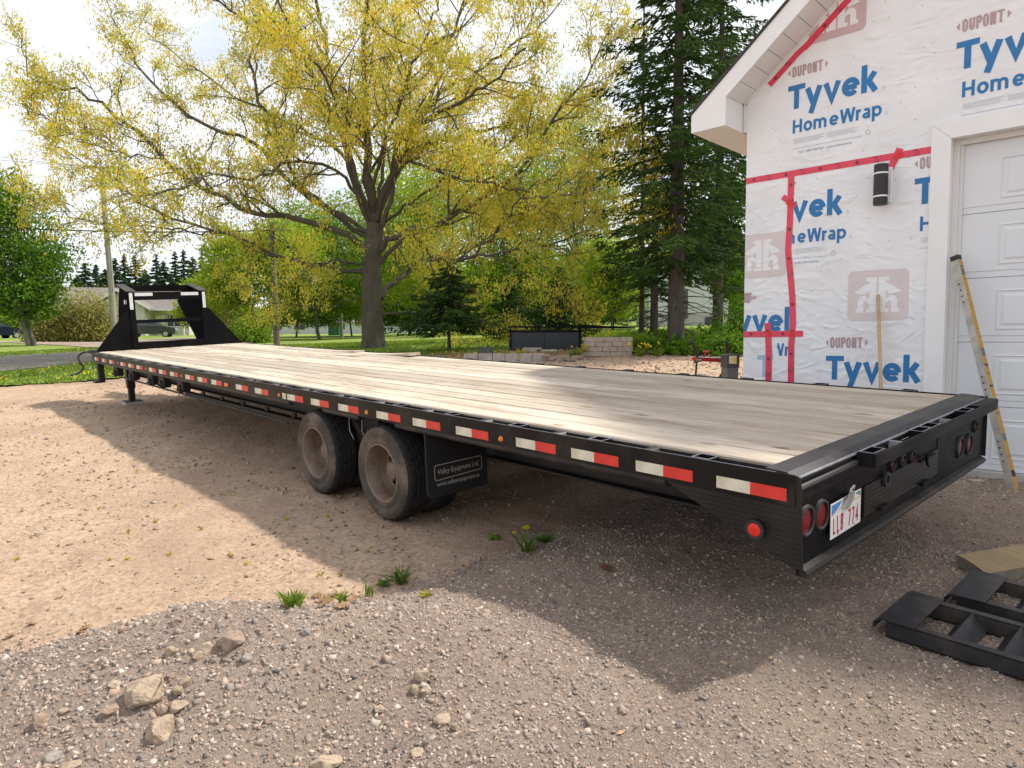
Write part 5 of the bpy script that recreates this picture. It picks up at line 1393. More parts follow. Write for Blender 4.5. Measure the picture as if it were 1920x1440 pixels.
LIMBS = [
    ([(700, 440), (690, 330), (686, 220), (685, 120), (688, 20), (692, -80), (690, -160)], 0, 0, .27, .05, 20),
    ([(704, 440), (735, 360), (742, 280), (780, 235), (830, 212), (895, 172), (925, 150), (985, 90)], 0, -3, .20, .03, 16),
    ([(702, 430), (730, 340), (775, 250), (820, 150), (850, 60), (880, -40), (900, -130)], 0, 3, .20, .04, 18),
    ([(698, 430), (660, 330), (634, 225), (628, 169), (615, 105), (596, 15), (585, -80), (575, -150)], 0, 2, .20, .03, 18),
    ([(697, 420), (650, 270), (600, 169), (562, 105), (499, 64), (431, 19), (370, -40)], 0, -3, .18, .03, 16),
    ([(695, 440), (640, 400), (560, 349), (536, 285), (499, 202), (469, 124), (495, 71), (520, 0), (530, -70)], 0, -1, .17, .03, 18),
    ([(690, 445), (610, 390), (536, 334), (469, 266), (375, 232), (330, 199), (262, 127), (225, 56), (200, 0)], 0, 2, .16, .02, 20),
    ([(690, 468), (650, 440), (585, 418), (520, 408), (470, 398), (409, 364), (337, 326), (277, 262), (195, 202), (150, 176), (94, 161), (55, 140), (48, 80)], 0, -2, .20, .015, 26),
    ([(688, 510), (640, 505), (590, 498), (522, 480), (475, 456), (431, 437), (382, 424), (292, 394), (240, 360), (190, 330), (130, 290), (80, 255)], 0, 2.5, .15, .015, 24),
    ([(420, 436), (360, 432), (300, 425), (220, 425), (150, 412), (90, 390), (40, 360)], 1, -1, .07, .012, 14),
    ([(350, 330), (300, 300), (230, 285), (160, 268), (90, 222), (50, 205)], -1, -2.5, .06, .012, 13),
    ([(712, 470), (734, 440), (801, 431), (850, 405), (902, 375), (962, 330), (1000, 289), (1030, 240), (1071, 180), (1127, 94), (1150, 40)], 0, -2, .20, .015, 22),
    ([(708, 500), (764, 442), (801, 472), (842, 487), (880, 484), (932, 431), (977, 379), (1010, 340)], 0, -4, .13, .015, 14),
    ([(842, 487), (895, 484), (959, 469), (1045, 454), (1090, 435), (1146, 401), (1199, 367), (1235, 330)], -2.5, -4.5, .10, .012, 15),
    ([(712, 560), (724, 545), (747, 522), (775, 503), (810, 488), (870, 470), (930, 450), (990, 420)], 0, 4, .20, .02, 16),
    ([(718, 590), (775, 586), (837, 589), (900, 597), (950, 586), (987, 585), (1033, 570), (1075, 545)], 0, -3, .07, .012, 7),
    ([(690, 545), (637, 572), (587, 578), (534, 570), (494, 550), (450, 545)], 0, 3, .055, .012, 7),
    ([(690, 500), (660, 492), (631, 490), (594, 497), (560, 490)], 0, -2, .09, .02, 5),
    ([(704, 420), (760, 300), (840, 260), (940, 240), (1030, 260), (1110, 280), (1170, 290)], 0, 5, .17, .015, 18),
    ([(704, 420), (750, 310), (850, 330), (950, 350), (1050, 370), (1120, 350)], 0, -6, .15, .015, 16),
    ([(697, 420), (640, 330), (560, 300), (480, 330), (400, 330), (300, 360), (220, 370)], 0, -6, .14, .015, 16),
    ([(697, 420), (650, 300), (560, 240), (440, 180), (340, 110), (260, 50)], 0, 6, .15, .015, 18),
    ([(700, 400), (710, 300), (760, 160), (800, 60), (830, -20)], 0, -6, .15, .02, 15),
    ([(700, 400), (690, 300), (640, 200), (590, 120), (540, 40), (520, -40)], 0, -6, .15, .02, 15),
    ([(700, 400), (720, 320), (720, 200), (740, 100), (760, 0), (770, -90)], 0, 6, .16, .02, 15),
    ([(700, 400), (800, 200), (900, 130), (1000, 60), (1060, -10)], 0, 4, .15, .02, 16),
    ([(700, 440), (760, 390), (830, 340), (900, 310), (960, 260), (1020, 200)], 0, 1, .13, .02, 14),
]
for pts, a, b, r0, r1, ns in LIMBS:
    l = spline(O(pts, a, b), 26)
    l[1:-1] += RNG.normal(size=(24, 3)) * 0.05
    tb.add(l, r0 * (0.60 if (a, b) in ((0, 0), (0, -2), (0, 2.5), (0, -4), (0, 4), (0, 2)) else 0.46), r1 * 0.9, 8)
    left = pts[-1][0] < 420
    branchy(tb, l, r0 * 0.6, r1, lv, int(ns * 1.2), 1.8 if left else 2.7, 0.12, 7, 1.05, 0.20, 0.95 if left else 1.4)
lv = np.array(lv)
# thin the lower middle so that limbs stay readable
sel = RNG.random(len(lv)) < 0.92
lv = lv[sel]
cat = RNG.random(len(lv)) < np.interp(lv[:, 2] - oz.z, [2.5, 5.5, 9.0], [0.25, 0.48, 0.58])
ob = link('trunk', tb.mesh('trunk', M['bark']), oak); ob.matrix_parent_inverse = Matrix.Translation(-oz)
c1 = lv[cat] + RNG.normal(size=(cat.sum(), 3)) * 0.05 - np.array([0, 0, 0.05])
o = link('crown', leaf_mesh('crown', np.repeat(c1, 5, 0) + RNG.normal(size=(5 * len(c1), 3)) * 0.075, 0.115, 0.040, M['oak_leaf'], 0.8), oak); o.matrix_parent_inverse = Matrix.Translation(-oz)
c2 = lv[~cat]
o = link('young_leaves', leaf_mesh('young_leaves', np.repeat(c2, 4, 0) + RNG.normal(size=(4 * len(c2), 3)) * 0.08, 0.10, 0.048, M['oak_green'], 0.25), oak); o.matrix_parent_inverse = Matrix.Translation(-oz)

# ------------------------------------------------------------------ broadleaf trees further off
def broadleaf(name, x, Y, blobs, mat, n, size, label, trunk_r=0.14, bark_='bark_grey', stems=1, group=None, fork=0.45):
    """blobs: (photo x, photo y, radius x px, radius y px) at depth Y make the crown"""
    b = gp(x, Y)
    e = empty(name, loc=tuple(b), label=label, cat='tree', group=group)
    T_ = Tubes(); pts = []
    k = F / Y
    cs = [(px(a, c, Y) + np.array([0, RNG.uniform(-0.3, 0.3) * rx / k, 0]), rx / k, ry / k) for a, c, rx, ry in blobs]
    w_ = np.array([rx * ry for _, rx, ry in cs]); w_ /= w_.sum()
    mid = sum(c for c, _, _ in cs) / len(cs)
    for s in range(stems):
        off = np.array([RNG.uniform(-0.3, 0.3), RNG.uniform(-0.3, 0.3), 0]) * (stems > 1)
        fk = b + off + (mid - b) * fork
        T_.add(spline([b + off - (0, 0, 0.2), b + off + (fk - b - off) * 0.5 + RNG.normal(size=3) * 0.08, fk], 8), trunk_r, trunk_r * 0.7, 8)
        for c, rx, ry in cs:
            for q in range(3):
                t = c + RNG.normal(size=3) * np.array([rx, rx, ry]) * 0.45
                T_.add(spline([fk, fk + (t - fk) * 0.5 + RNG.normal(size=3) * 0.2, t], 8), trunk_r * 0.45, 0.012, 5)
    for (c, rx, ry), f in zip(cs, w_):
        m = int(1.5 * n * f / 9)
        u = unit(RNG.normal(size=(m, 3))) * (RNG.random((m, 1)) ** 0.45)
        cc = c + u * np.array([rx, rx, ry])
        cl = np.repeat(cc, 9, 0) + RNG.normal(size=(m * 9, 3)) * np.array([1, 1, 0.55]) * min(rx, ry) * 0.13
        pts.append(cl)
    pts = np.concatenate(pts)
    pts = pts[pts[:, 2] > ground_z(pts[:, 0], pts[:, 1]) + 0.15]
    inv = Matrix.Translation(-Vector(b))
    o = link('trunk', T_.mesh('trunk', M[bark_]), e); o.matrix_parent_inverse = inv
    o = link('crown', leaf_mesh('crown', pts, size, size * 0.6, M[mat], 0.15), e); o.matrix_parent_inverse = inv
    return e

broadleaf('maple_tree', 62, 36, [(30, 470, 95, 95), (-60, 430, 100, 100), (20, 380, 60, 60), (85, 500, 45, 55), (60, 545, 62, 40), (-40, 540, 90, 55), (40, 590, 50, 26), (85, 560, 40, 36)], 'maple_leaf', 21000, 0.17, 'dense bright green maple at the left edge beyond the street', 0.13, stems=3)
broadleaf('lime_green_tree', 480, 44, [(470, 500, 90, 60), (420, 540, 55, 50), (540, 470, 70, 60), (430, 460, 45, 40)], 'lime_leaf', 15000, 0.19, 'yellow green tree behind the bare wooden pole', 0.12)
broadleaf('lime_green_tree', 600, 48, [(600, 500, 100, 70), (570, 430, 80, 60), (640, 560, 60, 40), (540, 560, 60, 35)], 'mid_leaf', 15000, 0.19, 'fresh green tree showing between the bare pole and the oak trunk', 0.13)
broadleaf('lime_green_tree', 800, 50, [(800, 430, 110, 90), (740, 360, 80, 80), (860, 360, 90, 80), (780, 540, 80, 50)], 'lime_leaf', 19000, 0.20, 'tall yellow green tree directly behind the oak trunk', 0.16)
for i, (x, Y, b_, mt, lab) in enumerate([
    (400, 50, [(400, 560, 55, 45), (360, 585, 40, 30), (440, 590, 40, 30)], 'lime_leaf', 'low leafy tree right of the gooseneck beyond the road'),
    (555, 58, [(560, 560, 60, 45), (590, 590, 45, 25), (520, 595, 40, 22)], 'mid_leaf', 'low leafy tree just right of the bare wooden pole'),
    (660, 62, [(650, 555, 60, 45), (690, 585, 50, 26), (620, 590, 45, 22)], 'lime_leaf', 'low leafy tree hiding the pale building left of the oak trunk'),
    (770, 60, [(765, 560, 60, 45), (800, 590, 50, 26), (740, 592, 45, 22)], 'mid_leaf', 'low leafy tree just right of the oak trunk'),
    (885, 46, [(890, 550, 65, 50), (920, 590, 50, 30), (860, 595, 45, 26)], 'lime_leaf', 'low leafy tree behind the first young spruce'),
    (1010, 48, [(1005, 540, 65, 55), (1040, 585, 50, 32), (970, 590, 50, 28)], 'mid_leaf', 'low leafy tree behind the black dump trailer'),
    (1100, 62, [(1100, 530, 60, 60), (1130, 575, 50, 30), (1075, 585, 45, 26)], 'mid_leaf', 'leafy tree at the far end of the open lawn')]):
    broadleaf('understory_tree', x, Y, b_, mt, 9000, 0.20, lab, 0.09, fork=0.6)
broadleaf('lime_green_tree', 700, 58, [(700, 520, 120, 80), (760, 470, 90, 80), (660, 440, 90, 70), (880, 560, 90, 50)], 'mid_leaf', 15000, 0.24, 'green tree far behind the oak trunk filling the gap under its limbs', 0.15)
broadleaf('lime_green_tree', 960, 42, [(960, 440, 90, 90), (920, 540, 70, 60), (1010, 520, 60, 60), (980, 360, 70, 60)], 'mid_leaf', 17000, 0.18, 'green broadleaf tree above the black dump trailer', 0.14)
broadleaf('lime_green_tree', 1085, 52, [(1085, 400, 80, 110), (1050, 300, 70, 80), (1110, 520, 60, 60), (1080, 220, 60, 60), (1130, 340, 50, 60)], 'pale_leaf', 15000, 0.21, 'pale young tree rising left of the tall spruces', 0.15)
broadleaf('lime_green_tree', 1150, 34, [(1140, 500, 60, 60), (1170, 560, 40, 40), (1110, 560, 40, 40)], 'lime_leaf', 8000, 0.16, 'small lime green tree at the lawn edge left of the spruce trunks', 0.07)
broadleaf('lime_green_tree', 1352, 27, [(1345, 450, 55, 70), (1370, 380, 40, 50), (1300, 470, 40, 40), (1365, 530, 40, 40)], 'maple_leaf', 9000, 0.13, 'leafy green maple branches between the spruces and the garage corner', 0.06)

# ------------------------------------------------------------------ spruces
def spruce(name, x, Y, top, low, rad, label, nb, q, size, mat='needle', r=0.22, group=None, droop=0.35, dead=0, lean=0.0):
    """whorled conifer: top and low in photo pixels, rad in metres"""
    b = gp(x, Y); zt = px(x, top, Y)[2]; zl = px(x, low, Y)[2]
    e = empty(name, loc=tuple(b), label=label, cat='tree', group=group)
    T_ = Tubes()
    ax = lambda z: np.array([b[0] + lean * (z - b[2]), b[1], z])
    T_.add(np.array([ax(z) for z in np.linspace(b[2] - 0.2, zt, 12)]), r, 0.02, 10)
    pts, dr = [], []
    for k in range(nb):
        t = (k + RNG.random()) / nb
        z = zl + (zt - zl) * t
        L = rad * (1 - t) ** 0.75 * RNG.uniform(0.5, 1.15) * (0.55 + 0.45 * min(1, t / 0.12)) + 0.12
        a = k * 2.399 + RNG.normal() * 0.3
        d0 = np.array([math.cos(a), math.sin(a), 0.0])
        s = np.linspace(0, 1, 6)
        cur = ax(z) + d0 * (s * L)[:, None] + np.array([0, 0, 1.0]) * (-(droop * L) * s ** 1.5 + 0.22 * L * s ** 4)[:, None]
        T_.add(cur, 0.022 * min(1, L), 0.005, 4)
        m = max(4, int(1.45 * q * L / rad))
        ss = RNG.uniform(0.10, 1.0, m)
        i = np.minimum(4, (ss * 5).astype(int)); fr = ss * 5 - i
        p = cur[i] + (cur[i + 1] - cur[i]) * fr[:, None]
        side = np.cross(d0, (0, 0, 1.0))
        off = RNG.uniform(-1, 1, m) * 0.30 * L * np.sqrt(ss) * (1.15 - ss * 0.7)
        p = p + side * off[:, None] + np.array([0, 0, 1.0]) * (-0.10 * L * RNG.random(m) ** 2 - 0.16 * np.abs(off))[:, None]
        pts.append(p); dr.append(d0 * 0.6 + side * (np.sign(off) * 0.7)[:, None] + np.array([0, 0, -0.35]) + RNG.normal(size=(m, 3)) * 0.25)
    for k in range(dead):
        z = b[2] + (zl - b[2]) * RNG.uniform(0.25, 1.0); a = RNG.uniform(0, 6.3)
        T_.add(wobble(ax(z), (math.cos(a), math.sin(a), RNG.uniform(-0.5, 0.05)), RNG.uniform(0.6, 2.2), 6, 0.12, -0.02), 0.018, 0.004, 4)
    pts = np.concatenate(pts); dr = np.concatenate(dr)
    inv = Matrix.Translation(-Vector(b))
    o = link('trunk', T_.mesh('trunk', M['bark_dark']), e); o.matrix_parent_inverse = inv
    o = link('crown', leaf_mesh('crown', pts, size * 1.15, size * 0.30, M[mat], 0, dr), e); o.matrix_parent_inverse = inv
    return e
spruce('spruce_tree', 1267, 18.5, -420, 520, 3.1, 'tallest dark spruce with a thick bare trunk left of the garage eave', 165, 165, 0.19, r=0.24, dead=26, droop=0.40)
spruce('spruce_tree', 1345, 22.5, -300, 490, 2.9, 'dark spruce trunk standing close behind the garage corner', 135, 140, 0.20, r=0.18, dead=20, droop=0.40)
spruce('spruce_tree', 1203, 23.5, -40, 540, 2.0, 'slim dark spruce left of the tallest spruce', 80, 70, 0.20, r=0.10, dead=22)
spruce('spruce_tree', 1226, 22.0, 180, 560, 1.5, 'forked dark trunk just left of the tallest spruce', 55, 60, 0.20, r=0.14, dead=16)
spruce('young_spruce', 842, 21.5, 490, 618, 2.1, 'young dark spruce right of the oak trunk', 70, 120, 0.16, r=0.06, droop=0.28)
spruce('young_spruce', 1050, 24.5, 500, 625, 1.6, 'young spruce standing behind the black dump trailer', 65, 90, 0.16, r=0.05, droop=0.28)
spruce('young_spruce', 955, 27.5, 520, 630, 1.7, 'dark young spruce between the other two young ones', 60, 80, 0.17, r=0.05, droop=0.28)
spruce('young_spruce', 1150, 40, 500, 605, 1.8, 'brownish far young spruce on the open lawn', 50, 70, 0.22, r=0.06, droop=0.28)
ORD = 'first second third fourth fifth sixth seventh eighth ninth tenth eleventh twelfth thirteenth fourteenth fifteenth'.split()
for i, (x, top) in enumerate([(150, 520), (165, 493), (186, 497), (203, 505), (222, 484), (239, 478), (259, 480), (277, 506), (299, 477), (312, 490), (334, 472), (350, 468), (366, 482), (384, 470), (402, 490)]):
    spruce('distant_spruce', x, 128 + (i % 3) * 5, top, 560, 2.5 + 0.5 * math.sin(i * 2.3), ORD[i] + ' distant spruce from the left in the skyline row', 44, 70, 0.80, 'needle_far', 0.16, 'distant spruces on the skyline', 0.25)

# ------------------------------------------------------------------ shrubs, hedge, undergrowth
def shrub(name, x, Y, rx, ry, h, n, size, mat, label, group=None, cat='shrub', stems=10):
    b = gp(x, Y)
    e = empty(name, loc=tuple(b), label=label, cat=cat, group=group)
    T_ = Tubes()
    for k in range(stems):
        a = RNG.uniform(0, 6.3); s = RNG.random() ** 0.5
        T_.add(wobble(b + np.array([0.4 * rx * s * math.cos(a), 0.4 * ry * s * math.sin(a), -0.05]), (0.6 * math.cos(a), 0.6 * math.sin(a), 1.4), h * RNG.uniform(0.6, 0.95), 5, 0.12), 0.018, 0.004, 4)
    m = n // 7
    u = unit(RNG.normal(size=(m, 3))) * RNG.random((m, 1)) ** 0.4
    u[:, 2] = np.abs(u[:, 2])
    lump = 1 + 0.28 * np.sin(u[:, :1] * 7 + x) * np.cos(u[:, 1:2] * 6) + 0.12 * RNG.normal(size=(m, 1))
    c = b + u * np.array([rx, ry, h]) * lump
    c = np.repeat(c, 7, 0) + RNG.normal(size=(m * 7, 3)) * 0.09 * max(0.5, h)
    c = c[c[:, 2] > ground_z(c[:, 0], c[:, 1]) + 0.03]
    inv = Matrix.Translation(-Vector(b))
    o = link('stems', T_.mesh('stems', M['bark_grey']), e); o.matrix_parent_inverse = inv
    o = link('foliage', leaf_mesh('foliage', c, size, size * 0.6, M[mat], 0.1), e); o.matrix_parent_inverse = inv
for i, (x, h, rx) in enumerate([(95, 2.3, 1.5), (140, 3.0, 1.6), (182, 3.0, 1.5)]):
    shrub('hedge_bush', x, 44, rx, 1.1, h, 7000, 0.15, 'hedge_leaf', ['low end bush of the pale variegated hedge beside the maple', 'middle bush of the pale variegated hedge across the street', 'rounded hedge bush next to the gooseneck and the tall pole'][i], 'bushes of the pale hedge', 'bush')
shrub('garden_shrub', 470, 40, 1.4, 1.0, 1.5, 4500, 0.15, 'mid_leaf', 'rounded green shrub left of the bare wooden pole')
shrub('garden_shrub', 432, 43, 0.8, 0.8, 2.0, 2500, 0.14, 'hedge_leaf', 'thin flowering shrub by the red post')
for i, (x, Y, h, mat_) in enumerate([(1190, 19.6, 0.45, 'mid_leaf'), (1225, 18.8, 0.40, 'maple_leaf'), (1300, 18.0, 0.42, 'maple_leaf'), (1335, 18.8, 0.55, 'maple_leaf'), (1372, 17.6, 0.55, 'maple_leaf'), (1250, 20.8, 0.5, 'mid_leaf'), (1390, 19.5, 1.2, 'maple_leaf')]):
    shrub('undergrowth_bush', x, Y, 0.9, 0.7, h, 2600, 0.10, mat_, ['bush beside the stacked blocks', 'low bush in front of the forked trunk', 'low bush right of the thick spruce trunk', 'bush in front of the second spruce trunk', 'bush nearest the garage corner', 'bush behind the thick spruce trunk', 'tall bush against the garage corner'][i], 'leafy bushes under the spruces', 'bush', 6)

# far woods that close the view: nobody could count them
n = 22000
x = RNG.uniform(-26, 60, n); y = RNG.uniform(86, 112, n)
hh = 9.5 + 4.0 * fbm(x * 0.11, y * 0.05, 3) + np.where(x < -22, -4, 0)
z = ground_z(x, y) + RNG.random(n) ** 0.8 * hh
tag(link('far_woods', leaf_mesh('far_woods', np.repeat(np.stack([x, y, z], 1), 3, 0) + RNG.normal(size=(3 * n, 3)) * 0.5, 0.7, 0.45, M['mid_leaf'], 0.1)), 'far mixed woods beyond the lawns', kind='stuff')
n = 7000
x = RNG.uniform(-95, -26, n); y = RNG.uniform(112, 128, n)
z = ground_z(x, y) + RNG.random(n) ** 0.8 * (4.5 + 2.5 * fbm(x * 0.2, y * 0.1, 3))
tag(link('far_bushes', leaf_mesh('far_bushes', np.repeat(np.stack([x, y, z], 1), 3, 0) + RNG.normal(size=(3 * n, 3)) * 0.5, 0.7, 0.45, M['mid_leaf'], 0.1)), 'low green growth beyond the houses', kind='stuff')

# ------------------------------------------------------------------ grass, weeds, dandelions, litter
def blades(name, x, y, h, mat, label, base=0.03, w_=0.012):
    n = len(x)
    p = np.stack([x, y, ground_z(x, y) + base], 1)
    L = h * RNG.uniform(0.5, 1.3, n)
    d = unit(np.stack([RNG.normal(size=n) * 0.35, RNG.normal(size=n) * 0.35, np.ones(n)], 1))
    e = unit(np.cross(d, RNG.normal(size=(n, 3))))
    ww = (w_ * (1 + y / 14))[:, None]
    V = np.stack([p - e * ww, p + e * ww, p + d * L[:, None]], 1).reshape(-1, 3)
    return tag(link(name, np_mesh(name, V, np.arange(3 * n).reshape(n, 3), mat)), label, kind='stuff')
n = 60000
x = RNG.uniform(-20, 10, n); y = 13.5 + 19 * RNG.random(n) ** 1.4
ok = (y > lawn_edge(x) + 0.5 * fbm(x * 0.9, y * 0.9, 3) - 0.2 * RNG.random(n)) & (np.abs(x) < y * 0.85)
x, y = x[ok], y[ok]
# keep the asphalt clear
rn = np.array([pg(*q)[:2] for q in [(-420, 740), (-200, 719), (0, 700), (160, 684), (300, 670), (430, 657), (540, 645), (640, 635), (720, 628), (800, 621)]])
rf_ = np.array([pg(*q)[:2] for q in [(-420, 690), (-200, 679), (0, 669), (170, 660.5), (300, 651), (390, 641), (470, 632.5), (560, 629), (640, 623.5), (720, 619), (800, 615)]])
on = (y > np.interp(x, rn[:, 0], rn[:, 1]) - 0.30) & (y < np.interp(x, rf_[:, 0], rf_[:, 1]) + 0.02) & (x < rn[-1, 0])
x, y = x[~on], y[~on]
blades('grass', x, y, 0.06 + 0.16 * ((x > 3) & (y > 18)), M['grass'], 'grass of the lawn strip and round the oak')
n = 420
x = RNG.uniform(-13, 3, n); y = 14.2 + 6 * RNG.random(n)
ok = (y > lawn_edge(x) + 0.2) & ~((y > np.interp(x, rn[:, 0], rn[:, 1]) - 0.05)) & (fbm(x * 0.8, y * 0.8, 2) > 0.02)
x, y = x[ok], y[ok]
p = np.stack([x, y, ground_z(x, y) + 0.10], 1)
tag(link('dandelions', leaf_mesh('dandelions', np.repeat(p, 3, 0) + RNG.normal(size=(3 * len(p), 3)) * 0.012, 0.042, 0.04, M['dandelion'], 0)), 'yellow dandelion heads dotted over the lawn strip', kind='stuff')
n = 2600
x = RNG.uniform(-2.5, 6.5, n); y = lawn_edge(x) + RNG.uniform(-0.7, 1.2, n)
p = np.stack([x, y, ground_z(x, y) + 0.05], 1)
tag(link('leaf_litter', leaf_mesh('leaf_litter', p, 0.10, 0.07, M['dry_leaf'], 0)), 'brown dead leaves along the edge of the yard', kind='stuff')

def tuft(name, p, n, h, mat, label, cat, group=None, w_=0.006, spread=0.5, extra=None):
    """a clump of blades at point p"""
    e = empty(name, loc=tuple(p), label=label, cat=cat, group=group)
    q = np.zeros((n, 3)); q[:, :2] = RNG.normal(size=(n, 2)) * h * 0.14
    d = unit(np.stack([RNG.normal(size=n) * spread, RNG.normal(size=n) * spread, np.ones(n)], 1))
    s = unit(np.cross(d, RNG.normal(size=(n, 3)))); L = (h * RNG.uniform(0.45, 1.15, n))[:, None]
    bend = np.stack([d[:, 0], d[:, 1], -0.2 * np.ones(n)], 1) * 0.35
    V = np.stack([q - s * w_ * 0.6, q + s * w_ * 0.6, q + d * L * 0.55 + s * w_, q + d * L * 0.55 - s * w_, q + d * L + bend * L], 1).reshape(-1, 3)
    i = np.arange(n)[:, None] * 5
    Fc = np.concatenate([i + np.array([[0, 1, 2]]), i + np.array([[0, 2, 3]]), i + np.array([[3, 2, 4]])])
    o = link('blades', np_mesh('blades', V, Fc, mat), e)
    return e
def on_dirt(a, b):
    """yard surface (dirt or gravel, whichever is higher) seen at a photo pixel"""
    Y = pg(a, b)[1] * np.linspace(0.70, 1.04, 160)
    r = RC @ np.array([(a - 960) / F, 1.0, -(b - 720) / F])
    X, Z = r[0] / r[1] * Y, r[2] / r[1] * Y + HC
    h = dirt_h(X, Y)
    h = np.where(edge_dist(X, Y) > -0.35, np.maximum(h, grav_h(X, Y)), h)
    k = int(np.argmax(Z <= h)) if (Z <= h).any() else -1
    return np.array([X[k], Y[k], h[k]])
dnd = tuft('dandelion_plant', on_dirt(990, 1036), 26, 0.16, M['weed'], 'lone yellow dandelion with long stems growing in the shaded gravel', 'plant', w_=0.007, spread=0.45)
for (dx, dz, h) in ((-0.012, 0.155, 1), (-0.085, 0.125, 0)):
    MB().tube([(0, 0, 0), (dx * 0.3, 0, dz * 0.6), (dx, 0, dz)], 0.0022, 5).build('stem', M['weed'], dnd)
    c = np.array([[dx, 0, dz]])
    link('flower', leaf_mesh('flower', np.repeat(c, 46 if h else 14, 0) + RNG.normal(size=(46 if h else 14, 3)) * np.array([0.008, 0.008, 0.004]) * (1 if h else 0.6), 0.022, 0.008, M['dandelion'], 0), dnd)
tuft('weed_clump', on_dirt(925, 1012), 60, 0.05, M['weed'], 'flat dark weed left of the dandelion', 'weed', w_=0.010, spread=1.4)
tuft('weed_clump', on_dirt(1022, 1016), 70, 0.06, M['weed'], 'flat dark weed right of the dandelion', 'weed', w_=0.010, spread=1.4)
tuft('grass_tuft', on_dirt(550, 1140), 80, 0.095, M['grass'], 'bright green grass tuft on the crest of the gravel heap', 'grass tuft', w_=0.0038, spread=0.4)
tuft('grass_tuft', on_dirt(692, 1118), 22, 0.10, M['grass'], 'small upright grass tuft right of the dry leaves', 'grass tuft', w_=0.0038, spread=0.2)
tuft('grass_tuft', on_dirt(642, 1130), 26, 0.065, M['grass'], 'small grass tuft among the dry leaves', 'grass tuft', w_=0.0038, spread=0.5)
tuft('grass_tuft', on_dirt(752, 1095), 60, 0.13, M['weed'], 'wispy grass tuft at the edge of the gravel below the tyre', 'grass tuft', w_=0.004, spread=0.5)
tuft('weed_clump', on_dirt(720, 1098), 40, 0.05, M['weed'], 'low weed beside the wispy grass tuft', 'weed', w_=0.008, spread=1.2)
tuft('weed_clump', on_dirt(800, 1118), 30, 0.05, M['sprout'], 'sparse yellowish weed on the gravel edge', 'weed', w_=0.004, spread=1.2)
for a, b in [(435, 1045), (462, 1060), (205, 1052), (318, 1042), (317, 1042), (378, 995), (185, 955), (237, 1052), (160, 985), (58, 1010), (292, 980), (340, 885), (228, 840), (85, 815), (55, 820), (258, 885), (180, 865), (325, 905), (190, 790), (190, 785), (360, 862), (330, 950), (600, 1080), (640, 1080), (535, 975), (615, 970), (690, 1035), (242, 1000), (30, 1050), (110, 940), (420, 930)]:
    tuft('weed_sprout', on_dirt(a, b), 7, 0.034, M['sprout'], 'tiny yellowish sprout growing in the bare dirt', 'weed', 'tiny sprouts scattered over the dirt', 0.005, 0.55)

n = 700
x = RNG.uniform(-7, 3.0, n); y = 2.2 + 9 * RNG.random(n) ** 1.6
near_edge = np.abs(edge_dist(x, y)) < 0.5
ok = (near_edge & (edge_dist(x, y) < 0.15)) | (RNG.random(n) < 0.35)
x, y = x[ok], y[ok]
z = np.where(edge_dist(x, y) > -0.3, np.maximum(dirt_h(x, y), grav_h(x, y)), dirt_h(x, y)) + 0.008
tag(link('dry_litter', leaf_mesh('dry_litter', np.stack([x, y, z], 1), 0.032, 0.014, M['dry_leaf'], 0, np.stack([RNG.normal(size=len(x)), RNG.normal(size=len(x)), 0.15 * RNG.normal(size=len(x))], 1))), 'small bits of dry leaf and twig strewn over the yard', kind='stuff')

def dead_leaf(p, s, mat, label, group=None, rz=0.0):
    """one curled lobed leaf"""
    ol = [(0, -0.5), (0.12, -0.30), (0.38, -0.28), (0.22, -0.08), (0.48, 0.06), (0.22, 0.12), (0.26, 0.36), (0.08, 0.28), (0, 0.52), (-0.10, 0.28), (-0.28, 0.34), (-0.22, 0.10), (-0.46, 0.02), (-0.22, -0.10), (-0.34, -0.30), (-0.10, -0.30)]
    vs = [(0, 0, 0.06 * s)] + [(a * s, b * s, (0.22 * abs(a) + 0.16 * b * b + RNG.uniform(-0.04, 0.06)) * s) for a, b in ol]
    n = len(ol)
    o = MB().add(vs, [(0, 1 + i, 1 + (i + 1) % n) for i in range(n)]).build('dead_leaf', mat, None, tuple(p + np.array([0, 0, 0.006])))
    o.rotation_euler = (RNG.uniform(-0.25, 0.25), RNG.uniform(-0.25, 0.25), rz)
    return tag(o, label, 'leaf', group)
dead_leaf(on_dirt(1138, 1068), 0.085, M['red_leaf'], 'reddish brown dead leaf lying on the shaded gravel', rz=0.8)
for i, (a, b, s) in enumerate([(612, 1128, .10), (628, 1118, .08), (655, 1132, .085), (595, 1120, .07), (668, 1124, .07), (640, 1140, .075), (605, 1138, .06), (150, 1188, .07), (160, 1180, .06), (20, 1195, .07), (60, 1172, .06)]):
    dead_leaf(on_dirt(a, b), s, M['dry_leaf'], 'curled dry tan leaf lying in the small drift on the gravel edge' if i < 7 else 'dry tan leaf at the left foot of the gravel heap', 'dry leaves in the drift' if i < 7 else 'dry leaves by the heap', RNG.uniform(0, 6))

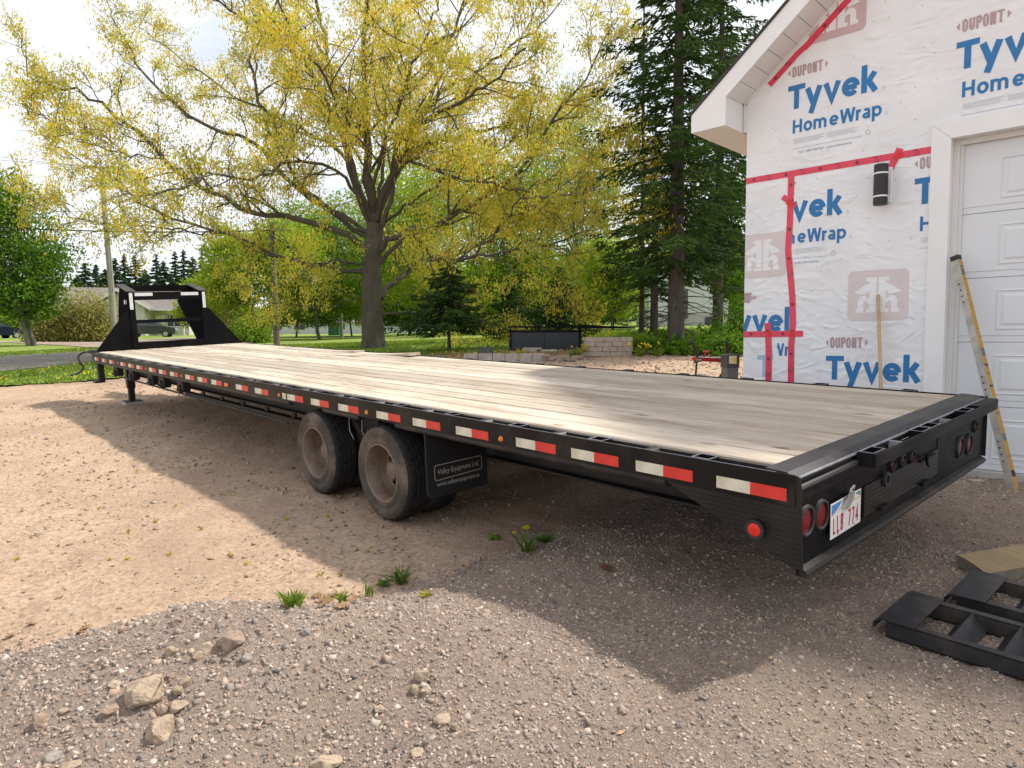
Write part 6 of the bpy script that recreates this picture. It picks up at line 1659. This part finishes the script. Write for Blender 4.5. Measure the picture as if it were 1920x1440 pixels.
def boulder(p, sx, sy, sz_, mat, seed, rz=0.0, tilt=0.0, name='stone'):
    """an angular stone: facetted hull with chipped corners"""
    r = np.random.default_rng(seed)
    bm = bmesh.new()
    for q in range(18):
        v = unit(r.normal(size=3)); v = v / max(abs(v)) ** 0.55
        bm.verts.new(v * r.uniform(0.82, 1.05) * 0.5)
    bmesh.ops.convex_hull(bm, input=bm.verts[:])
    bmesh.ops.delete(bm, geom=[v for v in bm.verts if not v.link_faces], context='VERTS')
    bmesh.ops.bevel(bm, geom=bm.edges[:], offset=0.035, segments=1, affect='EDGES')
    bmesh.ops.triangulate(bm, faces=bm.faces[:])
    bmesh.ops.subdivide_edges(bm, edges=[e for e in bm.edges if e.calc_length() > 0.12], cuts=2, use_grid_fill=True)
    from mathutils import noise as _n
    sv = Vector(r.uniform(0, 50, 3))
    for v in bm.verts:
        d = v.co.normalized()
        v.co += d * (0.085 * _n.noise(v.co * 2.6 + sv) + 0.035 * _n.noise(v.co * 7 + sv))
        v.co.x *= sx; v.co.y *= sy; v.co.z *= sz_
    me = bpy.data.meshes.new(name); bm.to_mesh(me); bm.free(); me.materials.append(mat)
    o = link(name, me, None, tuple(p + np.array([0, 0, sz_ * 0.12])))
    o.rotation_euler = (tilt, 0, rz)
    return o
def on_grav(a, b): return on_dirt(a, b)
STONES = [
    (272, 1295, 78, 62, 'rock', 0.6, 'large tan two lobed stone left of centre on the gravel heap'),
    (304, 1365, 66, 56, 'rock', 0.3, 'large pale tan angular stone lowest of the heap cluster'),
    (336, 1325, 40, 28, 'rock', 0.1, 'tan stone resting against the large pale angular stone'),
    (306, 1331, 28, 22, 'rock_brown', 0.4, 'small brown stone squeezed left of the tan cluster stone'),
    (335, 1298, 24, 30, 'rock', 1.2, 'small upright tan stone above the heap cluster'),
    (322, 1268, 20, 20, 'rock_brown', 0.4, 'small round brown stone right of the large two lobed one'),
    (347, 1276, 26, 28, 'rock_brown', 0.9, 'reddish brown stone above the heap cluster'),
    (435, 1200, 56, 34, 'rock_brown', 0.2, 'flat brown stone near the crest of the heap'),
    (384, 1213, 36, 20, 'rock', 0.0, 'pale flat stone left of the flat brown crest stone'),
    (373, 1230, 26, 20, 'rock', 0.5, 'grey tan stone below the pale flat stone'),
    (461, 1234, 24, 24, 'rock_grey', 0.7, 'grey cubic stone below the flat brown crest stone'),
    (323, 1218, 26, 28, 'rock', 1.0, 'tan stone high on the left flank of the heap'),
    (330, 1165, 26, 22, 'rock_brown', 0.2, 'brown stone at the upper left edge of the heap'),
    (76, 1352, 30, 44, 'rock_brown', 0.3, 'long brown stone at the far left of the heap'),
    (122, 1333, 24, 20, 'rock', 0.3, 'small tan stone right of the long brown stone'),
    (215, 1283, 28, 16, 'rock', 0.0, 'flat tan stone left of the large two lobed one'),
    (206, 1332, 36, 22, 'rock_brown', 0.8, 'sloping brown stone left of the heap cluster'),
    (610, 1425, 66, 36, 'rock', 0.3, 'big tan stone cut by the bottom edge of the view'),
    (792, 1268, 34, 34, 'rock', 0.5, 'pale yellow slab stone on the right of the heap'),
    (797, 1297, 20, 20, 'rock', 0.3, 'small pale stone just below the yellow slab stone'),
    (778, 1290, 16, 26, 'rock', 0.2, 'narrow pale stone left of the small pale one'),
    (828, 1347, 38, 28, 'rock', 0.3, 'rounded pale tan stone low on the right'),
    (855, 1360, 24, 22, 'rock', 0.6, 'cubic pale stone beside the rounded tan one'),
    (505, 1352, 24, 18, 'rock_brown', 0.6, 'brown stone alone at the middle of the heap'),
    (100, 1418, 36, 22, 'rock_grey', 0.3, 'grey stone near the lower left corner'),
    (135, 1434, 40, 20, 'rock', 0.3, 'tan stone at the bottom edge near the left corner'),
    (575, 1184, 22, 18, 'rock_grey', 0.3, 'grey stone near the crest right of the grass tuft'),
    (712, 1330, 22, 20, 'rock', 0.3, 'small tan cube stone right of the heap middle'),
    (782, 1410, 26, 18, 'rock', 0.3, 'tan stone low down below the pale cube'),
    (1320, 1306, 18, 14, 'rock_grey', 0.3, 'pale pebble at the tip of the trailer shadow'),
]
for i, (a, b, w_, h_, mat_, rz, lab) in enumerate(STONES):
    p = on_grav(a, b + h_ * 0.22)
    k = p[1] / F
    o = boulder(p, w_ * k * 1.02, max(w_, h_) * k * 0.85, h_ * k * 0.95, M[mat_], 100 + i, rz, 0.15 * math.sin(i))
    tag(o, lab, 'stone', 'larger stones on the gravel')

# ================================================================== POLES, CABLES, HOUSES, CARS, YARD THINGS
def frame_at(x, Y, rz=0.0, dz=0.0):
    b = gp(x, Y); b[2] += dz
    return b, Matrix.Translation(Vector(b)) @ Matrix.Rotation(rz, 4, 'Z')

def pole(x, Y, top, r, mat, label, lean=(0, 0)):
    b, m = frame_at(x, Y)
    h = px(x, top, Y)[2] - b[2]
    e = empty('utility_pole', matrix=m, label=label, cat='utility pole')
    MB().tube([(0, 0, -0.3), (lean[0] * h * 0.5, 0, h * 0.5), (lean[0] * h, lean[1] * h, h)], [r, r * 0.88, r * 0.75], 14).build('pole_shaft', mat, e, smooth_=True)
    return e, h
pa, ha = pole(519, 26.5, 416, 0.125, M['pole_brown'], 'weathered brown wooden pole standing left of the oak trunk', (-0.012, 0))
MB().tube([(-0.35, 0, ha - 0.32), (0.45, -0.1, ha - 0.30)], 0.03, 6).build('bracket', M['steel'], pa)
MB().lathe([(0, 0), (0, 0.07), (0.16, 0.07), (0.2, 0.03)], 'z', (-0.14, -0.10, ha - 0.75), 12).build('insulator', M['steel'], pa)
pb_, hb = pole(218, 37, 314, 0.16, M['pole'], 'tall grey green utility pole with a crossarm behind the gooseneck', (-0.045, 0))
xt = -0.045 * hb
MB().box(xt - 0.95, xt + 0.75, -0.05, 0.05, hb - 0.05, hb + 0.06, 0.01).build('crossarm', M['pole'], pb_)
for q in (-0.85, -0.25, 0.65):
    MB().lathe([(0, 0), (0, 0.03), (0.05, 0.055), (0.12, 0.04), (0.15, 0)], 'z', (xt + q, 0, hb + 0.06), 10).build('insulator', M['steel'], pb_)
MB().tube(spline([(xt * 0.75, 0, hb * 0.72), (xt * 0.75 + 0.5, 0, hb * 0.77), (xt * 0.75 + 1.0, -0.2, hb * 0.79)], 8), 0.03, 6).lathe([(0, 0), (0, 0.10), (0.12, 0.14), (0.2, 0.05)], 'z', (xt * 0.75 + 1.05, -0.2, hb * 0.76), 12).build('street_lamp_arm', M['steel'], pb_)
MB().tube(spline([(xt * 0.35 + 0.16, -0.16, hb * 0.30), (xt * 0.5 + 0.17, -0.15, hb * 0.5), (xt * 0.72 + 0.14, -0.13, hb * 0.72)], 8), 0.012, 5).build('ground_wire', M['cable'], pb_)
pole(641, 52, 512, 0.15, M['pole'], 'thin pale pole far off between the bare pole and the oak', (-0.02, 0))

def cable(pts, r, sag, label):
    """hanging wire between points (photo px, py, depth)"""
    P = [px(*p) for p in pts]; out = []
    for a, b in zip(P[:-1], P[1:]):
        for t in np.linspace(0, 1, 18)[:-1]: out.append(a + (b - a) * t - np.array([0, 0, 4 * sag * t * (1 - t)]))
    out.append(P[-1])
    return tag(MB().tube(out, r, 5).build('power_cable', M['cable']), label, 'cable')
cable([(-900, 330, 18), (514, 431, 26.4)], 0.022, 0.55, 'thick black cable sagging from the left edge to the bare wooden pole')
cable([(-900, 120, 25), (176, 312, 37)], 0.011, 0.5, 'thin upper wire running to the crossarm of the tall pole')
cable([(-900, 160, 25), (206, 314, 37)], 0.011, 0.5, 'second thin wire running to the crossarm of the tall pole')
cable([(205, 316, 37), (640, 516, 52)], 0.011, 0.4, 'thin wire from the crossarm to the far pale pole')
cable([(514, 436, 26.4), (700, 520, 48)], 0.016, 0.6, 'black cable leaving the bare wooden pole towards the back')

# bungalow across the street
b, m = frame_at(215, 70, 0.25)
hs_ = empty('bungalow', matrix=m, label='cream bungalow with a grey gable roof beyond the hedge and gooseneck', cat='house')
h0 = 2.75
MB().box(-6.0, 7.0, 0, 8, -0.3, h0).build('wall', M['siding'], hs_)
MB().prism([(-0.4, h0), (8.4, h0), (4.0, h0 + 2.0)], 'x', 6.995, 7.005).build('gable', M['siding'], hs_)
rfm = MB()
rfm.prism([(-0.9, h0 - 0.15), (4.0, h0 + 2.25), (4.0, h0 + 2.40), (-0.9, h0 + 0.0)], 'x', -6.6, 7.5)
rfm.prism([(8.9, h0 - 0.15), (8.9, h0 + 0.0), (4.0, h0 + 2.40), (4.0, h0 + 2.25)], 'x', -6.6, 7.5)
rfm.build('roof', M['roof_grey'], hs_)
MB().prism([(-0.92, h0 - 0.17), (4.0, h0 + 2.23), (8.92, h0 - 0.17), (8.92, h0 + 0.02), (4.0, h0 + 2.42), (-0.92, h0 + 0.02)], 'x', 7.502, 7.56).build('rake_board', M['trim_white'], hs_)
# front wing: gable faces the street
wg = MB().box(-1.0, 3.6, -3.0, -0.005, -0.3, h0).build('wing_wall', M['siding'], hs_)
MB().prism([(-1.0, h0), (3.6, h0), (1.3, h0 + 1.5)], 'y', -3.0, -2.99).build('wing_gable', M['siding'], hs_)
MB().prism([(-1.6, h0 - 0.25), (1.3, h0 + 1.6), (4.2, h0 - 0.25), (4.2, h0 - 0.08), (1.3, h0 + 1.78), (-1.6, h0 - 0.08)], 'y', -3.5, 1.0).build('wing_roof', M['roof_grey'], hs_)
MB().prism([(-1.62, h0 - 0.28), (1.3, h0 + 1.58), (4.22, h0 - 0.28), (4.22, h0 - 0.06), (1.3, h0 + 1.80), (-1.62, h0 - 0.06)], 'y', -3.56, -3.502).build('rake_board', M['trim_white'], hs_)
for x_, y_, w_, z_ in ((5.0, -0.02, 1.2, 1.0), (-3.6, -0.02, 1.6, 1.0), (0.5, -3.02, 1.5, 0.95)):
    wd = MB().box(x_ - 0.08, x_ + w_ + 0.08, y_ - 0.05, y_ + 0.01, z_ - 0.08, z_ + 1.2).build('window', M['trim_white'], hs_)
    MB().box(x_, x_ + w_ / 2 - 0.03, y_ - 0.055, y_ - 0.052, z_, z_ + 1.12).build('pane', M['window'], wd)
    MB().box(x_ + w_ / 2 + 0.03, x_ + w_, y_ - 0.055, y_ - 0.052, z_, z_ + 1.12).build('pane', M['window'], wd)
MB().box(3.9, 4.75, -0.06, -0.01, 0.0, 2.1).build('door', M['trim_white'], hs_)
MB().box(3.65, 7.0, -1.8, -0.01, h0 - 0.2, h0 - 0.05).box(6.8, 6.92, -1.75, -1.63, -0.1, h0 - 0.2).build('porch', M['trim_white'], hs_)

# white house behind the tall spruces
b, m = frame_at(1290, 46, -0.06)
wh = empty('white_house', matrix=m, label='white sided house half hidden behind the spruce trunks', cat='house')
MB().box(-2.6, 2.6, 0, 7, 0.75, 4.0).build('wall', M['siding_white'], wh)
for k in range(16): MB().box(-2.61, 2.61, -0.012, 0.0, 0.80 + k * 0.2, 0.80 + k * 0.2 + 0.185).build('siding_board', M['siding_white'], wh)
MB().box(-2.6, 2.6, 0.03, 7, -0.5, 0.748).build('basement_wall', M['concrete'], wh)
MB().prism([(-3.0, 3.95), (3.0, 3.95), (0, 5.6)], 'y', -0.4, 7.4).build('roof', M['roof_grey'], wh)
dw_ = MB().box(-0.85, -0.05, -0.06, -0.014, 0.5, 2.4).build('door', M['grey_plastic'], wh)
MB().box(1.1, 1.9, -0.03, 0.0, 0.1, 0.6).build('basement_window', M['window'], wh)
# long pale building and green shed far behind the oak
b, m = frame_at(660, 78, 0.0)
fb_ = empty('pale_barn', matrix=m, label='long low pale building far behind the oak trunk', cat='building')
MB().box(-9, 9.5, 0, 6, -0.2, 1.35).build('wall', M['siding_white'], fb_)
MB().prism([(-0.4, 1.3), (6.4, 1.3), (3, 2.1)], 'x', -9.4, 9.9).build('roof', M['roof_grey'], fb_)
for x_ in (-6.5, -2, 5.5): MB().box(x_, x_ + 1.2, -0.03, -0.002, 0.5, 1.1).build('window', M['window'], fb_)
b, m = frame_at(626, 66, 0.1)
gs_ = empty('green_shed', matrix=m, label='small dark green shed far off left of the oak trunk', cat='shed')
MB().box(-0.5, 0.5, 0, 1.0, 0, 1.1).build('wall', M['shed_green'], gs_)
MB().prism([(-0.6, 1.08), (0.6, 1.08), (0, 1.45)], 'y', -0.1, 1.1).build('roof', M['roof_grey'], gs_)

def car(x, Y, rz, paintm, label, s=1.0):
    b, m = frame_at(x, Y, rz, 0.05)
    e = empty('parked_car', matrix=m @ Matrix.Scale(s, 4), label=label, cat='car')
    low = [(-2.1, 0.25), (2.05, 0.25), (2.15, 0.55), (2.05, 0.80), (1.15, 0.95), (-1.95, 1.02), (-2.15, 0.75)]
    MB().prism(low, 'y', -0.82, 0.82).build('body', paintm, e)
    cab = MB()
    lo = [(1.10, 0.94), (-1.85, 1.0)]; hi = [(0.35, 1.42), (-1.45, 1.45)]
    vs = [(1.10, -.78, .95), (-1.90, -.78, 1.01), (-1.90, .78, 1.01), (1.10, .78, .95), (0.30, -.62, 1.43), (-1.45, -.62, 1.46), (-1.45, .62, 1.46), (0.30, .62, 1.43)]
    cab.add(vs, [(4, 5, 6, 7), (0, 1, 5, 4), (1, 2, 6, 5), (2, 3, 7, 6), (3, 0, 4, 7)]).build('cabin', paintm, e)
    for sy in (-1, 1):
        for a, c in ((0.72, -0.28), (-0.36, -1.25)):
            MB().add([(a, sy * .755, 1.03), (c, sy * .755, 1.04), (c + 0.02, sy * .650, 1.37), (a - 0.36 if a > 0 else a, sy * .650, 1.36)], [(0, 1, 2, 3)]).build('side_window', M['window'], e)
        for a in (1.30, -1.30):
            MB().lathe([(0, 0.0), (0, 0.20), (0.02, 0.21), (0.02, 0.31), (-0.16, 0.31), (-0.16, 0.0)] if sy > 0 else [(0, 0.0), (0, 0.20), (-0.02, 0.21), (-0.02, 0.31), (0.16, 0.31), (0.16, 0.0)], 'y', (a, sy * 0.83, 0.26), 18).build('wheel', M['tread'], e)
            MB().lathe([(sy * 0.012, 0.0), (sy * 0.012, 0.20)], 'y', (a, sy * 0.835, 0.26), 14).build('hubcap', M['chrome'], e)
    MB().add([(-1.93, -.66, 1.05), (-1.93, .66, 1.05), (-1.52, .54, 1.40), (-1.52, -.54, 1.40)], [(0, 1, 2, 3)]).build('rear_window', M['window'], e)
    MB().add([(1.03, -.68, 1.0), (1.03, .68, 1.0), (0.38, .56, 1.40), (0.38, -.56, 1.40)], [(0, 1, 2, 3)]).build('windscreen', M['window'], e)
    for sy in (-1, 1): MB().box(-2.17, -2.12, sy * 0.6 - 0.15, sy * 0.6 + 0.15, 0.68, 0.84).build('tail_light', M['lens_red'], e)
    MB().box(-2.175, -2.15, -0.26, 0.26, 0.56, 0.68).build('number_plate', M['plate_label'], e)
    return e
car(284, 62, 0.30, M['car_grey'], 'dark grey car parked at the bungalow, seen through the gooseneck')
car(-10, 58, 1.15, M['car_blue'], 'dark blue hatchback parked at the far left edge')
b, m = frame_at(424, 40)
rp_ = empty('red_hydrant', matrix=m, label='small weathered red hydrant post right of the gooseneck', cat='hydrant')
MB().lathe([(0, 0.12), (0.08, 0.12), (0.1, 0.07), (0.75, 0.07), (0.8, 0.10), (0.92, 0.09), (1.05, 0.03), (1.1, 0)], 'z', (0, 0, 0), 12).build('barrel', M['red_plastic'], rp_, smooth_=True)
MB().lathe([(-0.17, 0.05), (0.17, 0.05)], 'x', (0, 0, 0.68), 10).tube([(0, 0, 1.05), (0.16, 0, 1.2)], 0.03, 6).build('outlet', M['red_plastic'], rp_)

# black dump trailer behind the yard
b, m = frame_at(1030, 20.0, 0.02, 0.02)
dt_ = empty('dump_trailer', matrix=m, label='low black dump trailer with a two panel side parked beyond the yard', cat='trailer')
for a, c in ((-1.10, -0.145), (-0.135, 0.86)): MB().box(a, c, 0.0, 0.03, 0.02, 0.56, 0.004).build('side_panel', M['navy'], dt_)
MB().box(-1.14, -1.10, -0.03, 0.05, 0, 0.66).box(0.86, 0.93, -0.03, 0.05, 0, 0.74).box(-1.14, 0.93, 1.5, 1.56, 0.0, 0.6).box(-0.145, -0.135, 0.004, 0.04, 0.02, 0.56).build('side_post', M['black'], dt_)
MB().box(-1.17, 0.98, -0.03, 0.06, 0.565, 0.625, 0.006).build('top_rail', M['black'], dt_)
MB().box(-1.20, 1.0, 0.40, 0.46, 0.70, 0.75, 0.006).box(-1.15, -1.10, 0.40, 0.46, 0.55, 0.70).box(0.88, 0.94, 0.40, 0.46, 0.55, 0.70).box(-0.3, -0.24, 0.40, 0.46, 0.55, 0.70).build('tarp_bar', M['black'], dt_)
MB().prism([(0.93, 0.66), (2.5, 0.655), (2.5, 0.69), (0.93, 0.78)], 'y', 0.0, 0.05).prism([(0.93, 0.60), (2.5, 0.63), (2.5, 0.65), (0.93, 0.64)], 'y', 0.6, 0.65).build('ramp_rail', M['black'], dt_)
MB().box(-1.1, 0.9, 0.05, 1.5, 0.05, 0.12).build('bed', M['black'], dt_)
for a in (-0.5, 0.45): MB().lathe([(0.9, 0.0), (0.9, 0.3), (1.15, 0.3), (1.15, 0)], 'y', (a, 0.5, 0.02), 16).build('wheel', M['tread'], dt_)

def blockset(name, x, Y, rz, rows, mat, label, cat, hh, dd, group=None, dz=0.0):
    b, m = frame_at(x, Y, rz, dz)
    e = empty(name, matrix=m, label=label, cat=cat, group=group)
    for r, row in enumerate(rows):
        z_ = r * hh
        for a, c in row:
            MB().box(a + 0.004, c - 0.004, random.uniform(-0.015, 0.015), dd, z_ + 0.003, z_ + hh - 0.002, 0.008).build('block', mat, e)
    return e
blockset('block_stack', 1143, 18.0, 0.03, [[(-0.60, 0.02), (0.02, 0.46), (0.46, 0.60)], [(-0.62, -0.18), (-0.18, 0.20), (0.20, 0.62)], [(-0.61, -0.36), (-0.36, 0.08), (0.08, 0.34), (0.34, 0.61)], [(-0.61, -0.16), (-0.16, 0.28), (0.28, 0.61)]], M['block'], 'neat stack of tan concrete blocks right of the black dump trailer', 'block stack', 0.128, 0.55)
blockset('low_block_wall', 945, 17.3, -0.02, [[(-1.02, -0.66), (-0.65, -0.30), (-0.29, 0.02), (0.03, 0.36), (0.37, 0.70), (0.71, 1.03)]], M['block_grey'], 'single row of pale blocks edging the bed before the dump trailer', 'low wall', 0.22, 0.22)
b, m = frame_at(1143, 17.95, 0.0, 0.512)
for i, (x, Y, w_, h_, mat_, lab) in enumerate([(1035, 17.4, .32, .16, 'rock', 'pale rubble stone right of the low block row'), (1060, 17.2, .36, .15, 'rock_grey', 'grey rubble stone under the leaning board'), (1082, 17.5, .40, .22, 'rock_brown', 'brown rubble stone against the block stack'), (1050, 17.0, .24, .12, 'rock', 'small pale rubble stone in front of the others'), (1072, 16.9, .22, .11, 'rock_grey', 'small grey rubble stone before the brown one'), (880, 17.7, .34, .20, 'rock_brown', 'reddish stone at the left end of the low block row'), (800, 18.4, .3, .16, 'rock_brown', 'reddish stone lying just behind the deck planks'), (822, 18.6, .34, .2, 'rock_brown', 'larger reddish stone next to the leaf pile'), (948, 18.2, .22, .13, 'rock_brown', 'round reddish stone left of the dump trailer')]):
    tag(boulder(gp(x, Y), w_, w_ * 0.8, h_, M[mat_], 300 + i, i * 0.7), lab, 'stone', 'rubble stones by the blocks')
b, m = frame_at(1045, 17.15, 0.0, 0.16)
tag(MB().box(-0.42, 0.34, -0.06, 0.06, -0.012, 0.012, 0.003, mat=Matrix.Rotation(-0.10, 4, 'Y')).build('board', M['wood_side'], None, tuple(b)), 'grey board lying across the rubble stones', 'board')
b, m = frame_at(1000, 17.6, 0.0, 0.02)
sl = empty('paving_slab_pile', matrix=m, label='few grey slabs piled behind the low block row', cat='slab pile')
for k, (a, c, z_) in enumerate(((-0.30, 0.10, 0.20), (-0.22, 0.22, 0.25), (0.20, 0.62, 0.20))): MB().box(a, c, 0.25, 0.6, z_, z_ + 0.045, 0.006).build('slab', M['block_grey'], sl)
# dark slatted crate leaning
b, m = frame_at(908, 18.8, -0.1, 0.02)
cr = empty('slatted_pallet', matrix=m @ Matrix.Rotation(-0.45, 4, 'X'), label='small dark slatted pallet leaning in the leaf litter', cat='pallet')
for k in range(4): MB().box(-0.20 + k * 0.012, 0.20 + k * 0.012, 0, 0.02, 0.02 + k * 0.075, 0.075 + k * 0.075, 0.003).build('slat', M['pallet'], cr)
for a in (-0.18, 0.17): MB().box(a, a + 0.03, 0.021, 0.05, 0, 0.31).build('runner', M['pallet'], cr)
# landscape edging and daffodils
b1, b2 = gp(1205, 18.4), gp(1330, 17.6)
MB_e = MB().tube([b1 + (0, 0, 0.06), b2 + (0, 0, 0.06)], 0.035, 6)
tag(MB_e.build('edging_pipe', M['block_grey']), 'pale pipe edging the bed right of the daffodils', 'pipe')
def daff(x, Y, n, label):
    p = gp(x, Y); p[2] += 0.0
    e = tuft('daffodil_clump', p, 70, 0.30, M['grass'], label, 'flowers', w_=0.012, spread=0.45)
    q = np.stack([RNG.normal(size=n) * 0.16, RNG.normal(size=n) * 0.10, 0.22 + 0.14 * RNG.random(n)], 1)
    for i in range(n):
        link('flower', leaf_mesh('flower', np.repeat(q[i:i + 1], 7, 0) + RNG.normal(size=(7, 3)) * 0.012, 0.06, 0.04, M['dandelion'], 0), e)
daff(1200, 17.8, 12, 'clump of yellow daffodils right of the block stack')
daff(1232, 17.6, 1, 'green leafy clump with hardly a flower right of the daffodils')
daff(1078, 17.9, 3, 'small yellow flowering clump at the left end of the block stack')
for x, Y in ((975, 17.6), (1093, 17.8)): tuft('weed_clump', gp(x, Y) + (0, 0, 0.15), 50, 0.22, M['sprout'], 'yellow green weed growing behind the low block row' if x < 1000 else 'yellow green weed hanging at the block stack corner', 'weed', w_=0.014, spread=0.9)

# red snow blower standing between trailer and garage
b, m = frame_at(1335, 10.6, 0.12)
sb_ = empty('snow_blower', matrix=m, label='red and black walk behind snow blower standing beyond the deck beside the garage', cat='snow blower')
Zp = px(1335, 676, 10.6)[2] - b[2]
pn = Matrix.Translation((0, 0, Zp)) @ Matrix.Rotation(0.06, 4, 'Y')
MB().prism([(-0.26, -0.02), (0.25, -0.02), (0.25, 0.03), (-0.26, 0.03)], 'y', -0.08, 0.16).build('control_panel', M['red_plastic'], sb_).matrix_local = pn
MB().box(-0.245, 0.235, -0.06, 0.15, 0.031, 0.046, 0.004).build('panel_top', M['mid_plastic'], sb_).matrix_local = pn
MB().tube([(-0.10, 0.05, 0.03), (-0.08, 0.06, 0.12)], 0.012, 6).tube([(-0.12, 0.06, 0.125), (-0.03, 0.06, 0.13)], 0.018, 8).build('chute_lever', M['red_plastic'], sb_).matrix_local = pn
for a, c in ((-0.22, 0.09), (0.26, -0.05)):
    s = -1 if a < 0 else 1
    MB().tube(spline([(a, 0.05, Zp - 0.02), (a + c * 0.5, 0.2, Zp - 0.25), (a + c, 0.3, 0.25)], 10), 0.016, 8).build('handle_tube', M['lamp_black'], sb_, smooth_=True)
MB().tube([(-0.23, -0.02, Zp + 0.03), (-0.27, -0.22, Zp + 0.01), (-0.40, -0.34, Zp - 0.0)], 0.022, 8).build('grip', M['lamp_black'], sb_)
MB().tube([(0.24, -0.02, Zp + 0.01), (0.10, -0.20, Zp - 0.02), (0.02, -0.30, Zp - 0.0)], 0.020, 8).build('grip', M['lamp_black'], sb_)
MB().tube(spline([(-0.23, -0.02, Zp + 0.05), (-0.28, -0.02, Zp + 0.20), (-0.36, -0.04, Zp + 0.32)], 8), 0.026, 8).build('clutch_lever', M['lamp_black'], sb_)
MB().tube(spline([(0.24, -0.02, Zp + 0.03), (0.24, -0.02, Zp + 0.16), (0.22, -0.03, Zp + 0.30)], 8), 0.026, 8).build('clutch_lever', M['lamp_black'], sb_)
MB().box(-0.16, 0.20, 0.45, 0.80, 0.10, 0.30, 0.03).build('engine', M['lamp_black'], sb_)
MB().box(-0.30, 0.30, 0.80, 1.10, 0.03, 0.27, 0.03).build('auger_housing', M['red_plastic'], sb_)
for a in (-0.3, 0.3): MB().lathe([(-0.05, 0), (-0.05, 0.13), (0.05, 0.13), (0.05, 0)], 'x', (a, 0.55, 0.13), 18).build('wheel', M['tread'], sb_)
b, m = frame_at(1375, 10.1, 0.1)
bn = empty('storage_bin', matrix=m, label='grey plastic bin with a cream label on its hood beside the garage corner', cat='bin')
Zt = px(1375, 664, 10.1)[2] - b[2]
MB().prism([(-0.075, 0.0), (0.075, 0.0), (0.085, Zt - 0.20), (-0.085, Zt - 0.20)], 'y', 0, 0.22).build('bin_body', M['mid_plastic'], bn)
MB().prism([(-0.095, Zt - 0.20), (0.095, Zt - 0.20), (0.095, Zt - 0.02), (0.075, Zt), (-0.075, Zt), (-0.095, Zt - 0.02)], 'y', -0.01, 0.23).build('bin_hood', M['grey_plastic'], bn)
MB().box(-0.065, 0.050, -0.0135, -0.011, Zt - 0.14, Zt - 0.025).build('bin_label', M['label_cream'], bn)
MB().box(0.0, 0.045, -0.0155, -0.014, Zt - 0.12, Zt - 0.04).build('label_panel', M['label_yellow'], bn)
